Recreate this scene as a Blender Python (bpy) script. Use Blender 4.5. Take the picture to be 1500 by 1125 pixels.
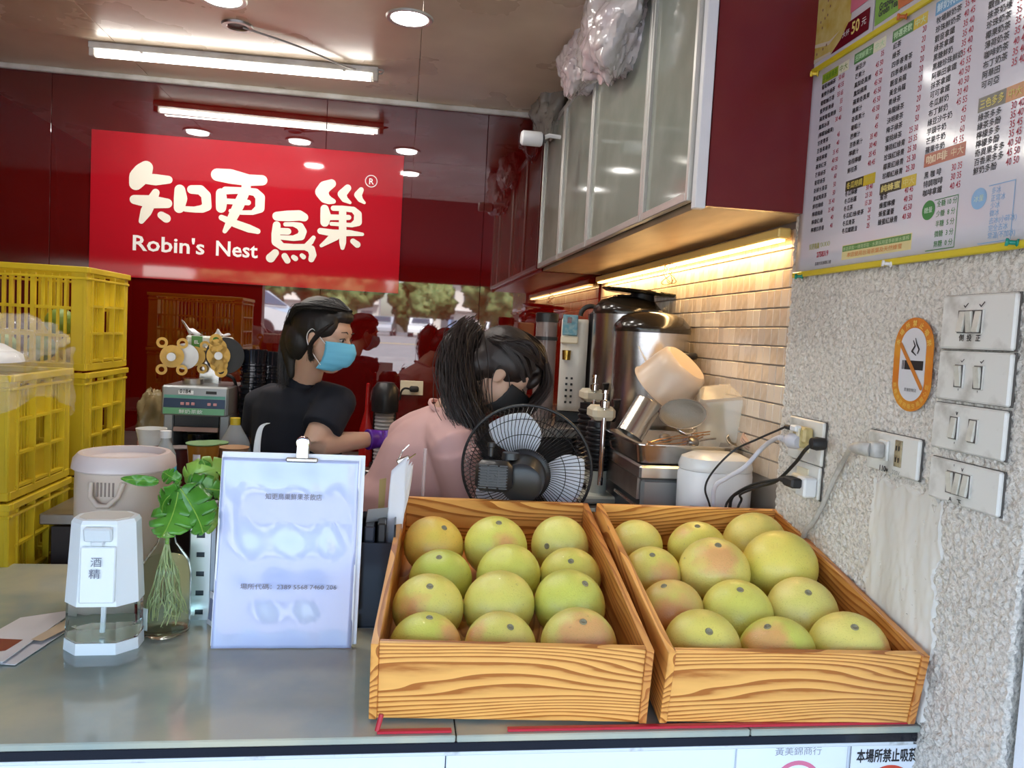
import bpy, bmesh, math, random
from mathutils import Vector, Matrix, Euler, noise as mnoise
R = math.radians
random.seed(7)
sc = bpy.context.scene
for o in list(bpy.data.objects): bpy.data.objects.remove(o)
COL = sc.collection

# ------------------------------------------------------------------ camera
F, CX, CY = 1136.0, 750.0, 562.5
CAM = Vector((0, 0, 1.5))
_y = Vector((590 - CX, -(482 - CY), -F)).normalized()
_u = Vector((.0542, .9966, .0622)); _u = (_u - _u.dot(_y) * _y).normalized()
_x = _y.cross(_u)
M3 = Matrix((_x, _y, _u))                      # camera axes -> world axes
cd = bpy.data.cameras.new('camera'); cam = bpy.data.objects.new('camera', cd); COL.objects.link(cam)
cd.sensor_width = 36; cd.lens = 36 * F / 1500; cd.clip_start = .02; cd.clip_end = 400
cam.matrix_world = Matrix.Translation(CAM) @ M3.to_4x4()
sc.camera = cam
# ------------------------------------------------------------------ world, sun, exposure
w = bpy.data.worlds.new('sky'); sc.world = w; w.use_nodes = True
nt = w.node_tree; nt.nodes.clear()
sky = nt.nodes.new('ShaderNodeTexSky'); sky.sky_type = 'NISHITA'; sky.sun_disc = False
sky.sun_elevation = R(52); sky.sun_rotation = R(20); sky.dust_density = 2.5; sky.air_density = 1.0
bg = nt.nodes.new('ShaderNodeBackground'); bg.inputs['Strength'].default_value = 1.15
wo = nt.nodes.new('ShaderNodeOutputWorld')
nt.links.new(sky.outputs[0], bg.inputs[0]); nt.links.new(bg.outputs[0], wo.inputs[0])
sl = bpy.data.lights.new('sun', 'SUN'); sl.energy = 24.0; sl.angle = R(1.0); sl.color = (1, .96, .9)
so = bpy.data.objects.new('sun', sl); COL.objects.link(so)
so.rotation_euler = Euler((R(-38), 0, R(-20)))      # high sun from behind the building
sc.view_settings.view_transform = 'Standard'; sc.view_settings.look = 'None'
sc.view_settings.gamma = 1; sc.view_settings.use_curve_mapping = False
sc.view_settings.exposure = 0.42

# ------------------------------------------------------------------ geometry helpers
def ray(px, py): return M3 @ Vector((px - CX, -(py - CY), -F))
def P(px, py, Y): d = ray(px, py); return CAM + d * (Y / d.y)
def PX(px, py, X): d = ray(px, py); return CAM + d * (X / d.x)
def PZ(px, py, Z): d = ray(px, py); return CAM + d * ((Z - CAM.z) / d.z)
def V(*a): return Vector(a)
_tc = {}
def text2d(s, off):
    k = (s, off)
    if k not in _tc:
        c = bpy.data.curves.new('t', 'FONT'); c.body = s; c.size = 1; c.offset = off; c.resolution_u = 2; c.fill_mode = 'FRONT'
        o = bpy.data.objects.new('t', c); COL.objects.link(o)
        dg = bpy.context.evaluated_depsgraph_get()
        m = bpy.data.meshes.new_from_object(o.evaluated_get(dg))
        _tc[k] = ([v.co.copy() for v in m.vertices], [list(p.vertices) for p in m.polygons])
        bpy.data.meshes.remove(m); bpy.data.objects.remove(o); bpy.data.curves.remove(c)
    return _tc[k]
def frame(o, u, v):
    """4x4 whose x,y,z columns are u, v, u x v at origin o."""
    u = Vector(u).normalized(); v = Vector(v).normalized(); n = u.cross(v).normalized()
    m = Matrix((u, v, n)).transposed().to_4x4(); m.translation = Vector(o); return m
class MB:
    def __init__(s, M=None): s.bm = bmesh.new(); s.M = M or Matrix()
    def _add(s, vs, fs):
        bv = [s.bm.verts.new(s.M @ Vector(v)) for v in vs]
        for f in fs:
            try: s.bm.faces.new([bv[i] for i in f])
            except ValueError: pass
        return s
    def box(s, c, d, rot=None, bev=0, taper=None):
        x, y, z = d[0] / 2, d[1] / 2, d[2] / 2; b = min(bev, x * .9, y * .9, z * .9)
        Rm = Euler(rot).to_matrix() if rot else Matrix.Identity(3); c = Vector(c)
        t = taper or (1, 1)
        if b <= 0:
            vs = [(i * x, j * y, k * z) for k in (-1, 1) for j in (-1, 1) for i in (-1, 1)]
            fs = [(0, 2, 3, 1), (4, 5, 7, 6), (0, 1, 5, 4), (2, 6, 7, 3), (0, 4, 6, 2), (1, 3, 7, 5)]
        else:
            vs = []; ix = {}
            for k in (-1, 1):
                for j in (-1, 1):
                    for i in (-1, 1):
                        for a in range(3):
                            p = [i * (x - b), j * (y - b), k * (z - b)]; p[a] = (i * x, j * y, k * z)[a]
                            ix[(i, j, k, a)] = len(vs); vs.append(tuple(p))
            fs = []
            for a in range(3):
                b1, c1 = (a + 1) % 3, (a + 2) % 3
                for sg in (-1, 1):
                    q = []
                    for (m, n) in ((-1, -1), (1, -1), (1, 1), (-1, 1)):
                        t3 = [0, 0, 0]; t3[a] = sg; t3[b1] = m; t3[c1] = n; q.append(ix[(*t3, a)])
                    fs.append(q if sg > 0 else q[::-1])
                for m in (-1, 1):          # edges running along axis a
                    for n in (-1, 1):
                        q = []
                        for (e, ax) in ((-1, b1), (1, b1), (1, c1), (-1, c1)):
                            t3 = [0, 0, 0]; t3[a] = e; t3[b1] = m; t3[c1] = n; q.append(ix[(*t3, ax)])
                        fs.append(q if m * n > 0 else q[::-1])
            for i in (-1, 1):
                for j in (-1, 1):
                    for k in (-1, 1):
                        q = [ix[(i, j, k, a)] for a in range(3)]; fs.append(q if i * j * k > 0 else q[::-1])
        out = []
        for p in vs:
            f = (p[2] / z + 1) / 2 if z else 0
            p = Vector((p[0] * (1 + (t[0] - 1) * f), p[1] * (1 + (t[1] - 1) * f), p[2])); out.append(c + Rm @ p)
        return s._add(out, fs)
    def tube(s, pts, r, seg=8, cap=True, closed=False, flat=None):
        pts = [Vector(p) for p in pts]; n = len(pts)
        rs = r if isinstance(r, (list, tuple)) else [r] * n
        vs = []; up = None
        for i, p in enumerate(pts):
            a = pts[i - 1] if (i or closed) else p; b = pts[(i + 1) % n] if (i < n - 1 or closed) else p
            t = (b - a).normalized() if (b - a).length > 1e-9 else Vector((0, 0, 1))
            if up is None: up = Vector((0, 0, 1)) if abs(t.z) < .9 else Vector((0, 1, 0)); 
            if flat: up = Vector(flat)
            e = t.cross(up)
            if e.length < 1e-6: e = t.cross(Vector((1, 0, 0)))
            e.normalize(); g = e.cross(t).normalized(); up = g
            for k in range(seg):
                an = 2 * math.pi * k / seg; vs.append(p + rs[i] * (math.cos(an) * e + math.sin(an) * g))
        fs = []
        for i in range(n if closed else n - 1):
            j = (i + 1) % n
            for k in range(seg): fs.append((i * seg + k, i * seg + (k + 1) % seg, j * seg + (k + 1) % seg, j * seg + k))
        if cap and not closed: fs.append(list(range(seg))[::-1]); fs.append([(n - 1) * seg + k for k in range(seg)])
        return s._add(vs, fs)
    def lathe(s, prof, c=(0, 0, 0), seg=24, sx=1, sy=1, A=None, closed=False):
        c = Vector(c); A = A or Matrix.Identity(3); vs = []; fs = []; idx = []
        for (r, z) in prof:
            if r < 1e-6: idx.append([len(vs)]); vs.append(c + A @ Vector((0, 0, z)))
            else:
                idx.append(list(range(len(vs), len(vs) + seg)))
                for k in range(seg):
                    a = 2 * math.pi * k / seg; vs.append(c + A @ Vector((r * math.cos(a) * sx, r * math.sin(a) * sy, z)))
        for i in range(len(idx) - 1 + (1 if closed else 0)):
            p, q = idx[i], idx[(i + 1) % len(idx)]
            for k in range(seg):
                k2 = (k + 1) % seg
                if len(p) == 1 and len(q) == 1: continue
                if len(p) == 1: fs.append((p[0], q[k2], q[k]))
                elif len(q) == 1: fs.append((p[k], p[k2], q[0]))
                else: fs.append((p[k], p[k2], q[k2], q[k]))
        return s._add(vs, fs)
    def ell(s, c, r, seg=16, A=None):
        n = max(6, seg // 2); pr = [(math.sin(math.pi * i / n), -math.cos(math.pi * i / n)) for i in range(n + 1)]
        A = (A or Matrix.Identity(3)) @ Matrix.Diagonal(Vector(r if isinstance(r, (tuple, list, Vector)) else (r, r, r)))
        return s.lathe(pr, c, seg, A=A)
    def prism(s, poly, F4, d, z0=0):
        n = len(poly); vs = [F4 @ Vector((p[0], p[1], z0)) for p in poly] + [F4 @ Vector((p[0], p[1], z0 + d)) for p in poly]
        fs = [list(range(n))[::-1], list(range(n, 2 * n))] + [(i, (i + 1) % n, n + (i + 1) % n, n + i) for i in range(n)]
        return s._add(vs, fs)
    def quad(s, a, b, c, d): return s._add([a, b, c, d], [(0, 1, 2, 3)])
    def grid(s, fn, nu, nv, cu=False):
        vs = [fn(i / (nu if cu else nu - 1), j / (nv - 1)) for j in range(nv) for i in range(nu)]
        fs = [(j * nu + i, j * nu + (i + 1) % nu, (j + 1) * nu + (i + 1) % nu, (j + 1) * nu + i) for j in range(nv - 1) for i in range(nu if cu else nu - 1)]
        return s._add(vs, fs)
    def text(s, t, F4, size, off=0, xs=1, align='l', z=0, width=None):
        cjk = any(ord(c_) > 0x2000 for c_ in t); vs, fs = text2d(t, 0 if cjk else off)
        if not vs: return s
        w_ = max(v.x for v in vs)
        if width: xs = width / (w_ * size)
        a = {'l': 0, 'c': -w_ / 2, 'r': -w_}[align]
        sh = [(0, 0)]
        if cjk and off > .004: o_ = off * .9; sh = [(-o_, 0), (o_, 0), (0, o_), (0, -o_)] if off > .012 else [(-o_, 0), (o_, 0)]
        for k_, (dx, dy) in enumerate(sh): s._add([F4 @ Vector(((v.x + a + dx) * size * xs, (v.y + dy) * size, z + k_ * 3e-5)) for v in vs], fs)
        return s
    def stroke(s, ch, F4, z=0, seg=18):
        """flat brush stroke: discs joined by tapered quads; ch = [(x, y, r)...]"""
        s.zc = getattr(s, 'zc', z)
        for i, (x, y, r) in enumerate(ch):
            s.zc += 2.5e-5; z = s.zc
            s._add([F4 @ Vector((x + r * math.cos(2 * math.pi * k / seg), y + r * math.sin(2 * math.pi * k / seg), z)) for k in range(seg)], [list(range(seg))])
            if i:
                x0, y0, r0 = ch[i - 1]; d = Vector((x - x0, y - y0)); L = d.length
                if L < 1e-9: continue
                sn = max(-.99, min(.99, (r0 - r) / L)); cs = math.sqrt(1 - sn * sn); d /= L; n = Vector((-d.y, d.x))
                q = []; s.zc += 2.5e-5; z = s.zc
                for (cx_, cy_, rr, sg) in ((x0, y0, r0, 1), (x0, y0, r0, -1), (x, y, r, -1), (x, y, r, 1)):
                    q.append(F4 @ Vector((cx_ + rr * (d.x * sn + sg * n.x * cs), cy_ + rr * (d.y * sn + sg * n.y * cs), z)))
                s._add(q, [(0, 1, 2, 3)])
        return s
    def build(s, name, m, parent=None, smooth=None, label=None, cat=None, group=None, kind=None, off=None, sub=0, solid=0, keep=False):
        me = bpy.data.meshes.new(name)
        if not keep: bmesh.ops.recalc_face_normals(s.bm, faces=s.bm.faces)
        s.bm.to_mesh(me); s.bm.free()
        if off is not None: me.transform(Matrix.Translation(-Vector(off)))
        if smooth is not None:
            for p in me.polygons: p.use_smooth = True
            me.set_sharp_from_angle(angle=R(smooth))
        if m: me.materials.append(m)
        o = bpy.data.objects.new(name, me); COL.objects.link(o); o.parent = parent
        if sub: md = o.modifiers.new('s', 'SUBSURF'); md.levels = md.render_levels = sub
        if solid: md = o.modifiers.new('t', 'SOLIDIFY'); md.thickness = solid; md.offset = 0
        for k, v in (('label', label), ('category', cat), ('group', group), ('kind', kind)):
            if v: o[k] = v
        return o
def thing(name, label, cat, loc=(0, 0, 0), rot=(0, 0, 0), group=None):
    o = bpy.data.objects.new(name, None); COL.objects.link(o); o.empty_display_size = .05
    o.location = loc; o.rotation_euler = rot; o['label'] = label; o['category'] = cat
    if group: o['group'] = group
    return o
def copy_tree(o, parent=None):
    c = o.copy(); COL.objects.link(c); c.parent = parent
    for ch in [x for x in bpy.data.objects if x.parent == o]: copy_tree(ch, c)
    return c
def struct(b, name, m, **k): return b.build(name, m, kind='structure', **k)
def blob(parts, voxel=.008, smooth=4):
    """one continuous surface from overlapping closed shapes (voxel remesh). Returns a bmesh wrapped in MB."""
    b = MB()
    for p in parts:
        if p[0] == 'c':      # tapered capsule chain [(pt, r) ...]
            ch = p[1]; pts = []; rs = []
            for i in range(len(ch) - 1):
                a, ra = Vector(ch[i][0]), ch[i][1]; c, rc = Vector(ch[i + 1][0]), ch[i + 1][1]
                for k in range(4): f = k / 4; pts.append(a.lerp(c, f)); rs.append(ra + (rc - ra) * f)
            pts.append(Vector(ch[-1][0])); rs.append(ch[-1][1])
            b.tube(pts, rs, 14); b.ell(pts[0], rs[0] * .98, 14); b.ell(pts[-1], rs[-1] * .98, 14)
        elif p[0] == 't':    # flat-ended
            pts = [Vector(q[0]) for q in p[1]]; b.tube(pts, [q[1] for q in p[1]], 16)
        elif p[0] == 'e': b.ell(p[1], p[2], 20, p[3] if len(p) > 3 else None)
        elif p[0] == 'l':    # torso loft: rings (centre, rx, ry, right dir)
            rings = p[1]; n = 22
            vs = []; fs = []
            for (c, rx, ry, e) in rings:
                e = Vector(e).normalized(); g = Vector((0, 0, 1)).cross(e).normalized()
                for k in range(n):
                    a = 2 * math.pi * k / n; vs.append(Vector(c) + e * (rx * math.cos(a)) + g * (ry * math.sin(a)))
            for i in range(len(rings) - 1):
                for k in range(n): fs.append((i * n + k, i * n + (k + 1) % n, (i + 1) * n + (k + 1) % n, (i + 1) * n + k))
            fs.append(list(range(n))[::-1]); fs.append([(len(rings) - 1) * n + k for k in range(n)])
            b._add(vs, fs)
    bmesh.ops.recalc_face_normals(b.bm, faces=b.bm.faces)
    me = bpy.data.meshes.new('b'); b.bm.to_mesh(me); b.bm.free()
    o = bpy.data.objects.new('b', me); COL.objects.link(o)
    md = o.modifiers.new('r', 'REMESH'); md.mode = 'VOXEL'; md.voxel_size = voxel
    if smooth: sm = o.modifiers.new('s', 'SMOOTH'); sm.iterations = smooth; sm.factor = .6
    dg = bpy.context.evaluated_depsgraph_get(); m2 = bpy.data.meshes.new_from_object(o.evaluated_get(dg))
    bpy.data.objects.remove(o); r_ = MB(); r_.bm.from_mesh(m2); bpy.data.meshes.remove(m2); return r_
def arc(c, r, a0, a1, n, u=(1, 0, 0), v=(0, 0, 1)):
    c = Vector(c); u = Vector(u); v = Vector(v)
    return [c + u * (r * math.cos(a0 + (a1 - a0) * i / n)) + v * (r * math.sin(a0 + (a1 - a0) * i / n)) for i in range(n + 1)]
def spline(pts, n=8):
    pts = [Vector(p) for p in pts]; out = []
    for i in range(len(pts) - 1):
        a, b = pts[i], pts[i + 1]; z = pts[i - 1] if i else a; d = pts[i + 2] if i + 2 < len(pts) else b
        for k in range(n):
            t = k / n; out.append(.5 * ((2 * a) + (b - z) * t + (2 * z - 5 * a + 4 * b - d) * t * t + (3 * a - z - 3 * b + d) * t ** 3))
    out.append(pts[-1]); return out

# ------------------------------------------------------------------ materials
def mat(name, col, rough=.5, metal=0, ior=1.5, trans=0, alpha=1, emit=0, emitcol=None, col2=None, nscale=5, ndetail=4, nlo=.4, nhi=.65,
        bump=0, bscale=60, coat=0, stretch=None, sheen=0, bdetail=4, sss=0, rough2=None, coords='Object', vor=False):
    m = bpy.data.materials.new(name); m.use_nodes = True; n = m.node_tree; b = n.nodes['Principled BSDF']; L = n.links
    I = b.inputs; I['Base Color'].default_value = (*col, 1); I['Roughness'].default_value = rough; I['Metallic'].default_value = metal
    I['IOR'].default_value = ior; I['Transmission Weight'].default_value = trans; I['Alpha'].default_value = alpha; I['Coat Weight'].default_value = coat
    I['Coat Roughness'].default_value = .03; I['Sheen Weight'].default_value = sheen; I['Subsurface Weight'].default_value = sss; I['Subsurface Scale'].default_value = .01
    if emit: I['Emission Strength'].default_value = emit; I['Emission Color'].default_value = (*(emitcol or col), 1)
    tc = n.nodes.new('ShaderNodeTexCoord'); src = tc.outputs[coords]
    if stretch:
        mp = n.nodes.new('ShaderNodeMapping'); mp.inputs['Scale'].default_value = stretch; L.new(src, mp.inputs[0]); src = mp.outputs[0]
    if col2:
        t = n.nodes.new('ShaderNodeTexNoise'); t.inputs['Scale'].default_value = nscale; t.inputs['Detail'].default_value = ndetail; L.new(src, t.inputs['Vector'])
        r = n.nodes.new('ShaderNodeValToRGB'); r.color_ramp.elements[0].position = nlo; r.color_ramp.elements[1].position = nhi
        r.color_ramp.elements[0].color = (*col, 1); r.color_ramp.elements[1].color = (*col2, 1)
        L.new(t.outputs['Fac'], r.inputs[0]); L.new(r.outputs[0], I['Base Color'])
        if rough2 is not None:
            q = n.nodes.new('ShaderNodeMapRange'); q.inputs[3].default_value = rough; q.inputs[4].default_value = rough2; q.inputs[1].default_value = nlo; q.inputs[2].default_value = nhi
            L.new(t.outputs['Fac'], q.inputs[0]); L.new(q.outputs[0], I['Roughness'])
    if bump:
        t2 = n.nodes.new('ShaderNodeTexVoronoi' if vor else 'ShaderNodeTexNoise'); t2.inputs['Scale'].default_value = bscale
        t2.inputs['Detail'].default_value = bdetail if not vor else 0; L.new(src, t2.inputs['Vector'])
        bp = n.nodes.new('ShaderNodeBump'); bp.inputs['Strength'].default_value = bump; bp.inputs['Distance'].default_value = .004
        L.new(t2.outputs[0], bp.inputs['Height']); L.new(bp.outputs[0], I['Normal'])
    return m
def wood_mat(name, c1, c2, axis, seed=0):
    """pine: distorted bands that run along one axis"""
    m = bpy.data.materials.new(name); m.use_nodes = True; n = m.node_tree; L = n.links; b = n.nodes['Principled BSDF']
    tc = n.nodes.new('ShaderNodeTexCoord'); mp = n.nodes.new('ShaderNodeMapping'); mp.inputs['Location'].default_value = (seed, seed * .7, seed * 1.3)
    mp.inputs['Scale'].default_value = {'x': (1.2, 9, 9), 'y': (9, 1.2, 9), 'z': (9, 9, 1.2)}[axis]
    L.new(tc.outputs['Object'], mp.inputs[0])
    ns = n.nodes.new('ShaderNodeTexNoise'); ns.inputs['Scale'].default_value = 1.0; ns.inputs['Detail'].default_value = 1.5; L.new(mp.outputs[0], ns.inputs['Vector'])
    mu = n.nodes.new('ShaderNodeMath'); mu.operation = 'MULTIPLY'; mu.inputs[1].default_value = 20; L.new(ns.outputs['Fac'], mu.inputs[0])
    sp = n.nodes.new('ShaderNodeSeparateXYZ'); L.new(tc.outputs['Object'], sp.inputs[0])
    ad = n.nodes.new('ShaderNodeMath'); ad.operation = 'MULTIPLY_ADD'; ad.inputs[1].default_value = 560 / 6.28
    L.new(sp.outputs['Z' if axis != 'z' else 'X'], ad.inputs[0]); L.new(mu.outputs[0], ad.inputs[2])
    sn = n.nodes.new('ShaderNodeMath'); sn.operation = 'FRACT'; L.new(ad.outputs[0], sn.inputs[0])
    fn = n.nodes.new('ShaderNodeTexNoise'); fn.inputs['Scale'].default_value = 14; fn.inputs['Detail'].default_value = 5; L.new(mp.outputs[0], fn.inputs['Vector'])
    a2 = n.nodes.new('ShaderNodeMath'); a2.operation = 'MULTIPLY_ADD'; a2.inputs[1].default_value = .45; L.new(fn.outputs['Fac'], a2.inputs[0]); L.new(sn.outputs[0], a2.inputs[2])
    r = n.nodes.new('ShaderNodeValToRGB'); e = r.color_ramp.elements
    e[0].position = .25; e[0].color = (*c1, 1); e[1].position = 1.05; e[1].color = (*c2, 1)
    k = e.new(.85); k.color = (*[.6 * p + .4 * q for p, q in zip(c1, c2)], 1); k = e.new(.6); k.color = (*[.88 * p + .12 * q for p, q in zip(c1, c2)], 1)
    L.new(a2.outputs[0], r.inputs[0]); L.new(r.outputs[0], b.inputs['Base Color'])
    b.inputs['Roughness'].default_value = .38; b.inputs['Coat Weight'].default_value = .25; b.inputs['Coat Roughness'].default_value = .25
    return m
M = {}
M['white'] = mat('white_plastic', (.75, .76, .76), .35)
M['white2'] = mat('white_plastic_dirty', (.70, .69, .65), .4, col2=(.52, .49, .43), nscale=9)
M['black'] = mat('black_plastic', (.012, .012, .014), .35)
M['blackrub'] = mat('black_rubber', (.015, .015, .016), .55)
M['navyblack'] = mat('black_lacquer', (.008, .010, .016), .12)
M['steel'] = mat('stainless_steel', (.62, .60, .57), .24, 1, bump=.05, bscale=30, stretch=(1, 1, 40))
M['steel2'] = mat('worn_steel', (.42, .40, .38), .38, 1, col2=(.30, .27, .25), nscale=6)
M['chrome'] = mat('chrome', (.8, .8, .8), .1, 1)
M['alu'] = mat('aluminium_frame', (.62, .62, .58), .35, .6)
M['cream'] = mat('cream_plastic', (.72, .66, .50), .4)
M['paper'] = mat('paper_white', (.74, .75, .80), .45)
M['ink'] = mat('black_ink', (.012, .012, .014), .5)
M['red_ink'] = mat('red_ink', (.42, .02, .05), .5)
# ================================================================== the setting
XW, XT, YB, ZC, ZK = .939, .98, 3.85, 2.59, .85      # plaster pier face, tiled wall, back wall, ceiling, counter top
red_glass = mat('red_back_painted_glass', (.085, .0012, .001), .02, ior=2.0, bump=.003, bscale=2.2, bdetail=1)
taupe = mat('taupe_ceiling_panel', (.56, .43, .30), .24, ior=1.6, col2=(.74, .61, .45), nscale=2.2, nlo=.35, nhi=.7, bump=.08, bscale=5, bdetail=5, rough2=.36)
floor_m = mat('floor_tile_brown', (.16, .12, .10), .35, col2=(.22, .18, .15), nscale=3)
b = MB(); b.box((-.6, 2.0, -.05), (3.6, 5.0, .1)); struct(b, 'floor', floor_m)
b = MB()
# ceiling panels with thin joints, the pieces are parts of the ceiling
b.box((-.6, 2.05, ZC + .06), (3.8, 4.1, .08)); ceil = struct(b, 'ceiling', taupe)
ys = [.02, 1.26, 2.52, YB + .05]; xs_ = [-2.4, -1.2, .02, 1.3]
for i in range(3):
    for j in range(3):
        b = MB(); b.box(((xs_[i] + xs_[i + 1]) / 2, (ys[j] + ys[j + 1]) / 2, ZC + .01), (xs_[i + 1] - xs_[i] - .002, ys[j + 1] - ys[j] - .002, .02), bev=.0015)
        b.build('ceiling_panel', taupe, ceil)
b = MB(); b.box((-.6, YB + .06, 1.3), (3.8, .08, 2.7)); wb = struct(b, 'wall_back', mat('wall_core', (.1, .02, .02), .6))
for x0, x1 in ((-2.3, -1.62), (-1.618, -.402), (-.40, .368), (.37, 1.05)):      # the glass sheets
    b = MB(); b.box(((x0 + x1) / 2, YB + .01, 1.3), (x1 - x0, .02, 2.6), bev=.001); b.build('glass_panel', red_glass, wb)
b = MB(); b.box((-2.15, 2.45, 1.3), (.1, 2.9, 2.6)); struct(b, 'wall_left', mat('wine_wall', (.16, .02, .015), .12, ior=1.6))
b = MB(); b.box((-.6, YB - .012, ZC - .012), (3.2, .024, .024), bev=.004); struct(b, 'trim_1', M['white2'])
# tiled wall
b = MB(); b.box((XT + .06, 2.85, 1.3), (.11, 2.2, 2.6)); wt = struct(b, 'wall_right', mat('tile_grout', (.30, .26, .22), .8))
tile_m = [mat('glazed_beige_tile', (.63, .52, .40), .25, coat=.3, col2=(.56, .45, .34), nscale=30), mat('glazed_beige_tile_pale', (.70, .60, .48), .25, coat=.3),
          mat('glazed_beige_tile_grey', (.55, .47, .39), .3, coat=.2)]
tw, th = .0395, .0505
def tile_mesh(m):
    t = MB(); t.box((0, 0, 0), (.008, tw - .0016, th - .004), bev=.0012); o = t.build('tile', m); me = o.data; bpy.data.objects.remove(o); return me
tms = [tile_mesh(m) for m in tile_m]
cells = [(r_, c_) for r_ in range(13) for c_ in range(51)]
rest = MB(); cnt = 0
def vis(r_, c_):
    y = 1.81 + (c_ + .5) * tw; z = 1.155 + (r_ + .5) * th
    px = 593 + XT * F / y
    return (c_ * 1.0) - (0 if z > 1.30 else -100) + (100 if (y > 2.35 and z < 1.58) else 0)
cells.sort(key=lambda q: vis(*q))
for k, (r_, c_) in enumerate(cells):
    y = 1.81 + (c_ + .5) * tw; z = 1.155 + (r_ + .5) * th; dx = random.uniform(-.0006, .0006)
    if k < 300:
        o = bpy.data.objects.new('tile', tms[random.choice((0, 0, 0, 1, 1, 2))]); COL.objects.link(o); o.parent = wt
        o.location = (XT + .003 + dx, y, z); o.rotation_euler = (0, random.uniform(-.01, .01), random.uniform(-.012, .012))
    else: rest.box((XT + .003 + dx, y, z), (.008, tw - .0016, th - .004), bev=.001)
rest.build('tile_field', tile_m[0], wt, kind='stuff')
# plaster pier on the right: rough render, real relief on the inner face
stucco = mat('rough_plaster', (.50, .465, .41), .9, col2=(.74, .69, .615), nscale=130, ndetail=4, nlo=.34, nhi=.52, bump=1.0, bscale=120, bdetail=4)
for nd in stucco.node_tree.nodes:
    if nd.type == 'BUMP': nd.inputs['Distance'].default_value = .010
b = MB()
def rough(y, z, amp=.0050):
    return amp * (mnoise.noise(Vector((y * 85, z * 85, 3))) + .6 * mnoise.noise(Vector((y * 170, z * 170, 9)))) + .003 * mnoise.noise(Vector((y * 9, z * 9, 1)))
NU, NV = 230, 560
b.grid(lambda u, v: V(XW + rough(1.03 + u * .775, .55 + v * 1.95) + (.006 if u in (0.0, 1.0) else 0), 1.03 + u * .775, .55 + v * 1.95), NU, NV)
b.box((XW + .20, 1.4175, 1.3), (.385, .765, 2.58)); b.box((XW + .2, 1.4175, .28), (.396, .775, .55)); b.box((XW + .2, 1.4175, 2.54), (.396, .775, .1))
pier = struct(b, 'wall_right_pier', stucco, smooth=60)
pier.name = 'wall_right_pier'
def patch(u, v):
    yy = 1.405 - u * .20 + .022 * mnoise.noise(Vector((v * 7, u * 2, 0))) + .006 * mnoise.noise(Vector((v * 40, u * 9, 0))); z = .86 + v * .40 + .02 * mnoise.noise(Vector((u * 7, v * 3, 8)))
    return V(XW - .0040 + .0035 * mnoise.noise(Vector((yy * 40, z * 11, 5))) + .002 * mnoise.noise(Vector((yy * 90, z * 40, 2))) + (.007 if u in (0., 1.) or v == 1. else 0), yy, z)
b = MB(); b.grid(patch, 60, 90); b.build('smooth_plaster_patch', mat('smooth_plaster', (.70, .67, .61), .7, col2=(.57, .54, .48), nscale=7, bump=.5, bscale=16, stretch=(1, 1, .4)), pier, smooth=70)
b = MB(); b.box((-1.62, 1.20, .90), (1.0, .12, 1.80)); struct(b, 'wall_reflection_blocker', mat('blocker_wine', (.10, .01, .01), .3))  # unseen blocker, added to darken the left part of the red wall's reflection
b = MB(); b.box((1.45, 1.0, 1.3), (1.0, .05, 2.7), bev=.004); struct(b, 'wall_front_right', mat('white_facade_tile', (.75, .78, .82), .5, bump=.3, bscale=50))
# unseen storey added above to shade the shop front, and awning over the customers
b = MB(); b.box((0, 2.2, 4.6), (9, 4.4, 3.9)); struct(b, 'wall_shade_storey', mat('facade_render', (.5, .47, .44), .8))
b = MB(); b.box((-4.0, 1.6, 1.3), (3.6, 1.4, 2.62)); b.box((3.1, 2.6, 1.3), (3.9, 3.0, 2.62)); struct(b, 'wall_neighbour_shops', mat('facade_grey', (.45, .43, .42), .8))

# ---------------------------------------------------------------- counter
green_top = mat('grey_green_glass_laminate', (.27, .33, .30), .07, ior=1.55, col2=(.48, .455, .33), nscale=2.6, ndetail=7, nlo=.40, nhi=.60, rough2=.12)
t = thing('serving_counter', 'long shop counter with glossy grey green top and white front panels', 'counter', (0, 1.2, 0))
off = (0, 1.2, 0)
for x0, x1, y1 in ((-2.1, .114, 2.10), (.116, .618, 2.10), (.62, XW - .002, 2.055)):
    b = MB(); b.box(((x0 + x1) / 2, (1.21 + y1) / 2, ZK - .006), (x1 - x0, y1 - 1.21, .012), bev=.002); b.build('counter_top', green_top, t, off=off)
b = MB(); b.box((-.58, 1.628, ZK - .021), (3.03, .83, .018), bev=.002); b.build('top_edging', M['navyblack'], t, off=off)
b = MB(); b.box((-.58, 1.62, .40), (3.02, .70, .80)); b.build('cabinet_body', mat('counter_core', (.3, .3, .3), .6), t, off=off)
wp = mat('white_front_panel', (.72, .77, .82), .25, ior=1.5)
for x0, x1 in ((-2.1, -1.0), (-.998, .1), (.102, XW - .004)):
    b = MB(); b.box(((x0 + x1) / 2, 1.235, .412), (x1 - x0, .02, .816), bev=.002); b.build('front_panel', wp, t, off=off)
b = MB(); b.box((-.57, 1.221, ZK - .032), (3.0, .012, .010), bev=.002); b.build('front_rail', mat('white_trim', (.62, .66, .68), .4, col2=(.3, .3, .28), nscale=18, nlo=.6, nhi=.7), t, off=off)
red_strip = mat('red_pvc_strip', (.45, .02, .035), .35)
for n_, (x0, x1) in enumerate(((-.012, .108), (.20, .93))):
    b = MB(); b.box(((x0 + x1) / 2, 1.222, ZK + .003), (x1 - x0, .010, .005), bev=.001); b.build('rubber_strip', red_strip, t, off=off)
b = MB(); b.tube([(-.012, 1.222, ZK + .004), (-.006, 1.226, ZK + .03)], .004, 6); b.build('strip_end', red_strip, t, off=off)

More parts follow.
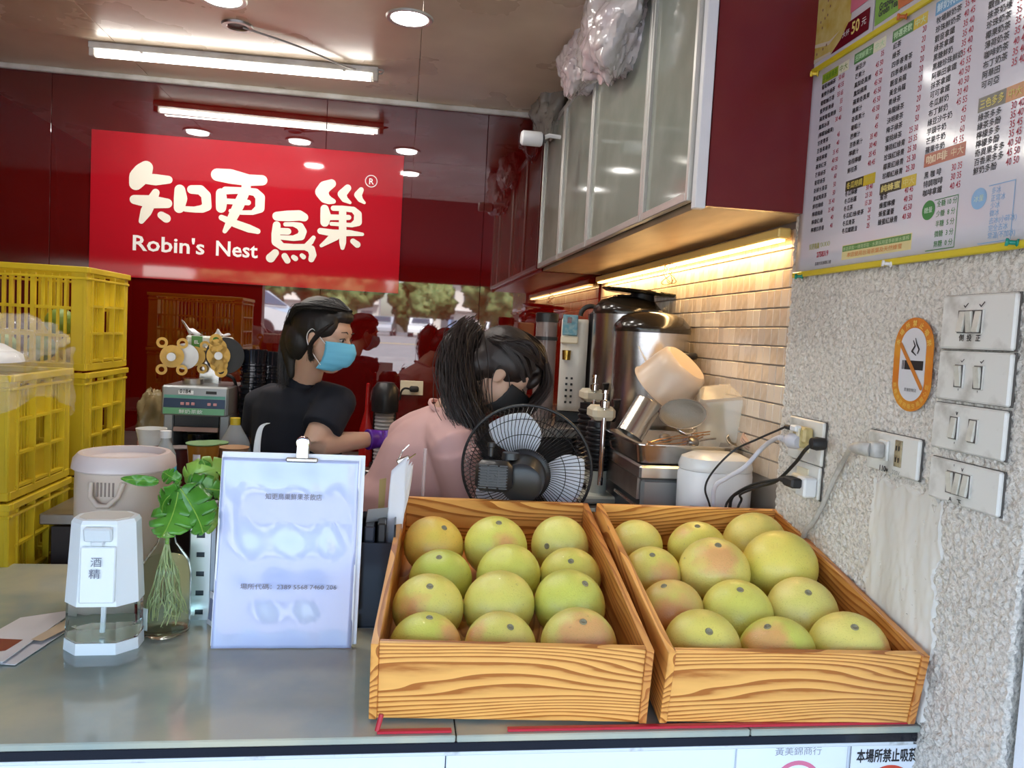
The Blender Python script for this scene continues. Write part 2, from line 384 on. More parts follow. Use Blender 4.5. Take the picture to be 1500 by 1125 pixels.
# ---------------------------------------------------------------- wall cabinet over the side worktop
cz0, cz1, cxf = 1.825, 2.50, .657
t = thing('wall_cabinet', 'long dark red wall cabinet with frosted glass doors and aluminium frames', 'cabinet', (.8, 2.8, cz0)); off = t.location.copy()
wine = mat('wine_laminate', (.15, .012, .018), .22, col2=(.17, .02, .02), nscale=4)
b = MB(); b.box(((cxf + XT) / 2 + .01, 1.762, (cz0 + 2.58) / 2), (XT - cxf - .04, .018, 2.58 - cz0), bev=.001); b.build('end_panel', wine, t, off=off)
b = MB(); b.box((cxf + .012, 1.757, (cz0 + 2.58) / 2 - .004), (.026, .026, 2.58 - cz0 + .008), bev=.002); b.build('end_post', M['white'], t, off=off)
under = mat('cabinet_underside', (.40, .29, .17), .35, col2=(.30, .21, .12), nscale=12, stretch=(1, .3, 1), bump=.1, bscale=40)
b = MB(); b.box(((cxf + XT) / 2 + .005, 2.80, cz0 + .009), (XT - cxf - .03, 2.06, .018), bev=.001); b.build('bottom_panel', under, t, off=off)
b = MB(); b.box(((cxf + XT) / 2 + .005, 2.80, cz1 - .01), (XT - cxf - .03, 2.06, .018)); b.box((XT - .03, 2.80, (cz0 + cz1) / 2), (.02, 2.06, cz1 - cz0 - .03)); b.build('carcass', wine, t, off=off)
frost = mat('frosted_glass', (.27, .30, .25), .08, ior=1.8, col2=(.36, .39, .33), nscale=4, bump=.02, bscale=6)
stl = [1.772, 2.145, 2.815, 3.343, 3.835]
for k in range(4):
    y0, y1 = stl[k] + .003, stl[k + 1] - .003; zt, zb = cz1, cz0 + .012
    b = MB()
    for yy in (y0 + .009, y1 - .009): b.box((cxf, yy, (zt + zb) / 2), (.02, .018, zt - zb), bev=.002)
    for zz in (zt - .009, zb + .012): b.box((cxf, (y0 + y1) / 2, zz), (.02, y1 - y0 - .036, .022), bev=.002)
    d = b.build('door', M['alu'], t, off=off)
    b = MB(); b.box((cxf + .003, (y0 + y1) / 2, (zt + zb) / 2), (.006, y1 - y0 - .034, zt - zb - .03)); b.build('glass_pane', frost, d, off=off)
# warm lamp strip under the cabinet
b = MB(); b.box((XT - .028, 2.83, 1.797), (.035, 1.9, .026), bev=.004)
t = thing('under_cabinet_lamp', 'warm yellow batten lamp under the wall cabinet along the tiles', 'lamp', (XT - .028, 2.83, 1.797)); b.build('housing', mat('warm_batten', (.85, .62, .2), .4), t, off=t.location)
b = MB(); b.box((XT - .028, 2.83, 1.781), (.024, 1.86, .007), bev=.002); b.build('diffuser', mat('warm_diffuser', (1, .75, .35), .4, emit=6, emitcol=(1, .62, .22)), t, off=t.location)
al = bpy.data.lights.new('batten_light', 'AREA'); al.shape = 'RECTANGLE'; al.size = .03; al.size_y = 1.86; al.energy = 5; al.color = (1, .66, .3)
ao = bpy.data.objects.new('batten_light', al); COL.objects.link(ao); ao.location = (XT - .03, 2.83, 1.774)
# tangled wire hanging under the cabinet
b = MB(); c0 = PX(985, 400, XT - .03); pts = []
for i in range(40):
    a = i * .55; pts.append(c0 + V(-.01 + .012 * math.sin(i * 1.3), .05 * math.sin(a) + .02 * math.sin(a * 2.3), .035 * math.cos(a * .8) - .004))
pts = [V(XT - .03, c0.y, 1.785)] + pts
b.tube(spline(pts, 4), .0014, 5); b.build('hanging_wire', mat('brown_wire', (.25, .12, .04), .5), label='tangle of thin brown wire hanging below the yellow batten', cat='wire', off=None, smooth=60)
# security camera at the cabinet top
c0 = P(779, 203, 3.0); t = thing('security_camera', 'small white cylindrical camera fixed at the cabinet edge near the ceiling', 'camera', c0)
b = MB(); Ax = Matrix.Rotation(R(90), 3, 'Y'); b.lathe([(0, -.042), (.022, -.042), (.028, -.036), (.028, .035), (.024, .04), (0, .04)], (0, 0, 0), 24, A=Ax); b.build('housing', M['white'], t, smooth=40)
b = MB(); b.lathe([(0, .039), (.021, .039), (.021, .046), (.012, .05), (0, .05)], (0, 0, 0), 20, A=Ax); b.build('lens', M['black'], t, smooth=40)
b = MB(); b.tube([(.03, 0, .0), (.07, .01, .02), (.115, .02, .02)], .008, 8); b.build('bracket', M['white'], t, smooth=40)

# ---------------------------------------------------------------- ceiling lights
def downlight(x, y, lab, on=True):
    t = thing('ceiling_downlight', lab, 'ceiling light', (x, y, ZC), group=None)
    b = MB(); b.lathe([(.066, -.004), (.070, -.006), (.080, -.006), (.084, 0), (.062, 0)], seg=32, closed=True); b.build('trim_ring', M['alu'], t, smooth=40)
    b = MB(); b.lathe([(0, -.004), (.064, -.004), (.064, 0), (0, 0)], seg=32); b.build('diffuser', mat('lamp_white', (1, 1, 1), .4, emit=14, emitcol=(1, .97, .93)), t)
    l = bpy.data.lights.new('downlight_lamp', 'AREA'); l.shape = 'DISK'; l.size = .12; l.energy = 2.2; l.color = (1, .96, .9)
    o = bpy.data.objects.new('downlight_lamp', l); COL.objects.link(o); o.location = (x, y, ZC - .012)
downlight(-.025, 2.83, 'round recessed downlight in the ceiling right of the wall sign, whole in view')
downlight(-.66, 2.84, 'round recessed downlight cut by the top picture edge, above the tube lamp')
downlight(.0, 2.15, 'round recessed downlight over the counter, mirrored in the red wall')
downlight(-.65, 2.15, 'round recessed downlight over the counter left, mirrored faintly in the red wall')
downlight(-1.24, 2.85, 'round recessed downlight above the crates, mirrored in the red wall')
# the fluorescent batten
a, e = PZ(130, 74, ZC - .03), PZ(556, 113, ZC - .03); a = V(-1.305, 3.44, ZC); e = V(-.150, 3.40, ZC)
mid = (a + e) / 2; Ln = (e - a).length; t = thing('fluorescent_lamp', 'slim white batten with a lit fluorescent tube under the ceiling', 'ceiling light', mid, (0, 0, math.atan2(e.y - a.y, e.x - a.x)))
b = MB(); b.box((0, 0, -.014), (Ln, .045, .026), bev=.003)
b.build('channel', M['white2'], t)
for s_ in (-1, 1):
    b = MB(); b.box((s_ * (Ln / 2 - .012), -.0, -.040), (.024, .034, .034), bev=.004); b.build('end_holder', M['white2'], t)
b = MB(); b.tube([(-Ln / 2 + .03, 0, -.044), (Ln / 2 - .03, 0, -.044)], .013, 16); b.build('tube', mat('tube_glow', (1, 1, 1), .3, emit=9, emitcol=(1, .97, .90)), t, smooth=40)
for s_ in (-.32, .38):
    b = MB(); b.box((s_ * Ln, -.012, -.03), (.012, .03, .008), bev=.002); b.build('clip', M['white2'], t)
l = bpy.data.lights.new('tube_light', 'AREA'); l.shape = 'RECTANGLE'; l.size = Ln - .1; l.size_y = .025; l.energy = 6; l.color = (1, .93, .82)
o = bpy.data.objects.new('tube_light', l); COL.objects.link(o); o.location = mid + V(0, 0, -.062)
c0 = PZ(348, 37, ZC)
t = thing('ceiling_junction', 'old wiring hole with a dull metal ring in the ceiling', 'ceiling fitting', (c0.x, c0.y, ZC))
b = MB(); b.lathe([(.035, -.003), (.04, -.008), (.055, -.008), (.058, 0), (.035, 0)], seg=28, closed=True); b.build('ring', M['steel2'], t, smooth=40)
b = MB(); b.lathe([(0, -.003), (.037, -.003), (.037, 0), (0, 0)], seg=20); b.build('cover', M['blackrub'], t)
b = MB(); b.tube(spline([(c0.x + .02, c0.y, ZC - .006), (c0.x + .2, c0.y + .12, ZC - .012), (c0.x + .40, c0.y + .3, ZC - .02), (e.x + .01, e.y - .02, ZC - .012), (e.x + .015, e.y, ZC - .02), (e.x - .005, e.y, ZC - .025)]), .004, 6)
b.build('lamp_cable', mat('grey_cable', (.35, .33, .3), .5), label='grey cable running along the ceiling from the wiring hole to the tube lamp', cat='cable', smooth=60)

# ---------------------------------------------------------------- red sign on the back wall
sgx0, sgx1, sgz0, sgz1 = -1.445, -.030, 1.671, 2.332
t = thing('wall_sign', 'bright red shop sign with white brush lettering on the back wall', 'sign', ((sgx0 + sgx1) / 2, YB, sgz0)); off = t.location.copy()
b = MB(); b.box(((sgx0 + sgx1) / 2, YB - .004, (sgz0 + sgz1) / 2), (sgx1 - sgx0, .008, sgz1 - sgz0), bev=.001)
b.build('board', mat('bright_red_acrylic', (.42, .008, .018), .04, ior=1.7), t, off=off)
SF = frame((0, YB - .0092, 0), (1, 0, 0), (0, 0, 1))
def sg(px, py, r, sc_):
    p = P(px, py, YB); return (p.x, p.z, r / sc_ * YB / F)
M['lett'] = mat('white_lettering', (.88, .86, .84), .4)
ivory = mat('ivory_lettering', (.80, .78, .68), .35)
A_ = lambda ch: [sg(180 + x / 6.818, 225 + y / 6.818, r, 6.818) for x, y, r in ch]
B_ = lambda ch: [sg(380 + x / 8.333, 250 + y / 8.333, r, 8.333) for x, y, r in ch]
chars = [
 [A_(c) for c in ([(240, 142, 60), (205, 190, 82), (165, 240, 84), (135, 305, 58)], [(240, 255, 48), (330, 265, 52), (462, 265, 36)], [(122, 462, 42), (290, 485, 60), (450, 500, 44)],
   [(335, 392, 34), (290, 480, 48), (240, 580, 50), (192, 678, 24)], [(390, 618, 34), (440, 650, 40)])],
 [A_(c) for c in ([(575, 365, 48), (582, 450, 60), (568, 545, 48)], [(692, 362, 40), (780, 366, 44), (835, 420, 44), (845, 530, 42), (800, 555, 36), (720, 562, 28), (630, 556, 26)])],
 [A_(c) for c in ([(948, 215, 58), (1080, 232, 68), (1260, 270, 54), (1395, 270, 48)], [(1235, 300, 42), (1235, 380, 42)], [(985, 400, 46), (990, 480, 52), (985, 545, 46)],
   [(1030, 372, 36), (1200, 372, 30), (1330, 390, 36), (1375, 440, 44), (1372, 550, 42), (1300, 592, 22), (1180, 592, 20)], [(1050, 480, 26), (1255, 492, 26)],
   [(1215, 400, 46), (1160, 520, 50), (1100, 640, 44), (1022, 778, 20)], [(990, 642, 26), (1120, 700, 36), (1260, 750, 38), (1350, 778, 26)], [(1080, 575, 18), (1120, 585, 20)])],
 [B_(c) for c in ([(218, 560, 52), (350, 556, 62), (490, 550, 60), (548, 572, 48)],
   [(215, 668, 44), (205, 780, 50), (208, 870, 52), (280, 930, 42), (420, 935, 36), (560, 935, 36), (635, 960, 44), (655, 1030, 42), (636, 1085, 34)],
   [(570, 930, 32), (630, 870, 32), (664, 820, 24)], [(320, 658, 24), (420, 658, 26), (500, 682, 42), (534, 745, 44), (510, 805, 46), (420, 828, 32), (270, 818, 26)], [(262, 742, 38), (352, 745, 38)],
   [(198, 1005, 42), (140, 1068, 52)], [(312, 1045, 36), (345, 1100, 36)], [(420, 1058, 28), (445, 1076, 30)], [(522, 1038, 26), (542, 1056, 28)])],
 [B_(c) for c in ([(884, 162, 50), (800, 205, 70), (762, 265, 74), (800, 335, 60), (850, 365, 46), (905, 378, 28)], [(1080, 215, 40), (1010, 290, 50), (1040, 350, 38), (1108, 394, 18)],
   [(1244, 238, 30), (1205, 300, 44), (1232, 355, 32), (1282, 396, 16)], [(798, 468, 46), (812, 560, 62), (800, 635, 50)],
   [(905, 462, 30), (1020, 465, 32), (1150, 480, 34), (1205, 535, 44), (1202, 630, 48), (1130, 668, 26), (880, 652, 22)], [(860, 572, 34), (1092, 575, 30)],
   [(1018, 480, 42), (1018, 700, 44), (1018, 880, 40), (1016, 945, 24)], [(748, 740, 36), (900, 765, 42), (1100, 765, 36), (1258, 780, 20)], [(925, 800, 55), (830, 868, 34), (758, 918, 20)], [(1144, 865, 32), (1196, 905, 38)])]]
for i, ch in enumerate(chars):
    b = MB()
    for k, st in enumerate(ch): b.stroke(st, SF, z=.0001 * (k + 1))
    b.build('sign_character', ivory, t, off=off)
b = MB(); p0, p1 = P(193, 366, YB), P(377, 378, YB)
b.text("Robin's", SF @ Matrix.Translation((p0.x, p0.z, 0)), .098, off=.018, width=.325); b.build('latin_lettering', M['lett'], t, off=off); b = MB(); b.text('Nest', SF @ Matrix.Translation((P(315, 376, YB).x, P(315, 374, YB).z, 0)), .098, off=.018, width=.195); b.build('latin_lettering', M['lett'], t, off=off); b = MB()
rg = P(544, 266, YB); b.tube([V(rg.x + .0275 * math.cos(i * R(12)), YB - .0095, rg.z + .0275 * math.sin(i * R(12))) for i in range(30)], .0022, 6, closed=True)
b.text('R', SF @ Matrix.Translation((rg.x, rg.z - .0145, 0)), .04, off=.01, align='c'); b.build('registered_mark', M['lett'], t, off=off)
# ================================================================== on the plaster pier
def WF(px, py, lift=.012):           # frame on the pier face: x to the viewer's right, y up
    p = PX(px, py, XW - lift); return frame(p, (0, -1, 0), (0, 0, 1))
WALLF = lambda lift: frame((XW - lift, 0, 0), (0, -1, 0), (0, 0, 1))       # coordinates (-y, z)
def uv(px, py): p = PX(px, py, XW - .012); return -p.y, p.z
mx0, mx1, mz0, mz1 = -1.768, -1.045, 1.684, 2.150
t = thing('menu_poster', 'large white price menu poster with yellow rods pinned to the plaster pier', 'poster', (XW - .012, -mx0, mz0)); off = t.location.copy()
f0 = WALLF(.011); b = MB(); b.grid(lambda u, v: f0 @ V(mx0 + (mx1 - mx0) * u, mz0 + (mz1 - mz0) * v, .0004 * math.sin(u * 9 + v * 3) * math.sin(v * 3.1)), 30, 12)
b.build('sheet', mat('glossy_poster_paper', (.66, .65, .70), .12, ior=1.5), t, off=off, smooth=60, solid=.0006)
for zz in (mz0 - .004, mz1 + .004):
    b = MB(); b.box((XW - .013, -(mx0 + mx1) / 2, zz), (.008, mx1 - mx0 + .008, .013), bev=.002); b.build('rod', mat('yellow_rod', (.62, .50, .02), .3), t, off=off)
TF = WALLF(.0120)
blk, redt, pr_ = MB(), MB(), MB()
def rows(x0, y0, x1, y1, names, prices, pxr0, size, xr_last=None):
    """names between first baseline (x0,y0) and last (x1,y1); prices right-aligned at pixel pxr0 on the first row"""
    u0, v0 = uv(x0, y0); u1, v1 = uv(x1, y1); n = len(names); uc = (u0 + u1) / 2; ur, _ = uv(*pxr0)
    for i, nm in enumerate(names):
        v = v0 + (v1 - v0) * i / max(1, n - 1)
        if nm: blk.text(nm, TF @ Matrix.Translation((uc, v, 0)), size * .80, off=.018, xs=.98)
        if i < len(prices) and prices[i]: redt.text(prices[i], TF @ Matrix.Translation((ur, v, 0)), size * .98, off=.008, xs=.72, align='r')
def header(px, py, wpx, txt, cbg, ctxt, cend, size, endtxt='中大'):
    u0, v0 = uv(px, py); u1, _ = uv(*wpx); W = u1 - u0; H = size * 1.45
    b = MB(); k = .62 * W; b.box(TF @ V(u0 + k / 2, v0 + H / 2, -.0003), (.0006, k, H)); b.build('header_band', mat('band', cbg, .3), t, off=off)
    b = MB(); b.box(TF @ V(u0 + (k + W) / 2, v0 + H / 2, -.0003), (.0006, W - k, H)); b.build('header_band', mat('band_end', cend, .3), t, off=off)
    b = MB(); b.text(txt, TF @ Matrix.Translation((u0 + .004, v0 + H * .24, .0004)), size, off=.03, width=k - .008); b.text(endtxt, TF @ Matrix.Translation((u0 + k + .004, v0 + H * .24, .0004)), size, off=.01, width=(W - k) - .008)
    b.build('header_text', mat('band_text', ctxt, .4), t, off=off)
GR, YE, LT = (.07, .22, .06), (.62, .46, .03), (.75, .74, .55)
s1 = .0148
rows(1205, 131, 1186, 341, '葡萄柚綠茶 養樂多綠茶 葡萄柚百香 藍莓鮮果綠 蘋果葡萄果綠 鳳梨冰茶 (檸檬柚蘋果) 甘蔗青茶 百香果綠茶 蘋香檸檬 蘋果紅茶 芒果綠茶 葡萄綠茶 新鮮水果茶 夏威夷果茶 鮮桔梅綠 檸檬梅綠 檸檬紅/綠 檸檬四季春'.split(),
     ['50 60', '45 55', '55 65', '55', '55', '30 40', '', '45', '40', '35 45', '40 50', '40 50', '60', '50', '50', '35 40', '35 40', '40', '40'], (1236, 122), s1)
rows(1253, 104, 1241, 254, '綠豆沙 芒果汁 鳳梨奇異果 鳳梨蘋果 蘋果奇異果 蘋果汁 奇異果汁 葡萄汁 芭樂汁 百香果汁 檸檬汁 金桔檸檬 鮮桔茶'.split(),
     ['35', '45 50', '45 50', '45 50', '45 50', '45 50', '45 50', '60', '45', '35 40', '30 40', '35 45', '40 45'], (1294, 86), s1 * 1.05)
rows(1237, 288, 1233, 342, '冬瓜檸檬 冬瓜粉圓 冬瓜茶 冬瓜紅/綠/麥茶 冬瓜青茶 冬瓜鐵觀音'.split(), ['30 40', '25 30', '15 20', '20', '25', '25'], (1278, 276), s1)
rows(1309, 72, 1291, 263, '紅茶 綠茶 四季春青茶 四季春烏龍 觀音烏龍 黃金烏龍 青綠茶 烏龍綠茶 決明麥茶 梅子綠茶 蜜桃綠茶 薄荷紅綠青 珍珠紅綠青 椰果紅綠青 珍椰紅綠青'.split(),
     ['20', '20', '20', '20', '20', '20', '20', '20', '20', '50', '25 30', '25 35', '25 30', '25 30', '25 30'], (1357, 43), s1 * 1.1)
rows(1289, 293, 1285, 330, '蜜茶 蜂蜜檸檬 蜂蜜蘆薈 蜂蜜紅綠青'.split(), ['40 45', '40 50', '45.50', '40 50'], (1337, 283), s1 * 1.08)
rows(1370, 36, 1356, 225, '牧場鮮奶茶 珍珠鮮奶茶 觀音拿鐵 綠茶拿鐵 黑糖鮮奶 黑糖珍珠鮮奶 阿華田拿鐵 抹茶拿鐵 可可拿鐵 冬瓜鮮奶 布丁鮮奶 綠豆沙牛奶 芋頭牛奶 芒果牛奶 蘋果牛奶'.split(),
     ['35 40', '40 45', '35 40', '35 40', '35 40', '35 45', '45 55', '40 50', '40 50', '30 40', '45 55', '45', '50', '60', '45 55'], (1429, 7), s1 * 1.12)
rows(1353, 262, 1351, 288, '黑 咖 啡|特調咖啡|咖啡拿鐵'.split('|'), ['30 35', '30 35', '40 45'], (1409, 244), s1 * 1.12)
rows(1447, 0, 1438, 130, '奶綠奶茶 觀音奶茶 抹茶奶綠 珍珠奶茶 椰果奶茶 薄荷奶茶 咖啡奶茶 布丁奶茶 阿華田 可可亞'.split(), ['', '35', '30 40', '35 40', '35 40', '35 45', '40 45', '35 40', '35 40', ''], (1510, -8), s1 * 1.15)
rows(1432, 178, 1425, 256, '綠茶多多 綠茶多酚 檸檬多多 檸檬多酚 奇異果多多 百香果多多 鮮奶多酚'.split(), ['30 40', '35 40', '35 45', '35 45', '40 50', '45 50', '40 50'], (1500, 152), s1 * 1.12)
u_, v_ = uv(1196, 377); redt.text('2758319', TF @ Matrix.Translation((u_, v_, 0)), .0165, off=.03, xs=.85)
blk.text('嘉義市民族路口號', TF @ Matrix.Translation((u_ - .005, v_ - .018, 0)), .0085, off=.01)
blk.build('menu_text', M['ink'], t, off=off, kind='stuff'); redt.build('menu_prices', M['red_ink'], t, off=off, label='dark red price figures', kind='stuff')
header(1204, 124, (1243, 100), '手搖鮮果茶', (.32, .42, .03), (.12, .3, .02), LT, s1)
header(1251, 95, (1297, 70), '招牌鮮果汁', GR, (.45, .7, .4), LT, s1)
header(1307, 63, (1358, 34), '特選茶飲', GR, (.5, .72, .45), YE, s1)
header(1238, 281, (1281, 268), '冬瓜特調', (.06, .05, .03), (.6, .5, .1), YE, s1)
header(1288, 286, (1341, 272), '純蜂蜜', (.06, .05, .03), (.7, .6, .2), YE, s1)
header(1370, 24, (1440, -20), '鮮奶特調', (.08, .28, .50), (.5, .7, .8), (.08, .28, .5), s1 * 1.1)
header(1353, 246, (1413, 232), '咖啡', (.38, .07, .02), (.8, .6, .4), (.38, .07, .02), s1 * 1.1)
header(1432, 166, (1500, 138), '三色多多', (.05, .04, .02), (.6, .5, .1), (.48, .17, .02), s1 * 1.1)
# sugar and ice keys
for (cx_, cy_, col, tx, lst, lx, ly, ly2, sz, bx) in ((1360, 308, (.02, .20, .03), '糖量', ['全糖 10 分', '少糖  8 分', '半糖  5 分', '微糖  3 分', '無糖  0 分'], 1372, 303, 361, .0125, (1404, 285, 1396, 362)),
                                                  (1434, 291, (.22, .42, .66), '冰量', ['多冰', '正常冰', '少冰', '微冰', '去冰(小碎冰)', '完全去冰', '常溫(不加冰)'], 1452, 284, 349, .0115, (1488, 263, 1484, 350))):
    mm = mat('key_ink', col, .4); u_, v_ = uv(cx_, cy_); b = MB()
    b.stroke([(u_, v_, .0175)], TF, z=0, seg=28); b.build('key_disc', mm, t, off=off)
    b = MB(); b.text(tx, TF @ Matrix.Translation((u_, v_ - .004, .0006)), .0115, align='c'); b.build('key_disc_text', mat('key_light', (.6, .75, .6), .4), t, off=off)
    b = MB(); ul, v0 = uv(lx, ly); _, v1 = uv(lx, ly2)
    for i, s_ in enumerate(lst): b.text(s_, TF @ Matrix.Translation((ul, v0 + (v1 - v0) * i / (len(lst) - 1), 0)), sz, off=.01, xs=.9)
    ur, vt = uv(bx[0], bx[1]); _, vb = uv(bx[2], bx[3])
    for q in ([(ul - .006, vt), (ur, vt)], [(ur, vt), (ur, vb)], [(ur, vb), (ul - .02, vb)]): b.stroke([(*q[0], .0007), (*q[1], .0007)], TF, z=0, seg=6)
    b.build('key_list', mm, t, off=off)
# bottom logo and banner
b = MB(); u_, v_ = uv(1185, 366); b.text('知更鳥巢', TF @ Matrix.Translation((u_, v_, 0)), .015, off=.02, xs=.75)
for i in range(4):
    b.tube([TF @ V(u_ + .054 + i * .010 + .004 * math.cos(k * .7), v_ + .006 + .005 * math.sin(k * .7), 0) for k in range(9)], .0005, 4, closed=True)
b.build('small_logo', mat('olive_ink', (.45, .45, .12), .4), t, off=off)
u0, v1 = uv(1234, 360); u1, v0 = uv(1334, 363); v0 = v1 - .031
b = MB(); b.box(TF @ V((u0 + u1) / 2, (v0 + v1) / 2, -.0004), (.0005, u1 - u0, v1 - v0)); b.build('banner', mat('banner_yellow', (.70, .62, .30), .3), t, off=off)
b = MB(); b.box(TF @ V((u0 + u1) / 2, v1 - .0075, 0), (.0005, u1 - u0 - .004, .012)); b.build('banner_band', mat('banner_green', (.10, .27, .07), .3), t, off=off)
b = MB(); b.text('本店茶飲一律現萃取 · 水果採用當季新鮮水果榨', TF @ Matrix.Translation((u0 + .004, v1 - .0115, .0006)), .009, width=u1 - u0 - .010); b.build('banner_text', mat('pale_green_ink', (.55, .7, .4), .4), t, off=off)
b = MB(); b.text('本店使用台灣茶葉及天然蜂蜜', TF @ Matrix.Translation((u0 + .02, v0 + .005, .0006)), .011, width=(u1 - u0) * .8); b.build('banner_text', mat('orange_ink', (.65, .22, .05), .4), t, off=off)
# push pins
def pin(px, py, col, lab, ax=(-1, .1, .05)):
    p = PX(px, py, XW - .014); t = thing('push_pin', lab, 'pin', p)
    A = Vector(ax).normalized().to_track_quat('Z', 'Y').to_matrix()
    b = MB(); b.lathe([(0, .0), (.0062, 0), (.0062, .002), (.0035, .004), (.0035, .012), (.0062, .014), (.0062, .0175), (0, .0175)], seg=14, A=A); b.build('pin_head', mat('pin', col, .25), t, smooth=40)
pin(1176, 405, (.01, .25, .18), 'green push pin at the bottom left corner of the menu poster', (-.8, .7, 0))
pin(1492, 356, (.01, .25, .18), 'green push pin at the bottom right of the menu poster', (-.8, .6, .1))
pin(1306, 387, (.75, .75, .75), 'white push pin in the middle of the lower poster rod', (-.9, .4, .1))
pin(1199, 108, (.75, .55, .05), 'yellow push pin at the top left corner of the menu poster', (-.8, .6, .1))
pin(1329, 24, (.55, .14, .03), 'orange push pin on the upper poster rod', (-.8, .6, .1))
# drink posters above
u0, v0 = uv(1187, 104); u1, v1 = uv(1277, 48)
f1 = WALLF(.010)
t = thing('drink_poster', 'poster with a yellow drink photo and maroon price flash above the menu', 'poster', f1 @ V(u0, v0, 0)); off = t.location.copy()
b = MB(); b.box(f1 @ V((u0 + u1) / 2, v0 + .17, 0), (.002, u1 - u0, .34)); b.build('sheet', mat('poster_board', (.60, .58, .60), .2), t, off=off)
f2 = WALLF(.0118); W = u1 - u0
def fx(x, y): p = PX(x, y, XW - .012); return (-p.y, p.z)
b = MB(); b.prism([fx(*q) for q in ((1187, 98), (1217, 78), (1232, 60), (1246, 30), (1250, 0), (1251, -40), (1193, -20))], f2, .0004)
b.build('drink_photo', mat('juice_photo', (.50, .36, .06), .2, col2=(.62, .52, .20), nscale=30, nlo=.3, nhi=.7), t, off=off)
b = MB(); b.prism([fx(*q) for q in ((1191, 72), (1214, 66), (1230, 45), (1215, 60), (1195, 66))], WALLF(.0124), .0002); b.prism([fx(*q) for q in ((1190, 90), (1216, 76), (1217, 79), (1188, 97))], WALLF(.0124), .0002)
b.build('glass_rim', mat('photo_light', (.62, .55, .40), .25), t, off=off)
b = MB(); random.seed(3)
for q in ((1206, 15), (1209, 27), (1203, 33), (1205, 41), (1214, 1), (1217, 9), (1211, 66), (1197, 80), (1206, 72), (1213, 22)): b.prism([(fx(*q)[0] + .0022 * math.cos(k), fx(*q)[1] + .0035 * math.sin(k)) for k in range(6)], WALLF(.0128), .0002)
b.build('seeds', mat('seed_brown', (.12, .03, .01), .4), t, off=off)
b = MB(); b.prism([fx(*q) for q in ((1217, 80), (1232, 57), (1243, 33), (1275, 10), (1272, 43))], WALLF(.0122), .0004); b.build('price_flash', mat('maroon_print', (.13, .005, .012), .2), t, off=off)
b = MB(); q = fx(1234, 56); b.text('大杯', WALLF(.0130) @ Matrix.Translation((q[0], q[1], 0)), .014); q = fx(1262, 38); b.text('元', WALLF(.0130) @ Matrix.Translation((q[0], q[1], 0)), .018); b.build('price_words', M['white'], t, off=off)
b = MB(); q = fx(1247, 51); b.text('50', WALLF(.0130) @ Matrix.Translation((q[0], q[1], 0)), .036, off=.02, xs=.85); b.build('price_figure', mat('yellow_print', (.75, .60, .18), .3), t, off=off)
b = MB(); b.prism([fx(*q) for q in ((1246, 20), (1248, -10), (1275, -30), (1275, -2))], WALLF(.0122), .0004); b.build('pink_panel', mat('pink_print', (.62, .16, .22), .3), t, off=off)
u0, v0 = uv(1279, 47); u1, _ = uv(1400, -60)
t = thing('drink_poster', 'poster with a green field and black drink name above the menu', 'poster', f1 @ V(u0, v0, 0)); off = t.location.copy()
b = MB(); b.box(f1 @ V((u0 + u1) / 2, v0 + .17, 0), (.002, u1 - u0, .34)); b.build('sheet', mat('poster_board2', (.60, .58, .60), .2), t, off=off)
b = MB(); b.prism([fx(*q) for q in ((1281, 39), (1318, 14), (1322, -40), (1284, -20))], f2, .0004); b.build('green_panel', mat('green_print', (.22, .42, .08), .25), t, off=off)
b = MB(); b.prism([fx(*q) for q in ((1316, 14), (1346, -4), (1350, -50), (1316, -30))], WALLF(.0122), .0004); b.build('orange_panel', mat('orange_print', (.55, .16, .05), .25), t, off=off)
b = MB(); q = fx(1287, 26); b.text('Green Tea', WALLF(.0130) @ Matrix.Translation((q[0], q[1], 0)), .020, off=.02, width=.062); q = fx(1288, 17); b.text('Grapefruit', WALLF(.0130) @ Matrix.Translation((q[0], q[1] + .001, 0)), .020, off=.02, width=.066); b.build('drink_name', M['ink'], t, off=off)

# ---------------------------------------------------------------- switches and sockets
M['grime_shadow'] = mat('grime_shadow', (.10, .09, .08), .8)  # dark outline round plates and rockers: grime and shadow in one painted colour
plate_m = mat('old_white_plate', (.70, .69, .64), .35, col2=(.44, .42, .37), nscale=26, ndetail=6, nlo=.48, nhi=.75, bump=.05, bscale=20)
def plate(px0, py0, px1, py1, name, lab, cat, thick=.009):
    """corner pixels: top-left and bottom-right"""
    a, c = PX(px0, py0, XW - .006), PX(px1, py1, XW - .006)
    cy_, cz_ = (a.y + c.y) / 2, (a.z + c.z) / 2; W, H = abs(a.y - c.y), abs(a.z - c.z) * 1.05
    t = thing(name, lab, cat, (XW - .004, cy_, cz_)); b = MB(); b.box((-.003, 0, 0), (thick, W, H), bev=.003); b.build('plate', plate_m, t); b = MB(); b.box((.0005, 0, 0), (.003, W + .002, H + .002)); b.build('grime_shadow_seam', M['grime_shadow'], t)
    return t, W, H
PF = frame((-.0085, 0, 0), (0, -1, 0), (0, 0, 1))
rock = mat('rocker_key', (.60, .58, .50), .3, col2=(.42, .40, .33), nscale=40, nlo=.5, nhi=.75)
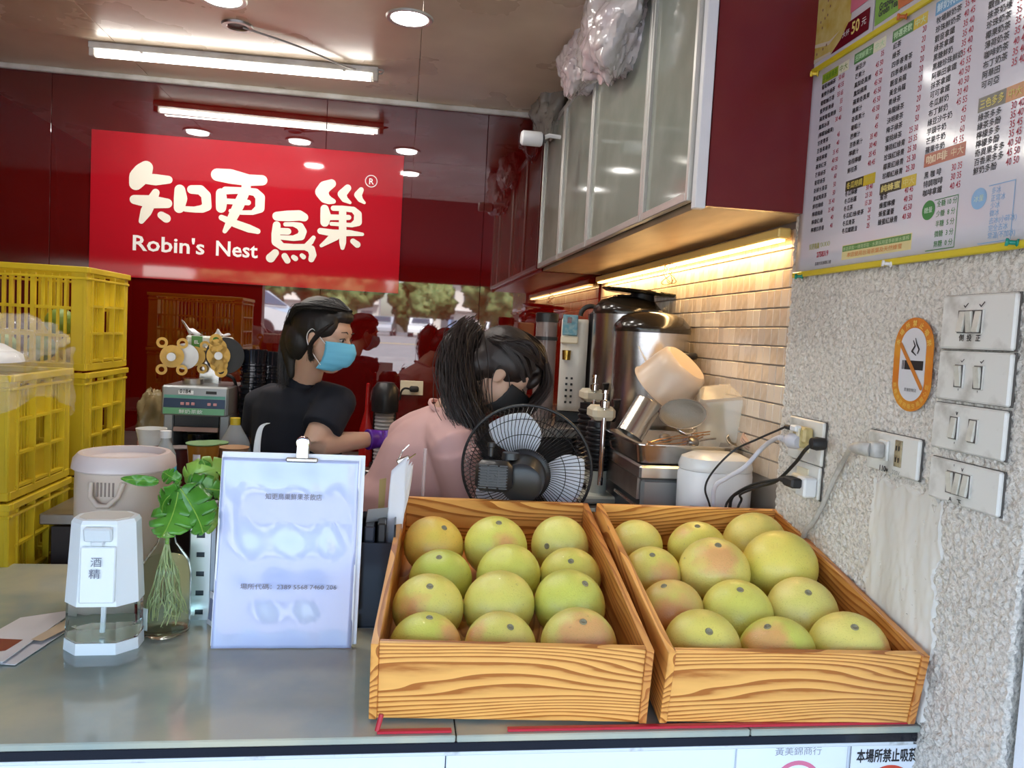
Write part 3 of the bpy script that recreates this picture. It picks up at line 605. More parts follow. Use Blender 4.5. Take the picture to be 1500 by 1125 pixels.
def switch(t, ys, z=0, w=.017, h=.036):
    b = MB(); lo, hi = min(ys) - w / 2 - .002, max(ys) + w / 2 + .002
    groups_ = [ys] if len(ys) == 3 else [[y] for y in ys]
    for g in groups_:
        b = MB(); lo, hi = min(g) - w / 2 - .002, max(g) + w / 2 + .002
        b.box((-.0085, -(lo + hi) / 2, z), (.004, hi - lo, h + .004), bev=.001); b.build('switch_frame', M['white2'], t); b = MB(); b.box((-.0102, -(lo + hi) / 2, z), (.0012, hi - lo - .002, h + .002)); b.build('switch_gap', M['grime_shadow'], t)
    for y in ys:
        b = MB(); b.box((-.0115, -y, z), (.005, w - .0028, h - .001), rot=(0, R(8 if random.random() < .5 else -8), 0), bev=.001); b.build('rocker', rock, t)
def ink(t, items, name='handwriting'):
    b = MB()
    for (s, u, v, sz) in items: b.text(s, PF @ Matrix.Translation((u, v, .0003)), sz, off=.02, align='c')
    b.build(name, M['ink'], t)
t, W, H = plate(1386, 436, 1487, 512, 'switch_plate', 'grimy white plate with three joined rockers, topmost in the column of four', 'switch'); switch(t, [-.028, -.010, .008]); ink(t, [('✓', -.024, .022, .016), ('✓', .012, .022, .018), ('側', -.028, -.031, .012), ('投', -.010, -.031, .012), ('正', .010, -.031, .012)])
t, W, H = plate(1380, 515, 1480, 595, 'switch_plate', 'grimy white plate with two separate rockers, second from the top', 'switch'); switch(t, [-.026, .018]); ink(t, [('✓', -.022, .022, .012), ('✓', .022, .022, .012), ("'", -.026, -.030, .012), ("'", .018, -.030, .012)])
t, W, H = plate(1372, 590, 1472, 675, 'switch_plate', 'grimy white plate with two separate rockers, third from the top', 'switch'); switch(t, [-.026, .018]); ink(t, [('v', -.022, .022, .012), ("'", -.022, -.032, .012)])
t, W, H = plate(1367, 669, 1465, 757, 'switch_plate', 'grimy white plate with three joined rockers, lowest in the column', 'switch'); switch(t, [-.024, -.006, .012]); ink(t, [("'", -.02, .022, .012), ('v', 0, .022, .012), ('A', -.022, -.032, .010), ('下', -.002, -.034, .011)])
tz, W, H = plate(1276, 630, 1346, 704, 'wall_socket', 'old white 220 volt socket plate with a grey plug and an empty brown slot', 'socket')
ink(tz, [('110v', -.018, -.036, .015)]); b = MB(); b.text('220V', PF @ Matrix.Translation((.020, -.036, .0003)), .011, align='c'); b.build('faint_print', mat('faint_ink', (.3, .3, .28), .5), tz)
b = MB(); b.box((-.008, .012 - .034, .004), (.004, .020, .050), bev=.001); b.build('socket_insert', mat('browned_insert', (.38, .31, .18), .5, col2=(.12, .08, .04), nscale=60), tz)
for zz in (-.008, .014):
    for yy in (-.018, -.026): b = MB(); b.box((-.0105, yy, zz), (.001, .002, .009)); b.build('slot', M['black'], tz)
b = MB(); b.box((-.010, .020, .004), (.006, .030, .040), bev=.002); b.build('socket_frame', M['white2'], tz)
# grey plug and its cable
gp = mat('grey_white_plug', (.52, .50, .46), .45, col2=(.36, .34, .31), nscale=30)
p = tz.location + V(-.014, .022, .004); t = thing('grey_plug', 'clear grey plug in the 220 volt socket with a pale cable running down the pier', 'plug', p)
b = MB(); b.box((-.011, 0, 0), (.024, .026, .030), bev=.004); b.tube([(-.022, .002, 0), (-.03, .012, 0), (-.036, .03, -.002), (-.034, .046, -.004)], [.013, .014, .011, .006], 12); b.build('plug_body', gp, t, smooth=50)
pts = [p + V(-.034, .046, -.004), PX(1237, 672, XW - .02), PX(1222, 700, XW - .010), PX(1207, 735, XW - .009), PX(1191, 765, XW - .008), PX(1180, 778, XW - .008), PX(1172, 800, XW - .009)]
b = MB(); b.tube(spline([q - p for q in pts]), .0055, 8); b.build('cable', gp, t, smooth=60)
# left sockets
def socket(px0, py0, px1, py1, lab):
    t, W, H = plate(px0, py0, px1, py1, 'wall_socket', lab, 'socket')
    b = MB(); b.box((-.009, 0, 0), (.004, .05, .052), bev=.001); b.build('socket_insert', M['cream'], t)
    for yy in (-.014, .014):
        for d in (-.004, .004): b = MB(); b.box((-.0115, yy + d, 0), (.001, .002, .009)); b.build('slot', M['black'], t)
    return t
s1_ = socket(1160, 610, 1205, 683, 'upper white socket plate at the pier edge, filled with a yellowed adapter')
s2_ = socket(1160, 672, 1200, 733, 'lower white socket plate at the pier edge behind a white adapter')
yel = mat('yellowed_adapter', (.62, .50, .22), .45, col2=(.45, .34, .14), nscale=40)
q = PX(1183, 637, XW - .016); t = thing('multi_adapter', 'yellowed three-way adapter in the upper pier socket', 'adapter', q)
b = MB(); b.box((-.012, 0, 0), (.024, .055, .036), bev=.005); b.box((-.012, .004, -.006), (.03, .034, .046), bev=.004); b.build('body', yel, t)
b = MB(); b.box((-.028, -.008, .006), (.004, .012, .018), bev=.001); b.build('contact_face', M['cream'], t)
q2 = PX(1168, 628, XW - .045)
t = thing('usb_plug', 'small white charger tip with a thin black cable in the yellowed adapter', 'plug', q2)
b = MB(); b.box((0, .008, 0), (.016, .028, .014), bev=.003); b.build('white_tip', M['white'], t)
b = MB(); b.box((-.004, .034, -.001), (.012, .026, .010), bev=.003); b.build('black_boot', M['blackrub'], t)
pts = [q2 + V(-.006, .045, -.002), P(1110, 643, 1.80), P(1075, 660, 1.80), P(1045, 690, 1.83), P(1033, 715, 1.85), P(1040, 742, 1.87), P(1050, 790, 1.88)]
b = MB(); b.tube(spline([v - q2 for v in pts]), .0026, 6); b.build('cable', M['blackrub'], t, smooth=60)
q3 = PX(1162, 646, XW - .045)
t = thing('white_plug', 'round grey-white plug with a ribbed neck and thick pale cable in the yellowed adapter', 'plug', q3)
lil = mat('pale_cable', (.55, .55, .60), .4)
b = MB(); A = Vector((-.15, 1, 0)).normalized().to_track_quat('Z', 'Y').to_matrix(); b.lathe([(0, -.02), (.012, -.02), (.017, -.012), (.018, .006), (.013, .018), (.009, .022), (0, .022)], seg=20, A=A); b.build('plug_body', lil, t, smooth=40)
for k in range(4): b = MB(); b.lathe([(0, .024 + k * .008), (.009 - k * .0008, .024 + k * .008), (.009 - k * .0008, .029 + k * .008), (0, .029 + k * .008)], seg=14, A=A); b.build('neck_rib', lil, t, smooth=40)
pts = [q3 + V(-.003, .02, 0), q3 + V(-.008, .055, 0), P(1118, 655, 1.79), P(1092, 683, 1.80), P(1065, 700, 1.83), P(1048, 712, 1.85), P(1045, 735, 1.87), P(1048, 790, 1.88)]
b = MB(); b.tube(spline([v - q3 for v in pts]), .0058, 8); b.build('cable', lil, t, smooth=60)
q4 = PX(1196, 650, XW - .045)
t = thing('black_plug', 'small round black plug in the right of the yellowed adapter with a cable curving down', 'plug', q4)
b = MB(); A = Vector((-1, .1, 0)).normalized().to_track_quat('Z', 'Y').to_matrix(); b.lathe([(0, -.018), (.013, -.018), (.015, 0), (.012, .012), (0, .015)], seg=18, A=A); b.build('plug_body', M['blackrub'], t, smooth=40)
pts = [q4 + V(-.008, .004, -.002), q4 + V(-.014, .02, -.018), PX(1165, 678, XW - .05), P(1138, 704, 1.70), P(1112, 712, 1.76), P(1085, 720, 1.83), P(1070, 736, 1.87), P(1070, 790, 1.88)]
b = MB(); b.tube(spline([v - q4 for v in pts]), .0042, 8); b.build('cable', M['blackrub'], t, smooth=60)
q5 = PX(1181, 713, XW - .028)
t = thing('white_adapter', 'clean white cube adapter in the lower pier socket', 'adapter', q5)
b = MB(); b.box((0, 0, 0), (.032, .040, .044), bev=.004); b.build('body', M['white'], t)
b = MB(); b.box((.010, .055, .008), (.012, .05, .022), bev=.004); b.build('side_lug', M['cream'], t)
q6 = PX(1158, 706, XW - .060)
t = thing('black_plug', 'flat black plug in the white cube adapter with a split black cable', 'plug', q6)
b = MB(); b.box((.004, .0, 0), (.026, .046, .022), bev=.004); b.tube([(0, .022, 0), (-.004, .042, -.001)], [.009, .005], 10); b.build('plug_body', M['blackrub'], t)
for k, dz in enumerate((0, .008)):
    pts = [q6 + V(-.004, .040, -.001), P(1112, 707 + k * 6, 1.72), P(1085, 718 + k * 6, 1.80), P(1068 + 18 * k, 732, 1.86), P(1062 + 18 * k, 750, 1.87), P(1062 + 18 * k, 800, 1.88)]
    b = MB(); b.tube(spline([v - q6 for v in pts]), .0032, 7); b.build('cable', M['blackrub'], t, smooth=60)
# no smoking sticker
ce = uv(1334, 532); cu = uv(1334, 512); cl = uv(1334, 556)
f3 = WALLF(.008)
def capsule(R0, R1, n=26):
    out = []
    for i in range(n): a = math.pi * i / (n - 1); out.append((cu[0] + .003 + R0 * math.cos(a), cu[1] + .004 + R0 * math.sin(a)))
    for i in range(n): a = math.pi + math.pi * i / (n - 1); out.append((cl[0] - .003 + R1 * math.cos(a), cl[1] - .004 + R1 * math.sin(a)))
    return out
t = thing('no_smoking_sticker', 'orange rounded no smoking sticker with a crossed cigarette on the rough pier', 'sticker', f3 @ V(*ce, 0)); off = t.location.copy()
b = MB(); b.prism(capsule(.055, .055), f3, .001); b.build('orange_ring', mat('orange_sticker', (.60, .18, .02), .35, col2=(.65, .28, .03), nscale=20), t, off=off)
b = MB(); b.prism(capsule(.036, .036), WALLF(.0092), .0004); b.build('white_field', mat('sticker_white', (.62, .62, .64), .35), t, off=off)
f4 = WALLF(.0100)
b = MB(); m_ = ce; b.prism([(m_[0] - .020, m_[1] - .012), (m_[0] + .032, m_[1] - .012), (m_[0] + .032, m_[1] + .005), (m_[0] - .020, m_[1] + .005)], f4, .0003)
for k in range(2): b.prism([(m_[0] - .027 + k * .0035, m_[1] - .012), (m_[0] - .0255 + k * .0035, m_[1] - .012), (m_[0] - .0255 + k * .0035, m_[1] + .005), (m_[0] - .027 + k * .0035, m_[1] + .005)], f4, .0003)
b.stroke([(m_[0] + .01, m_[1] + .015, .001), (m_[0] - .002, m_[1] + .022, .0018), (m_[0] + .006, m_[1] + .032, .0016), (m_[0] + .0, m_[1] + .042, .0008)], f4, z=.0003, seg=8)
b.stroke([(m_[0] + .014, m_[1] + .018, .001), (m_[0] + .018, m_[1] + .026, .0018), (m_[0] + .010, m_[1] + .036, .0014), (m_[0] + .006, m_[1] + .046, .0008)], f4, z=.0003, seg=8)
b.text('菸害防制法', f4 @ Matrix.Translation((m_[0] + .002, m_[1] - .052, .0003)), .007, align='c'); b.build('cigarette_print', M['ink'], t, off=off)
b = MB(); b.stroke([(m_[0] - .034, m_[1] + .034, .0042), (m_[0] + .032, m_[1] - .044, .0042)], WALLF(.0106), seg=10); b.build('slash', mat('orange_slash', (.55, .19, .03), .35), t, off=off)
b = MB()
for i, ch in enumerate('本場所禁止吸菸'):
    a = R(168 - i * 26); r_ = .0445; o_ = V(cu[0] + .003 + r_ * math.cos(a), cu[1] + .004 + r_ * math.sin(a), 0)
    b.text(ch, WALLF(.0098) @ Matrix.Translation(o_) @ Matrix.Rotation(a - R(90), 4, 'Z') @ Matrix.Translation((0, -.005, 0)), .0125, off=.02, align='c')
for i, ch in enumerate('嘉義市政府衛生局關心您'):
    a = R(190 + i * 16); r_ = .0455; o_ = V(cl[0] - .003 + r_ * math.cos(a), cl[1] - .004 + r_ * math.sin(a), 0)
    b.text(ch, WALLF(.0098) @ Matrix.Translation(o_) @ Matrix.Rotation(a + R(90), 4, 'Z') @ Matrix.Translation((0, -.004, 0)), .010, align='c')
b.build('ring_text', mat('yellow_sticker_text', (.80, .55, .12), .4), t, off=off)
# notices on the counter front
FF = frame((0, 1.2238, 0), (1, 0, 0), (0, 0, 1))
def fp(px, py): p = P(px, py, 1.2238); return p.x, p.z
for nm, lab, (x0, x1), py, txt, sz, col, pic in (('notice', 'thin bordered white shop notice on the counter front, left of the smoking notice', (1079, 1242), 1092, '黃美錦商行', .0165, (.25, .25, .28), (.62, .16, .26)),
                                            ('notice', 'white no smoking notice with bold black heading on the counter front at the right end', (1246, 1362), 1091, '本場所禁止吸菸', .026, (.012, .012, .014), (.60, .06, .03))):
    a, c = fp(x0, py), fp(x1, py); w2 = c[0] - a[0]; t = thing(nm, lab, 'notice', FF @ V(a[0], a[1] - .12, 0)); off = t.location.copy()
    b = MB(); b.box(FF @ V((a[0] + c[0]) / 2, a[1] - .06, .0006), (w2, .0012, .12)); b.build('sheet', mat('notice_paper', (.72, .77, .82), .3), t, off=off)
    b = MB()
    for q in (((a[0], a[1]), (c[0], a[1])), ((a[0] + .0006, a[1]), (a[0] + .0006, a[1] - .12)), ((c[0] - .0006, a[1]), (c[0] - .0006, a[1] - .12))): b.stroke([(*q[0], .0007), (*q[1], .0007)], FF, z=.0016, seg=6)
    b.build('border', mat('notice_border', (.45, .47, .5) if sz < .02 else (.08, .08, .09), .5), t, off=off)
    b = MB(); k = .55 if sz < .02 else .5; b.text(txt, FF @ Matrix.Translation((a[0] + w2 * (k if sz < .02 else .46), a[1] - (.018 if sz < .02 else .030), .0016)), sz, off=.0 if sz < .02 else .035, align='c', width=w2 * (.42 if sz < .02 else .76)); b.build('heading', mat('heading_ink', col, .4), t, off=off)
    b = MB(); cx_ = a[0] + w2 * (.56 if sz < .02 else .52); cz_ = a[1] - (.075 if sz < .02 else .088)
    for k in range(20):
        a0, a1 = R(k * 9), R(k * 9 + 9); r0, r1 = (.038, .046) if sz < .02 else (.036, .05)
        b._add([FF @ V(cx_ + r * math.cos(q), cz_ + r * math.sin(q), .0016) for r, q in ((r0, a0), (r1, a0), (r1, a1), (r0, a1))], [(0, 1, 2, 3)])
    b.build('printed_arc', mat('arc_ink', pic, .4), t, off=off)
# ================================================================== the two fruit crates and the pomelos
wood_x = wood_mat('pine_grain_x', (.84, .43, .11), (.40, .13, .02), 'x', 1.0)
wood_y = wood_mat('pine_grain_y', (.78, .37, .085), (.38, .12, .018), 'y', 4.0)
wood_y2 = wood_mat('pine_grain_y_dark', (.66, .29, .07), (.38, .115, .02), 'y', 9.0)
def crate(loc, w, h, L, yaw, pit, lab):
    t = thing('wooden_crate', lab, 'crate', loc, (pit, 0, yaw)); k = .013
    b = MB(); b.box((w / 2, .010 + k / 2 - .006, h / 2), (w - 2 * k, k, h), bev=.001); b.build('front_panel', wood_x, t)
    b = MB(); b.box((w / 2, L - k / 2, h / 2), (w - 2 * k, k, h), bev=.001); b.build('back_panel', wood_x, t)
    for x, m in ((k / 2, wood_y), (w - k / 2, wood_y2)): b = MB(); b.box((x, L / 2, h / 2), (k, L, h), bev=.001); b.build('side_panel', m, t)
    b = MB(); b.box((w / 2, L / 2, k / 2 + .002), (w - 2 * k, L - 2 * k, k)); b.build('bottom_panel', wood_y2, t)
    for x in (.03, w - .03): b = MB(); b.box((x, L - .03, -.058), (.03, .03, .112)); 
    return t
ca = dict(loc=(-.027, 1.259, .8545), w=.467, h=.137, L=.69, yaw=-.066, pit=.141)
cb = dict(loc=(.462, 1.229, .8545), w=.462, h=.136, L=.628, yaw=-.043, pit=.183)
crates = [crate(**ca, lab='open pine crate of pomelos on the counter, the left one beside the papers'), crate(**cb, lab='open pine crate of pomelos on the counter, the right one against the plaster pier')]
# a wooden batten under the raised back of each crate
for c_, nm in ((ca, 'left'), (cb, 'right')):
    Rm = Euler((c_['pit'], 0, c_['yaw'])).to_matrix(); q = V(*c_['loc']) + Rm @ V(c_['w'] / 2, c_['L'] - .06, 0)
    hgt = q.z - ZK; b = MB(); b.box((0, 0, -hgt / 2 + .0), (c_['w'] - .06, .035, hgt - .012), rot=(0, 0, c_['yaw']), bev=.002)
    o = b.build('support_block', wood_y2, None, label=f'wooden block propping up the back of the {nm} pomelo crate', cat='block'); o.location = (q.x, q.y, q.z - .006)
def pomelo_mat():
    m = bpy.data.materials.new('pomelo_skin'); m.use_nodes = True; n = m.node_tree; L = n.links; b = n.nodes['Principled BSDF']
    tc = n.nodes.new('ShaderNodeTexCoord'); oi = n.nodes.new('ShaderNodeObjectInfo')
    cx_ = n.nodes.new('ShaderNodeCombineXYZ')
    for i, s_ in enumerate((37, 61, 23)):
        mu = n.nodes.new('ShaderNodeMath'); mu.operation = 'MULTIPLY'; mu.inputs[1].default_value = s_; L.new(oi.outputs['Random'], mu.inputs[0]); L.new(mu.outputs[0], cx_.inputs[i])
    ad = n.nodes.new('ShaderNodeVectorMath'); ad.operation = 'ADD'; L.new(tc.outputs['Object'], ad.inputs[0]); L.new(cx_.outputs[0], ad.inputs[1])
    def attr(nm): a = n.nodes.new('ShaderNodeAttribute'); a.attribute_type = 'OBJECT'; a.attribute_name = nm; return a
    def noise(sc_, d=2): t = n.nodes.new('ShaderNodeTexNoise'); t.inputs['Scale'].default_value = sc_; t.inputs['Detail'].default_value = d; L.new(ad.outputs[0], t.inputs['Vector']); return t
    def ramp(src, p0, p1, o0=0, o1=1): r = n.nodes.new('ShaderNodeMapRange'); r.inputs[1].default_value = p0; r.inputs[2].default_value = p1; r.inputs[3].default_value = o0; r.inputs[4].default_value = o1; L.new(src, r.inputs[0]); return r.outputs[0]
    def mix(f, a, c):
        x = n.nodes.new('ShaderNodeMix'); x.data_type = 'RGBA'; L.new(f, x.inputs['Factor'])
        for s_, v in ((6, a), (7, c)):
            if isinstance(v, tuple): x.inputs[s_].default_value = (*v, 1)
            else: L.new(v, x.inputs[s_])
        return x.outputs[2]
    c1 = mix(ramp(noise(1.1).outputs['Fac'], .40, .68, 0, .40), attr('tint').outputs['Color'], (.60, .60, .10))
    ds = n.nodes.new('ShaderNodeVectorMath'); ds.operation = 'DISTANCE'; L.new(tc.outputs['Object'], ds.inputs[0]); L.new(attr('blush').outputs['Vector'], ds.inputs[1])
    n1 = n.nodes.new('ShaderNodeMath'); n1.operation = 'MULTIPLY_ADD'; n1.inputs[1].default_value = .7; L.new(noise(2.6).outputs['Fac'], n1.inputs[0]); L.new(ds.outputs['Value'], n1.inputs[2])
    n2 = n.nodes.new('ShaderNodeMath'); n2.operation = 'SUBTRACT'; L.new(n1.outputs[0], n2.inputs[0]); L.new(attr('blush_r').outputs['Fac'], n2.inputs[1])
    c2 = mix(ramp(n2.outputs[0], .02, .46, .68, 0), c1, (.80, .31, .15))
    c3 = mix(ramp(noise(30, 2).outputs['Fac'], .60, .74, 0, .45), c2, (.36, .30, .05))
    c4 = mix(ramp(noise(6, 4).outputs['Fac'], .70, .78, 0, .6), c3, (.22, .15, .05))
    L.new(c4, b.inputs['Base Color']); b.inputs['Roughness'].default_value = .40; b.inputs['Coat Weight'].default_value = .08
    b.inputs['Subsurface Weight'].default_value = .05; b.inputs['Subsurface Scale'].default_value = .01
    bp = n.nodes.new('ShaderNodeBump'); bp.inputs['Strength'].default_value = .35; bp.inputs['Distance'].default_value = .002
    L.new(noise(24, 2).outputs['Fac'], bp.inputs['Height']); L.new(bp.outputs[0], b.inputs['Normal']); return m
pm = pomelo_mat(); stem_m = mat('stem_scar', (.30, .28, .17), .8, col2=(.16, .13, .07), nscale=200)
def pomelo_proto():
    b = MB(); pr = []
    for i in range(25):
        a = math.pi * i / 24; z = -math.cos(a); r = math.sin(a)
        r *= 1 - .06 * max(0, z) ** 2; z2 = z * .90 - (.05 * math.exp(-(r / .16) ** 2) if z > 0 else -.05 * math.exp(-(r / .2) ** 2))
        pr.append((r, z2))
    pr[0] = (0, pr[0][1]); pr[-1] = (0, pr[-1][1]); b.lathe(pr, seg=36)
    o = b.build('pomelo', pm, smooth=180); me = o.data; bpy.data.objects.remove(o)
    s = MB(); s.lathe([(0, .82), (.085, .82), (.10, .862), (.08, .89), (.05, .875), (.035, .855), (0, .855)], seg=12); o = s.build('stem', stem_m, smooth=60); ms = o.data; bpy.data.objects.remove(o)
    return me, ms
pme, sme = pomelo_proto()
rowname = ['back', 'third', 'second', 'front']; colname = ['left', 'middle', 'right']
desc = {0: [['orange-yellow pomelo with a blemished stem end', 'yellow-green pomelo with a small pink blush', 'plain pale yellow pomelo'], ['green mottled pomelo with ringed stem scar', 'yellow-green pomelo with hidden stem', 'olive yellow pomelo with centred stem'],
            ['golden green pomelo with pink cheek', 'broad plain yellow-green pomelo', 'large greenish pomelo with pitted skin'], ['yellow-green pomelo blushed pink at the right', 'olive yellow pomelo with offset stem', 'pale pomelo with broad pink flush']],
        1: [['smooth pale yellow pomelo', 'yellow pomelo with bright top', 'plain warm yellow pomelo'], ['yellow pomelo with pink side patch', 'yellow pomelo with a rosy centre', 'largest smooth yellow pomelo'],
            ['tall rosy brown cheeked pomelo', 'rounded yellow-green pomelo', 'flattened pale yellow pomelo'], ['pomelo creased around its dark stem', 'green and pink flushed pomelo', 'flat pale yellow pomelo']]}
fr = {0: [[(633, 806, 87), (725, 809, 91), (826, 806, 84)], [(645, 853, 90), (745, 852, 93), (838, 851, 88)], [(619, 899, 102), (726, 894, 103), (831, 895, 104)], [(623, 951, 104), (733, 953, 104), (847, 953, 110)]],
      1: [[(931, 802, 76), (1022, 812, 84), (1120, 812, 90)], [(959, 849, 84), (1054, 858, 101), (1159, 859, 107)], [(985, 899, 92), (1081, 908, 100), (1177, 904, 100)], [(1028, 957, 110), (1146, 955, 106), (1252, 956, 110)]]}
rnd = random.Random(21)
H_ = None    # stem hidden
spec = {  # stem (dx, dz) on the visible disc, skin tint, blush (dx, dz, radius)
 0: [[((.35, .65), (.84, .54, .10), None), ((.07, .80), (.74, .70, .14), (.3, .1, .42)), ((-.48, -.05), (.80, .74, .20), None)],
     [((-.09, .75), (.56, .60, .10), None), (H_, (.70, .68, .13), None), ((0, .58), (.72, .64, .13), None)],
     [((.02, .65), (.76, .66, .15), (-.45, -.1, .5)), (H_, (.74, .66, .15), None), ((.42, .65), (.64, .65, .12), None)],
     [((.08, .85), (.70, .69, .12), (.85, .3, .6)), ((.27, .6), (.76, .65, .16), (-.8, .3, .35)), ((.09, .65), (.77, .66, .18), (.3, .2, .85))]],
 1: [[(H_, (.83, .73, .19), None), ((-.05, .85), (.80, .71, .15), (-.6, .6, .4)), (H_, (.82, .68, .18), None)],
     [((-.02, .72), (.80, .68, .16), (.65, -.05, .65)), ((.06, .80), (.81, .68, .18), (.1, .42, .62)), (H_, (.80, .68, .14), None)],
     [((-.3, .78), (.74, .54, .15), (.2, -.5, .9)), ((.04, .73), (.76, .71, .15), None), ((.14, .6), (.83, .71, .22), None)],
     [((.16, .47), (.78, .67, .15), None), ((-.32, .7), (.64, .66, .12), (-.35, .15, .8)), ((.11, .65), (.81, .71, .19), (.95, .2, .4))]]}

pink_face = 0
for ci, c_ in enumerate((ca, cb)):
    Rm = Euler((c_['pit'], 0, c_['yaw'])).to_matrix(); o0 = V(*c_['loc']); nrm = Rm @ V(0, 0, 1); placed = []
    for ri in range(4):
        for k in range(3):
            px, py, d = fr[ci][ri][k]; dr = ray(px, py)
            h = .070; s_ = (o0 + nrm * h - CAM).dot(nrm) / dr.dot(nrm); p = CAM + dr * s_; rad = d / 2 * s_ * 1.035
            placed.append([p, rad, ri, k])
    for _ in range(60):                       # settle: push touching fruit apart inside the crate
        for i in range(12):
            for j in range(i):
                a, e = placed[i], placed[j]; v = a[0] - e[0]; need = (a[1] + e[1]) * .98
                if v.length < need: v = v.normalized() * (need - v.length) * .5; a[0] = a[0] + v; e[0] = e[0] - v
        for q in placed:
            l = Rm.transposed() @ (q[0] - o0); r_ = q[1]
            l.x = min(max(l.x, .016 + r_), c_['w'] - .016 - r_); l.y = min(max(l.y, .022 + r_), c_['L'] - .016 - r_); l.z = max(l.z, .018 + r_ * .9); l.z = min(l.z, .018 + r_ * .9 + .01)
            q[0] = o0 + Rm @ l
    for p, rad, ri, k in placed:
        lab = f'{desc[ci][ri][k]}, {rowname[ri]} row {colname[k]} in the {"left" if ci == 0 else "right"} crate'
        st_, tint, bl_ = spec[ci][ri][k]; vd = (p - CAM).normalized(); rg_ = vd.cross(V(0, 0, 1)).normalized(); up_ = rg_.cross(vd)
        face = lambda x, y: (rg_ * x + up_ * y - vd * math.sqrt(max(.02, 1 - x * x - y * y))).normalized()
        zd = face(*st_) if st_ else (vd * .7 - up_ * .6 + rg_ * .2).normalized(); q_ = zd.to_track_quat('Z', 'Y') @ Euler((0, 0, rnd.uniform(0, 6))).to_quaternion()
        o = bpy.data.objects.new('pomelo', pme); COL.objects.link(o); o.location = p; o.scale = (rad * rnd.uniform(.98, 1.0), rad * .99, rad * rnd.uniform(.97, 1.03)); o.rotation_euler = q_.to_euler(); o['tint'] = tint
        bd_ = q_.inverted() @ face(bl_[0], bl_[1]) if bl_ else V(0, 0, -3); o['blush'] = tuple(bd_); o['blush_r'] = float(bl_[2]) if bl_ else 0.0
        o['label'] = lab; o['category'] = 'fruit'; o['group'] = f'pomelos in the {"left" if ci == 0 else "right"} crate'
        s_ = bpy.data.objects.new('stem', sme); COL.objects.link(s_); s_.parent = o

# ================================================================== things on the counter
def base(px, py): return PZ(px, py, ZK)
clear = mat('clear_plastic', (.86, .92, .94), .03, trans=1, ior=1.12)
glass = mat('clear_glass', (.88, .95, .90), .01, trans=1, ior=1.14)
water = mat('water', (.90, .96, .90), .0, trans=1, ior=1.04)
# --- soap dispenser: octagonal, tapered white head on a clear tank
p = base(153, 944); t = thing('soap_dispenser', 'white tapered alcohol dispenser with a clear liquid tank at the counter front', 'dispenser', p, (0, 0, R(2)))
wd = mat('dispenser_white', (.74, .79, .80), .22)
def octo(w, d, c, z): return [(x, y, z) for x, y in ((-w + c, -d), (w - c, -d), (w, -d + c), (w, d - c), (w - c, d), (-w + c, d), (-w, d - c), (-w, -d + c))]
def loft(rings, b):
    n = len(rings[0]); vs = [v for r in rings for v in r]; fs = [(i * n + k, i * n + (k + 1) % n, (i + 1) * n + (k + 1) % n, (i + 1) * n + k) for i in range(len(rings) - 1) for k in range(n)]
    fs += [list(range(n))[::-1], [(len(rings) - 1) * n + k for k in range(n)]]; return b._add(vs, fs)
b = MB(); loft([octo(.068, .052, .032, 0), octo(.0665, .051, .031, .024)], b); b.build('foot', wd, t)
b = MB(); loft([octo(.0655, .050, .030, .0245), octo(.064, .049, .030, .100)], b)
b.build('tank', clear, t)
b = MB(); b.tube([(-.002, 0, .03), (0, 0, .105)], .005, 8); b.build('dip_tube', M['white'], t)
b = MB(); loft([octo(.0615, .047, .028, .026), octo(.061, .0465, .028, .052)], b); b.build('liquid', water, t)
b = MB(); loft([octo(.0665, .051, .031, .1005), octo(.064, .049, .030, .15), octo(.058, .044, .026, .268), octo(.054, .041, .024, .276)], b); b.build('head', wd, t)
b = MB(); b.box((.002, -.0515, .168), (.062, .010, .115), rot=(R(-2.5), 0, 0), bev=.002); b.build('front_plate', wd, t)
b = MB(); b.box((.0, -.0475, .250), (.050, .014, .030), rot=(R(12), 0, 0), bev=.003); b.box((0, -.045, .232), (.022, .022, .010), bev=.002); b.build('spout', mat('dispenser_grey', (.62, .67, .69), .3), t)
b = MB(); loft([octo(.046, .034, .02, .2762), octo(.045, .033, .02, .2775)], b); b.build('sensor_top', mat('beige_cap', (.58, .56, .50), .25), t); t.scale = (1, 1, .93)
DF = frame((.0, -.0655, .0), (1, 0, 0), (0, math.sin(R(2.5)) * 1, 1))
b = MB(); b.text('酒', DF @ Matrix.Translation((.0, .188, .002)), .021, align='c'); b.text('精', DF @ Matrix.Translation((-.002, .164, .002)), .021, align='c', off=.01); b.build('handwriting', mat('pencil_ink', (.16, .17, .22), .5), t)
# --- flyers on the counter
def sheet_at(name, lab, cat, corners, z, m, thick=.0012, curl=0):
    q = [PZ(x, y, z) for x, y in corners]; c0 = sum(q, V(0, 0, 0)) / 4; t = thing(name, lab, cat, (c0.x, c0.y, z))
    b = MB(); b.grid(lambda u, v: (q[0].lerp(q[1], u)).lerp(q[3].lerp(q[2], u), v) - c0 + V(0, 0, curl * (abs(u - .5) * 2) ** 2), 9, 9); b.build('sheet', m, t, solid=thick)
    def F_(x, y, lift=.001): d = PZ(x, y, z + lift); return d - c0
    return t, F_
pap2 = mat('flyer_paper', (.66, .64, .64), .35)
t, F_ = sheet_at('printed_flyer', 'lower white flyer lying flat on the counter at the left edge', 'flyer', [(-60, 968), (22, 974), (112, 915), (45, 905)], ZK + .003, pap2)
t, F_ = sheet_at('printed_flyer', 'upper white flyer with a dark red box lying at the left picture edge', 'flyer', [(-80, 966), (4, 970), (112, 893), (30, 905)], ZK + .009, pap2)
b = MB(); b.quad(F_(-30, 958), F_(8, 953), F_(34, 937), (F_(-10, 935))); b.build('red_box_print', mat('flyer_red', (.22, .03, .03), .3), t)
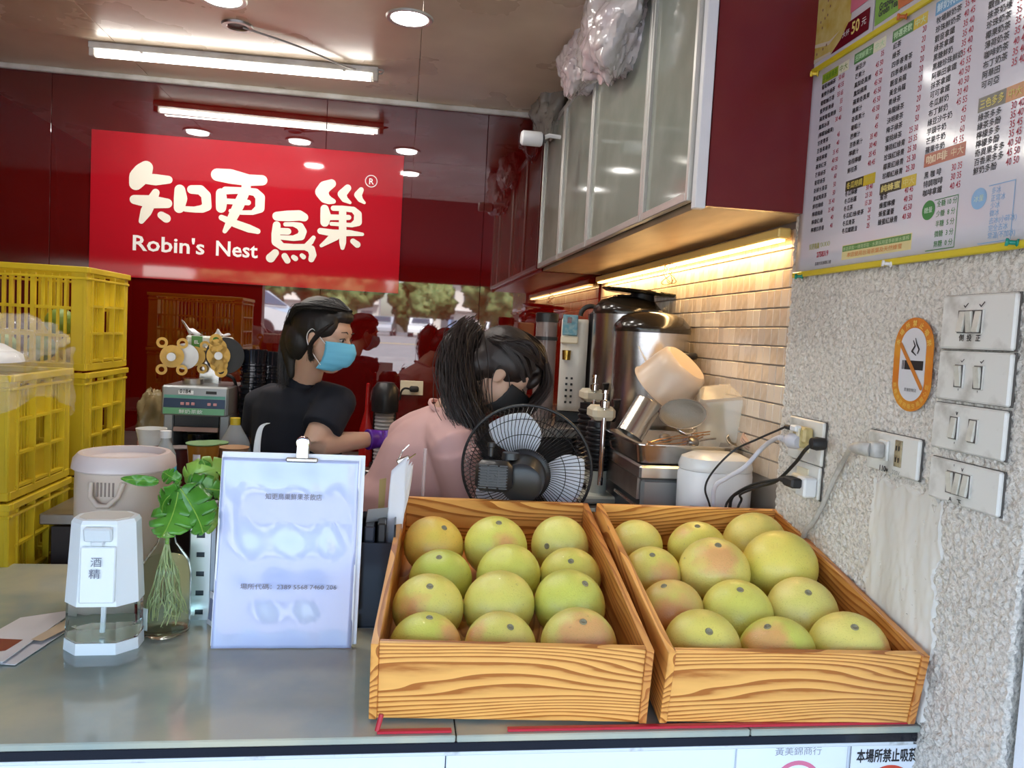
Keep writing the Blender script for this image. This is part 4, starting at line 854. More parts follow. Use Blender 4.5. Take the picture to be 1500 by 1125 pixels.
b = MB(); b.quad(F_(45, 937), F_(62, 939), F_(104, 918), F_(96, 908)); b.build('tan_box_print', mat('flyer_tan', (.55, .42, .28), .4), t)
# --- big plastic pitcher
p = base(174, 884); p.y += .02; t = thing('plastic_pitcher', 'large cloudy tea-stained plastic pitcher behind the soap dispenser', 'pitcher', p)
cloudy = mat('cloudy_plastic', (.62, .51, .42), .3, trans=.08, ior=1.3, col2=(.53, .43, .34), nscale=5, sss=.1)
lidm = mat('mauve_lid', (.66, .57, .54), .3)
Rp, Hp = .098, .318
b = MB(); b.lathe([(0, 0), (Rp - .012, 0), (Rp - .002, .012), (Rp, .03), (Rp + .002, .27), (Rp + .001, Hp), (Rp - .006, Hp), (Rp - .006, .02), (0, .01)], seg=48); b.build('body', cloudy, t, smooth=40)
b = MB(); b.lathe([(0, .045), (Rp - .0065, .045), (Rp - .0065, .02), (0, .012)], seg=40); b.build('dark_sediment', mat('tea_dark', (.08, .06, .06), .3), t)
b = MB(); b.lathe([(Rp + .004, Hp - .012), (Rp + .009, Hp - .008), (Rp + .006, Hp + .012), (Rp - .004, Hp + .024), (Rp - .014, Hp + .024), (Rp - .020, Hp + .010), (.03, Hp + .002), (0, Hp + .002), (0, Hp - .004), (Rp - .004, Hp - .006)], seg=48); b.build('lid', lidm, t, smooth=35)
b = MB()
for i in range(5): b.box((-.022 + i * .008, -Rp - .0005, .275), (.0035, .004, .030))
b.build('pour_grille', mat('dark_slot', (.22, .16, .13), .6), t)
b = MB(); b.tube([V(-.035, -Rp - .0, .290), V(-.034, -Rp - .006, .26), V(-.015, -Rp - .016, .243), V(.005, -Rp - .016, .243), V(.022, -Rp - .006, .262), V(.03, -Rp, .290)], .006, 8); b.build('spout_lip', cloudy, t, smooth=60)
# --- bottle vase with a cut monstera
p = base(241, 926); t = thing('bottle_vase', 'round clear glass bottle full of water and roots beside the dispenser', 'vase', p)
prof = [(0, .0), (.040, 0), (.0475, .006), (.049, .02), (.049, .125), (.044, .150), (.030, .172), (.019, .188), (.0165, .20), (.0165, .225), (.0185, .229)]
b = MB(); b.lathe(prof + [(.016, .229), (.014, .20), (.017, .186), (.028, .169), (.0415, .148), (.0465, .124), (.0465, .02), (.045, .008), (0, .006)], seg=40); b.build('bottle', glass, t, smooth=40)
b = MB(); b.lathe([(0, .0065), (.0445, .0085), (.0462, .02), (.0462, .124), (.0413, .148), (.036, .156), (0, .156)], seg=36); b.build('water', water, t, smooth=40)
b = MB(); b.grid(lambda u, v: V(.0495 * math.cos(-2.6 + u * .6), .0495 * math.sin(-2.6 + u * .6), .020 + v * .045), 12, 2); b.build('label', mat('bottle_label', (.5, .55, .5), .5, col2=(.45, .10, .08), nscale=25, nlo=.6, nhi=.62), t, smooth=90, solid=.0006)
root_m = mat('pale_root', (.55, .56, .30), .5); rr = random.Random(5)
tp = thing('cut_monstera', 'green split-leaf monstera cutting with many pale roots standing in the glass bottle', 'plant', p)
b = MB()
for i in range(46):
    a = rr.uniform(0, 6.28); r_ = rr.uniform(.012, .041); pts = [V(rr.uniform(-.004, .004), rr.uniform(-.004, .004), .185)]; z = .16
    pts.append(V(.012 * math.cos(a), .012 * math.sin(a), .15))
    for k in range(5): z = .13 - k * .024 + rr.uniform(-.01, .01); a += rr.uniform(-.6, .6); q = min(.042, r_ * (.6 + .12 * k)); pts.append(V(q * math.cos(a), q * math.sin(a), max(.012, z)))
    b.tube(spline(pts, 4), rr.uniform(.0007, .0017), 5)
b.build('roots', root_m, tp, kind='stuff', smooth=80)
leaf_m = mat('monstera_leaf', (.055, .20, .02), .28, col2=(.10, .30, .035), nscale=14, bump=.1, bscale=40, sss=.0)
leaf_l = mat('young_leaf', (.22, .42, .05), .3, col2=(.32, .50, .10), nscale=16)
def leaf(base_, tip, side, width, m, split=True, droop=.02, kind='leaf', holes=True):
    base_, tip = Vector(base_), Vector(tip); ax = tip - base_; L = ax.length; ax.normalize(); sd = Vector(side); sd = (sd - ax * sd.dot(ax)).normalized(); nn = ax.cross(sd)
    def pt(u, s):   # u along, s -1..1 across
        half = width * (math.sin(math.pi * min(1, u * .96 + .02)) ** .62) * (1.18 - .55 * u)
        notch = 1.0
        if split and s != 0:
            ph = (u * 4.3 + (.25 if s > 0 else 0)) % 1
            if ph > .78 and .15 < u < .92: notch = .38
        y = half * s * (notch if abs(s) > .4 else 1)
        return base_ + ax * (u * L - (abs(s) * half * .30 if u < .2 else -abs(s) * half * .25)) + sd * y + nn * (-droop * (u - .3) ** 2 * 4 - abs(s) ** 2 * .25 * half + .002 * math.sin(u * 20) * s)
    b = MB(); nu, nv = 42, 9
    b.grid(lambda v, u: pt(u, -1 + 2 * v), nv, nu)
    o = b.build(kind, m, tp, smooth=60, solid=.0008)
    r = MB(); r.tube([pt(i / 12, 0) + nn * .0006 for i in range(13)], .0012, 5); r.build('midrib', leaf_l, o, smooth=60)
def stalk(pts, r=.0028): b = MB(); b.tube(spline(pts, 6), r, 7); b.build('stalk', leaf_l, tp, smooth=70)
def L_(px, py, Y): return P(px, py, Y) - p
top = V(0, 0, .20); Yv = p.y
stalk([V(0, 0, .15), V(.002, 0, .22), L_(258, 742, Yv - .01), L_(262, 722, Yv - .01)], .004); stalk([V(-.002, 0, .16), V(0, 0, .23), L_(247, 745, Yv), L_(265, 705, Yv + .01)])
leaf(L_(262, 722, Yv - .03), L_(243, 792, Yv - .08), (1, 0, .15), .050, leaf_m, droop=-.012)
leaf(L_(266, 716, Yv - .03), L_(306, 782, Yv - .07), (1, 0, .7), .044, leaf_m, droop=-.012)
leaf(L_(262, 718, Yv - .02), L_(224, 740, Yv - .05), (.2, 0, 1), .030, leaf_m)
leaf(L_(232, 706, Yv - .01), L_(177, 702, Yv - .03), (0, .3, 1), .012, leaf_m, split=False, droop=.01)
leaf(L_(272, 708, Yv - .01), L_(322, 722, Yv - .03), (.3, 0, 1), .030, leaf_m)
leaf(L_(262, 705, Yv), L_(236, 690, Yv - .01), (.2, .2, 1), .018, leaf_m)
leaf(L_(268, 700, Yv + .01), L_(330, 682, Yv), (-.3, .2, 1), .034, leaf_l)
leaf(L_(300, 700, Yv + .02), L_(303, 668, Yv + .02), (1, 0, 0), .015, leaf_m, split=False)
leaf(L_(322, 718, Yv), L_(336, 742, Yv - .02), (1, 0, .3), .014, leaf_l, split=False, droop=0)
leaf(L_(312, 740, Yv + .01), L_(305, 782, Yv), (1, 0, 0), .018, leaf_l, split=False, droop=0)
leaf(L_(272, 702, Yv + .02), L_(285, 692, Yv + .02), (0, .4, 1), .010, leaf_l, split=False)
# --- clipped notice board
p = base(413, 950); t = thing('notice_board', 'white laminated payment notice leaning upright on the counter with a steel bulldog clip', 'notice', p); th_ = R(8)
BF = frame((0, 0, 0), (1, 0, 0), (0, math.sin(th_), math.cos(th_)))          # x right, y up the board, z towards the viewer
q = PZ(315, 948, ZK); Wb, Hb = .270, .388
def bd(u, v, z=0): return BF @ V(u, v, z)
b = MB(); b.box((0, 0, 0), (.284, .386, .004), bev=.001)
brd = mat('white_foam_board', (.74, .77, .84), .35)
bb = MB(BF @ Matrix.Translation((.004, Hb / 2 + .004, -.006))); bb.box((0, 0, 0), (.284, Hb - .006, .006), bev=.001); bb.build('backing_board', brd, t)
lam = mat('laminated_sheet', (.45, .51, .74), .12, ior=1.5, coat=.5, bump=.05, bscale=7, bdetail=2)
bb = MB(); bb.grid(lambda u, v: bd(-.136 + .272 * u, .001 + (Hb - .012) * v, .0015 + .0018 * math.sin(v * 17) * math.sin(u * 3.1) + .0008 * math.sin(u * 21 + v * 9)), 30, 60); bb.build('laminated_sheet', lam, t, smooth=80, solid=.0008)
for sx in (-1, 1):
    bb = MB(BF @ Matrix.Translation((sx * .1355, Hb / 2, .0012))); bb.box((0, 0, 0), (.0035, Hb - .012, .0012)); bb.build('sheet_edge', M['white'], t)
def bp_(px, py):   # pixel -> board plane coordinates
    n_ = BF.to_3x3() @ V(0, 0, 1); d = ray(px, py); s_ = (p - CAM).dot(n_) / d.dot(n_); w_ = BF.inverted() @ (CAM + d * s_ - p); return w_.x, w_.y
grey_ink = mat('faded_ink', (.16, .14, .16), .4)
bb = MB(); a = bp_(389, 729); c = bp_(472, 727); e_ = bp_(352, 862); g_ = bp_(493, 862)
BT = BF @ Matrix.Translation((0, 0, .0058))
bb.text('知更鳥巢鮮果茶飲店', BT @ Matrix.Translation((a[0], a[1] - .002, 0)), .0135, off=.006, width=c[0] - a[0])
bb.text('場所代碼：2389 5568 7460 206', BT @ Matrix.Translation((e_[0], e_[1], 0)), .0125, off=.006, width=g_[0] - e_[0]); bb.build('printed_text', grey_ink, t)
cl_ = bp_(443, 672); Mc = BF @ Matrix.Translation((cl_[0], Hb - .012, 0))
bb = MB(Mc); bb.box((0, 0, .004), (.064, .010, .012), bev=.003); bb.box((0, .0, -.010), (.064, .010, .010), bev=.003); bb.build('clip_jaw', M['steel'], t)
bb = MB(Mc); bb.box((0, .018, .006), (.024, .030, .0025), bev=.001); bb.box((0, .018, -.008), (.024, .030, .0025), bev=.001); bb.build('clip_arm', M['steel'], t)
bb = MB(Mc); bb.lathe([(.0, .008), (.006, .009), (.0125, .008), (.014, .005), (.014, -.006), (0, -.006)], c=(0, .035, 0), seg=24); bb.lathe([(0, .011), (.004, .011), (.005, .008), (0, .008)], c=(0, .035, 0), seg=14); bb.build('clip_roll', M['chrome'], t, smooth=40)
# --- perforated steel angle and a small framed card behind the vase
p = base(291, 908); t = thing('perforated_steel_rail', 'bright upright steel strip with square holes between the vase and the notice', 'rail', p); H = .26
b = MB(); wR = .021
zs = [.012 + k * .042 for k in range(7)]
for x in (-1, 1): b.box((x * wR * .70, 0, H / 2), (wR * .6, .002, H))
prev = 0
for z in zs: b.box((0, 0, (prev + z) / 2), (wR * .82, .002, z - prev)); prev = z + .011
b.box((0, 0, (prev + H) / 2), (wR * .82, .002, H - prev)); b.build('strip', mat('bright_steel', (.66, .68, .66), .3, .85), t)
b = MB(); b.box((0, .010, H / 2), (.05, .012, H), bev=.002); b.build('dark_backing', mat('slate_backing', (.03, .045, .06), .3), t)
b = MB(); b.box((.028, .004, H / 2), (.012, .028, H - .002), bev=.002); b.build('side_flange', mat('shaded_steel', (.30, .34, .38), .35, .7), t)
p = base(309, 918); t = thing('small_card', 'small white framed card squeezed behind the left edge of the notice', 'card', p, (R(-4), 0, R(-55)))
b = MB(); b.box((0, 0, .036), (.04, .003, .070), bev=.001); b.build('card', M['paper'], t)
b = MB(); b.box((0, -.002, .036), (.026, .001, .045)); b.build('print', mat('card_blue', (.25, .28, .42), .4), t)
# --- black document box right of the notice
p = base(545, 915); t = thing('black_document_box', 'glossy black upright file box between the notice and the hanging papers', 'box', (p.x, p.y + .04, ZK)); W = .085
b = MB(); b.box((-.0, 0, .002), (W, .12, .004)); 
for x in (-1, 1): b.box((x * (W / 2 - .002), 0, .115), (.004, .12, .226), bev=.001)
b.box((0, .058, .115), (W - .008, .004, .226)); b.box((0, -.058, .095), (W - .008, .004, .186), bev=.001); b.build('shell', M['navyblack'], t)
b = MB(); b.box((.012, .0, .120), (.018, .10, .215), bev=.003); b.build('file_spine', M['black'], t)
b = MB(); b.box((-.014, .002, .118), (.022, .10, .205), bev=.003); b.build('file_spine', mat('dark_file', (.03, .035, .05), .2), t)
b = MB(); b.box((.0, -.0015, .235), (.05, .003, .03), rot=(R(10), 0, .5)); b.build('crumpled_wrap', mat('grey_film', (.3, .3, .3), .2), t)
# --- bundle of papers with a clip, and a yellow pad
p = base(570, 905); t = thing('paper_bundle', 'bundle of white receipts held by a wire clip, leaning beside the left crate', 'papers', p)
for k in range(5):
    b = MB(); dx = .002 * k; rnk = random.Random(k)
    c4_ = [P(576 + k * 3, 690 + k * 2, p.y + .02 + .012 * k) - p, P(600 + k, 668 + k * 4, p.y + .03 + .012 * k) - p, P(585 - k, 790 + k * 6, p.y + .02 + .012 * k) - p, P(552 + k, 895 - k * 8, p.y + .012 * k) - p]
    b.grid(lambda u, v: (c4_[3].lerp(c4_[2], u)).lerp(c4_[0].lerp(c4_[1], u), v) + V(.004 * math.sin(v * 5 + k), .006 * math.sin(v * 7 + u * 3 + k), 0), 8, 20)
    b.build('paper_sheet', M['paper'], t, smooth=60, solid=.0006)
b = MB(); b.quad(P(556, 702, p.y + .09) - p, P(566, 700, p.y + .09) - p, P(552, 905, p.y + .05) - p, P(546, 905, p.y + .05) - p); b.build('yellow_pad', mat('kraft_yellow', (.55, .42, .16), .6), t, solid=.006, label='yellow pad edge')
c0 = P(592, 668, p.y + .04) - p
b = MB(); b.tube([c0 + V(-.014, 0, -.012), c0 + V(-.004, -.004, .012), c0 + V(.010, 0, .026)], .0016, 6); b.tube([c0 + V(-.006, 0, -.014), c0 + V(.012, -.004, -.004), c0 + V(.026, 0, .006)], .0016, 6)
b.box(c0 + V(-.002, 0, -.008), (.030, .012, .010), rot=(0, R(-25), 0), bev=.002); b.build('wire_clip', M['steel'], t)
p = P(617, 740, 1.99); t = thing('drinking_straw', 'clear drinking straw standing behind the left crate in front of the pink shirt', 'straw', (p.x, p.y, ZK + .122))
b = MB(); b.tube([(0, 0, -.11), (.004, 0, .225)], .0045, 10, cap=False); b.build('straw', mat('straw_clear', (.8, .7, .7), .2, alpha=.35), t, smooth=60)
b = MB(); b.lathe([(0, -.12), (.035, -.12), (.042, 0), (.040, 0), (.033, -.117), (0, -.117)], seg=20); b.build('cup', mat('straw_cup', (.6, .6, .6), .2, alpha=.4), t, smooth=40)
# ================================================================== yellow stacking crates
yel_m = mat('yellow_crate_plastic', (.72, .52, .02), .38, col2=(.60, .42, .015), nscale=6, bump=.05, bscale=12)
def make_crate():
    t = thing('plastic_crate', '', 'crate'); W, D, H = .53, .36, .318; x0, y0 = -W / 2, -D / 2
    for sx in (-1, 1):
        for sy in (-1, 1): b = MB(); b.box((sx * (W / 2 - .022), sy * (D / 2 - .006), H / 2), (.044, .010, H - .03), bev=.002); b.box((sx * (W / 2 - .006), sy * (D / 2 - .022), H / 2), (.010, .044, H - .03), bev=.002); b.build('corner_post', yel_m, t)
    b = MB()
    for z, hh, e in ((H - .010, .018, .006), (H - .036, .008, .003), (.012, .022, .0)):
        for sy in (-1, 1): b.box((0, sy * (D / 2 - .004 + e / 2), z), (W + 2 * e, .012 + e, hh), bev=.002)
        for sx in (-1, 1): b.box((sx * (W / 2 - .004 + e / 2), 0, z), (.012 + e, D - .016, hh), bev=.002)
    b.build('rim', yel_m, t)
    for sy in (-1, 1):
        b = MB()
        for k in range(1, 3): b.box((0, sy * (D / 2 - .008), .022 + k * .0845), (W - .09, .009, .009))
        for g in range(4):
            gx = -W / 2 + .044 + (W - .088) * g / 4
            b.box((gx + .003, sy * (D / 2 - .006), H / 2), (.012, .014, H - .05))
            for j in range(1, 5): b.box((gx + .008 + j * (W - .088) / 4 / 5.2, sy * (D / 2 - .008), H / 2), (.0075, .006, H - .05))
        b.build('slatted_side', yel_m, t)
    for sx in (-1, 1):
        b = MB(); yy = [-D / 2 + .044 + (D - .088) * g / 3 for g in range(4)]
        for y in yy: b.box((sx * (W / 2 - .004), y, H / 2), (.016, .007, H - .04))
        for k in range(0, 3): b.box((sx * (W / 2 - .005), 0, .03 + k * .085), (.014, D - .07, .007))
        for g in range(3):
            ym = (yy[g] + yy[g + 1]) / 2; w_ = (D - .088) / 3
            b.box((sx * (W / 2 - .013), ym, .072), (.004, w_, .080)) if g == 1 else None
            for r_ in range(3):
                if g == 1: continue
                for j in range(5): b.box((sx * (W / 2 - .013), ym - w_ / 2 + w_ * (j + .5) / 5, .072 + r_ * .085), (.004, .006, .082))
            if g == 1: b.box((sx * (W / 2 - .013), ym, .24), (.004, w_, .085)); 
        b.build('ribbed_end', yel_m, t)
    b = MB()
    for k in range(9): b.box((0, -D / 2 + .03 + k * (D - .06) / 8, .006), (W - .03, .012, .006))
    for k in range(11): b.box((-W / 2 + .03 + k * (W - .06) / 10, 0, .007), (.010, D - .03, .006))
    b.build('floor_grid', yel_m, t); return t
proto = make_crate(); first = True
xs0 = -.955 - .265
spots = []
for k in range(4): spots.append((xs0, 2.245, k * .322 + .05, 'front', k, 4))
for k in range(5): spots.append((xs0 + .002, 2.70, k * .322 + .03, 'rear', k, 5))
names_ = ['lowest', 'second from the floor', 'third from the floor', 'fourth from the floor', 'fifth from the floor']
for (x, y, z, wh, k, n) in spots:
    o = proto if first else copy_tree(proto); first = False
    o.location = (x, y, z); o.rotation_euler = (0, 0, R(random.uniform(-.6, .6)) if k < n - 1 else 0)
    o['label'] = f'yellow slatted plastic crate, {"topmost" if k == n - 1 else names_[k]} in the {wh} stack at the left'
    o['group'] = 'yellow crates stacked at the left'
b = MB(); b.box((0, 0, .012), (.56, .37, .020), bev=.002); o = b.build('pallet_board', mat('pallet_wood', (.25, .16, .09), .8), None, label='wooden board under the front stack of yellow crates', cat='board'); o.location = (xs0, 2.245, .024)
b = MB(); b.box((0, 0, .008), (.56, .37, .014), bev=.002); o = b.build('pallet_board', mat('pallet_wood2', (.22, .15, .09), .8), None, label='wooden board under the rear stack of yellow crates', cat='board'); o.location = (xs0, 2.70, .012)
# contents of the top rear crate
fy = mat('yellow_fruit', (.62, .50, .05), .45, bump=.1, bscale=200); fg = mat('green_fruit', (.20, .30, .05), .45, bump=.1, bscale=200)
zt = 4 * .322 + .03
rr = random.Random(8)
for i, (x, y, z, m, lb) in enumerate([(-1.36, 2.66, .06, fy, 'yellow fruit at the left'), (-1.25, 2.65, .06, fg, 'green fruit at the centre left'), (-1.14, 2.66, .06, fg, 'green fruit at the centre'), (-1.04, 2.65, .06, fy, 'yellow fruit at the right'), (-1.30, 2.66, .14, fy, 'upper yellow fruit'), (-1.09, 2.68, .145, fg, 'upper green fruit')]):
    b = MB(); b.ell((0, 0, 0), (.046, .046, .043), 20); o = b.build('citrus_fruit', m, smooth=180, label=f'{lb} inside the top rear crate', cat='fruit', group='fruit in the top rear crate'); o.location = (x, y, zt + z)
# crumpled film
film = mat('clear_film', (.95, .95, .95), .12, ior=1.4, alpha=.14, coat=1, bump=1.0, bscale=22, bdetail=2)
def crumple(nm, lab, cat, c, r, seed, m, amp=.35, fq=6., n=40, flat=None):
    b = MB()
    def fn(u, v):
        a = u * 2 * math.pi; t_ = math.pi * (.02 + .96 * v); d = V(math.sin(t_) * math.cos(a), math.sin(t_) * math.sin(a), -math.cos(t_))
        k = 1 + amp * (mnoise.noise(d * 1.7 + V(seed, 0, 0)) + .55 * abs(mnoise.noise(d * fq + V(0, seed, 0))) + .25 * abs(mnoise.noise(d * fq * 2.2 + V(0, 0, seed))))
        return V(d.x * r[0] * k, d.y * r[1] * k, d.z * r[2] * k)
    b.grid(fn, n, n // 2 + 8, cu=True); o = b.build(nm, m, smooth=50, label=lab, cat=cat); o.location = c; return o
zf = 3 * .322 + .05 + .318
b = MB()
def bagfn(u, v):
    a = -2.9 + u * 3.9; x = xs0 + .10 + .25 * math.cos(a) * (1 + .1 * v); y = 2.245 + .215 * math.sin(a) * (1 + .05 * v)
    x = min(x, -.945); y = max(y, 2.052) - .0
    k = mnoise.noise(V(u * 9, v * 5, 2)); z = zf + .06 - v * (.17 + .05 * math.sin(u * 7)) + .01 * k
    return V(x + .012 * mnoise.noise(V(u * 14, v * 9, 7)) + .012, y - .010 + .012 * mnoise.noise(V(u * 14, v * 9, 17)), z)
b.grid(bagfn, 90, 26); b.build('plastic_bag', film, smooth=60, label='crumpled clear plastic liner bag hanging over the front crate rim', cat='bag')
crumple('plastic_bag', 'bunched clear plastic film on the right of the front crate top', 'bag', V(-1.035, 2.27, zf + .085), (.10, .075, .055), 4.2, film)
t = thing('foam_bowl', 'white foam bowl turned over on the front crate at the left edge', 'bowl', (-1.195, 2.22, zf + .022)); b = MB(); b.lathe([(0, .062), (.08, .060), (.14, .045), (.185, .018), (.19, .0), (.18, .004), (.135, .036), (.08, .05), (0, .052)], seg=36); b.build('bowl', M['white'], t, smooth=50)

# ================================================================== left worktop and what stands on it
ZL = .955
t = thing('left_worktop', 'dark steel work counter running back along the left behind the crates', 'worktop', (-.78, 3.05, 0)); off = t.location.copy()
b = MB(); b.box((-.775, 2.565, ZL - .015), (.33, .73, .03), bev=.003); b.build('top', M['steel2'], t, off=off); b = MB(); b.box((-.95, 3.38, ZL - .015), (.68, .90, .03), bev=.003); b.build('top', M['steel2'], t, off=off)
b = MB(); b.box((-.775, 2.58, ZL / 2 - .02), (.30, .68, ZL - .05)); b.box((-.95, 3.38, ZL / 2 - .02), (.64, .86, ZL - .05)); b.build('body', mat('dark_cabinet', (.04, .03, .03), .5), t, off=off)
# cup sealing machine
MX, MY = P(295, 650, 2.95).x, 2.95
t = thing('sealing_machine', 'grey cup sealing machine with orange film reels and blue green control panel', 'machine', (MX, MY, ZL)); S = lambda px: px * MY / F
grey_m = mat('machine_grey', (.30, .31, .31), .35, .5)
for s_ in (-1, 1): b = MB(); b.box((s_ * .095, .05, .105), (.034, .26, .205), bev=.004); b.build('side_column', grey_m, t)
b = MB(); b.box((0, .14, .105), (.155, .06, .20)); b.build('back_plate', M['steel2'], t)
b = MB(); b.box((0, .03, .253), (.224, .28, .105), bev=.006); b.build('head_housing', grey_m, t)
pf = frame((0, -.112, .253), (1, 0, 0), (0, .18, 1))
for nm, m, (x, y, w_, h_) in (('panel_field', mat('panel_teal', (.10, .32, .25), .3), (0, .030, .205, .042)), ('panel_field', mat('panel_blue', (.015, .035, .08), .3), (0, -.008, .205, .032)), ('panel_field', mat('panel_green', (.12, .33, .16), .3), (0, -.036, .205, .022))):
    b = MB(pf); b.box((x, y, 0), (w_, h_, .003)); b.build(nm, m, t)
b = MB(pf); b.box((-.030, .034, .003), (.050, .022, .003)); b.text('鮮奶茶飲', Matrix.Translation((-.05, -.043, .004)), .015, width=.08); b.build('counter_window', M['white'], t)
b = MB(pf); b.text('0184', Matrix.Translation((-.051, .027, .0055)), .019, off=.02); b.build('display_digits', M['ink'], t, kind='stuff'); b = MB(pf); b.box((.055, .034, .003), (.036, .016, .003)); b.build('display', M['ink'], t)
for i, x in enumerate((-.04, -.022, -.004, .05, .07)): b = MB(pf); b.box((x, -.010, .003), (.012, .010, .003), bev=.001); b.build('button', mat('pink_button', (.55, .25, .25), .4), t)
b = MB(); b.box((0, -.06, .178), (.155, .03, .045), bev=.003); b.build('film_gate', M['black'], t)
b = MB(); b.box((0, -.085, .150), (.150, .012, .016), bev=.001); b.text('注意高溫', frame((-.045, -.0915, .145), (1, 0, 0), (0, 0, 1)), .016); b.build('warning_strip', mat('warning_pink', (.55, .36, .28), .4), t)
b = MB(); b.lathe([(0, 0), (.062, 0), (.066, .015), (.062, .035), (.055, .04), (.052, .09), (.058, .10), (.058, .13), (0, .13)], c=(0, -.02, .0), seg=32); b.build('cup_holder', M['navyblack'], t, smooth=40)
b = MB(); b.lathe([(.060, .03), (.066, .032), (.066, .042), (.060, .044)], c=(0, -.02, .03), seg=32, closed=True); b.build('holder_ring', M['steel'], t, smooth=40)
# reels
ora = mat('orange_reel_plastic', (.62, .36, .035), .4)
AX = Matrix.Rotation(R(90), 3, 'X') @ Matrix.Identity(3)
AX = Matrix.Rotation(R(12), 3, 'Z') @ Matrix.Rotation(R(90), 3, 'X')
def flange(c, r, lobes, nm='orange_flange'):
    b = MB(); b.lathe([(r * .35, -.004), (r, -.004), (r, .004), (r * .35, .004)], c=c, seg=28, A=AX, closed=True)
    for (a, rl, rr_) in lobes:
        cc = V(*c) + AX @ V(rr_ * math.cos(a), rr_ * math.sin(a), 0); b.lathe([(rl * .5, -.004), (rl, -.004), (rl, .004), (rl * .5, .004)], c=cc, seg=18, A=AX, closed=True)
    for k in range(6): a = k * 1.047 + .3; cc = V(*c) + AX @ V(r * .68 * math.cos(a), r * .68 * math.sin(a), .005); b.lathe([(0, -.001), (r * .10, -.001), (r * .10, .001), (0, .001)], c=cc, seg=8, A=AX)
    return b.build(nm, ora, t, smooth=40)
def pm_(px, py, Y): return P(px, py, Y) - V(MX, MY, ZL)
c1 = pm_(252, 522, 2.90); c2 = pm_(320, 521, 2.88)
flange(c1, .040, [(a, .019, .058) for a in (R(55), R(125), R(235), R(305))]); flange(c1 + V(.055, .09, .0), .036, [(a, .018, .052) for a in (R(50), R(300))])
b = MB(); b.lathe([(0, -.01), (.047, -.01), (.047, .01), (0, .01)], c=c1 + V(.03, .05, 0), seg=28, A=AX); b.lathe([(0, -.02), (.015, -.02), (.015, .045), (0, .045)], c=c1 + V(.0, .0, 0), seg=14, A=AX); b.build('film_roll', M['steel2'], t, smooth=40)
flange(c2, .040, [(R(100), .022, .056), (R(280), .022, .056), (R(95), .030, .030), (R(275), .030, .030)])
b = MB(); b.lathe([(0, -.06), (.064, -.06), (.066, -.02), (.066, 0), (0, 0)], c=c2 + V(.018, .02, 0), seg=36, A=AX); b.build('black_film_roll', M['blackrub'], t, smooth=40)
b = MB(); b.lathe([(0, 0), (.014, 0), (.014, .02), (0, .02)], c=c2, seg=14, A=AX); b.build('reel_knob', M['steel2'], t, smooth=40)
b = MB(); b.box((.005, .08, .36), (.075, .03, .17), bev=.003); b.build('reel_bracket', M['steel'], t)
b = MB(); b.lathe([(0, 0), (.035, 0), (.038, .02), (0, .02)], c=(-.03, -.02, .306), seg=20); b.build('knob', M['steel'], t, smooth=40)
b = MB(); b.tube(spline([(.06, .05, .34), (.10, .02, .33), (.11, .06, .27), (.125, .08, .15)]), .006, 6); b.build('cable', M['blackrub'], t, smooth=60)
# tissue packs on the machine top
for i, (px, lab, rz) in enumerate(((291, 'left white and green tissue pack on the sealing machine, its tissue pulled tall', .1), (322, 'right white and green tissue pack on top of the sealing machine', -.15))):
    q = P(px, 500, 3.03 + .0 * i); t2 = thing('tissue_pack', lab, 'tissue', (q.x, 3.04, ZL + .420), (0, 0, rz), group='tissue packs')
    b = MB(); b.box((0, 0, .030), (.085, .055, .058), bev=.006); b.build('pack', mat('pack_white', (.66, .68, .62), .4, col2=(.45, .50, .44), nscale=60), t2)
    b = MB(); b.box((-.004, -.0285, .036), (.038, .002, .044)); b.build('green_label', mat('pack_green', (.06, .22, .03), .4), t2)
    b = MB(); b.text('EL', frame((-.014, -.0300, .030), (1, 0, 0), (0, 0, 1)), .017, off=.02); b.build('label_text', M['white'], t2)
    b = MB(); b.grid(lambda u, v: V(-.035 + .05 * u + (-.03 if i == 0 else .02) * v, .012 * math.sin(u * 5 + v * 3), .058 + (.055 if i == 0 else .028) * v * (1 - .75 * u) + .006 * math.sin(u * 9)), 10, 8); b.build('tissue', M['paper'], t2, smooth=60, solid=.0008)
# stack of black cups
for i, (px, Y, n, top) in enumerate(((372, 2.98, 16, 512), (394, 3.06, 15, 515))):
    q = P(px, top, Y); t = thing('cup_stack', f'tall stack of black plastic cups behind the dark shirt, {"left" if i == 0 else "right"} of the two', 'cups', (q.x, Y, ZL), group='stacks of black cups')
    hz = q.z - ZL; b = MB(); pr = [(0, 0), (.034, 0)]
    for k in range(n): z = .06 + (hz - .10) * k / n; pr += [(.043, z), (.047, z + .004), (.047, z + .010), (.043, z + .012)]
    pr += [(.044, hz - .03), (.048, hz), (.044, hz), (.036, hz - .06), (0, hz - .06)]; b.lathe(pr, seg=28); b.build('stacked_cups', M['navyblack'], t, smooth=30)
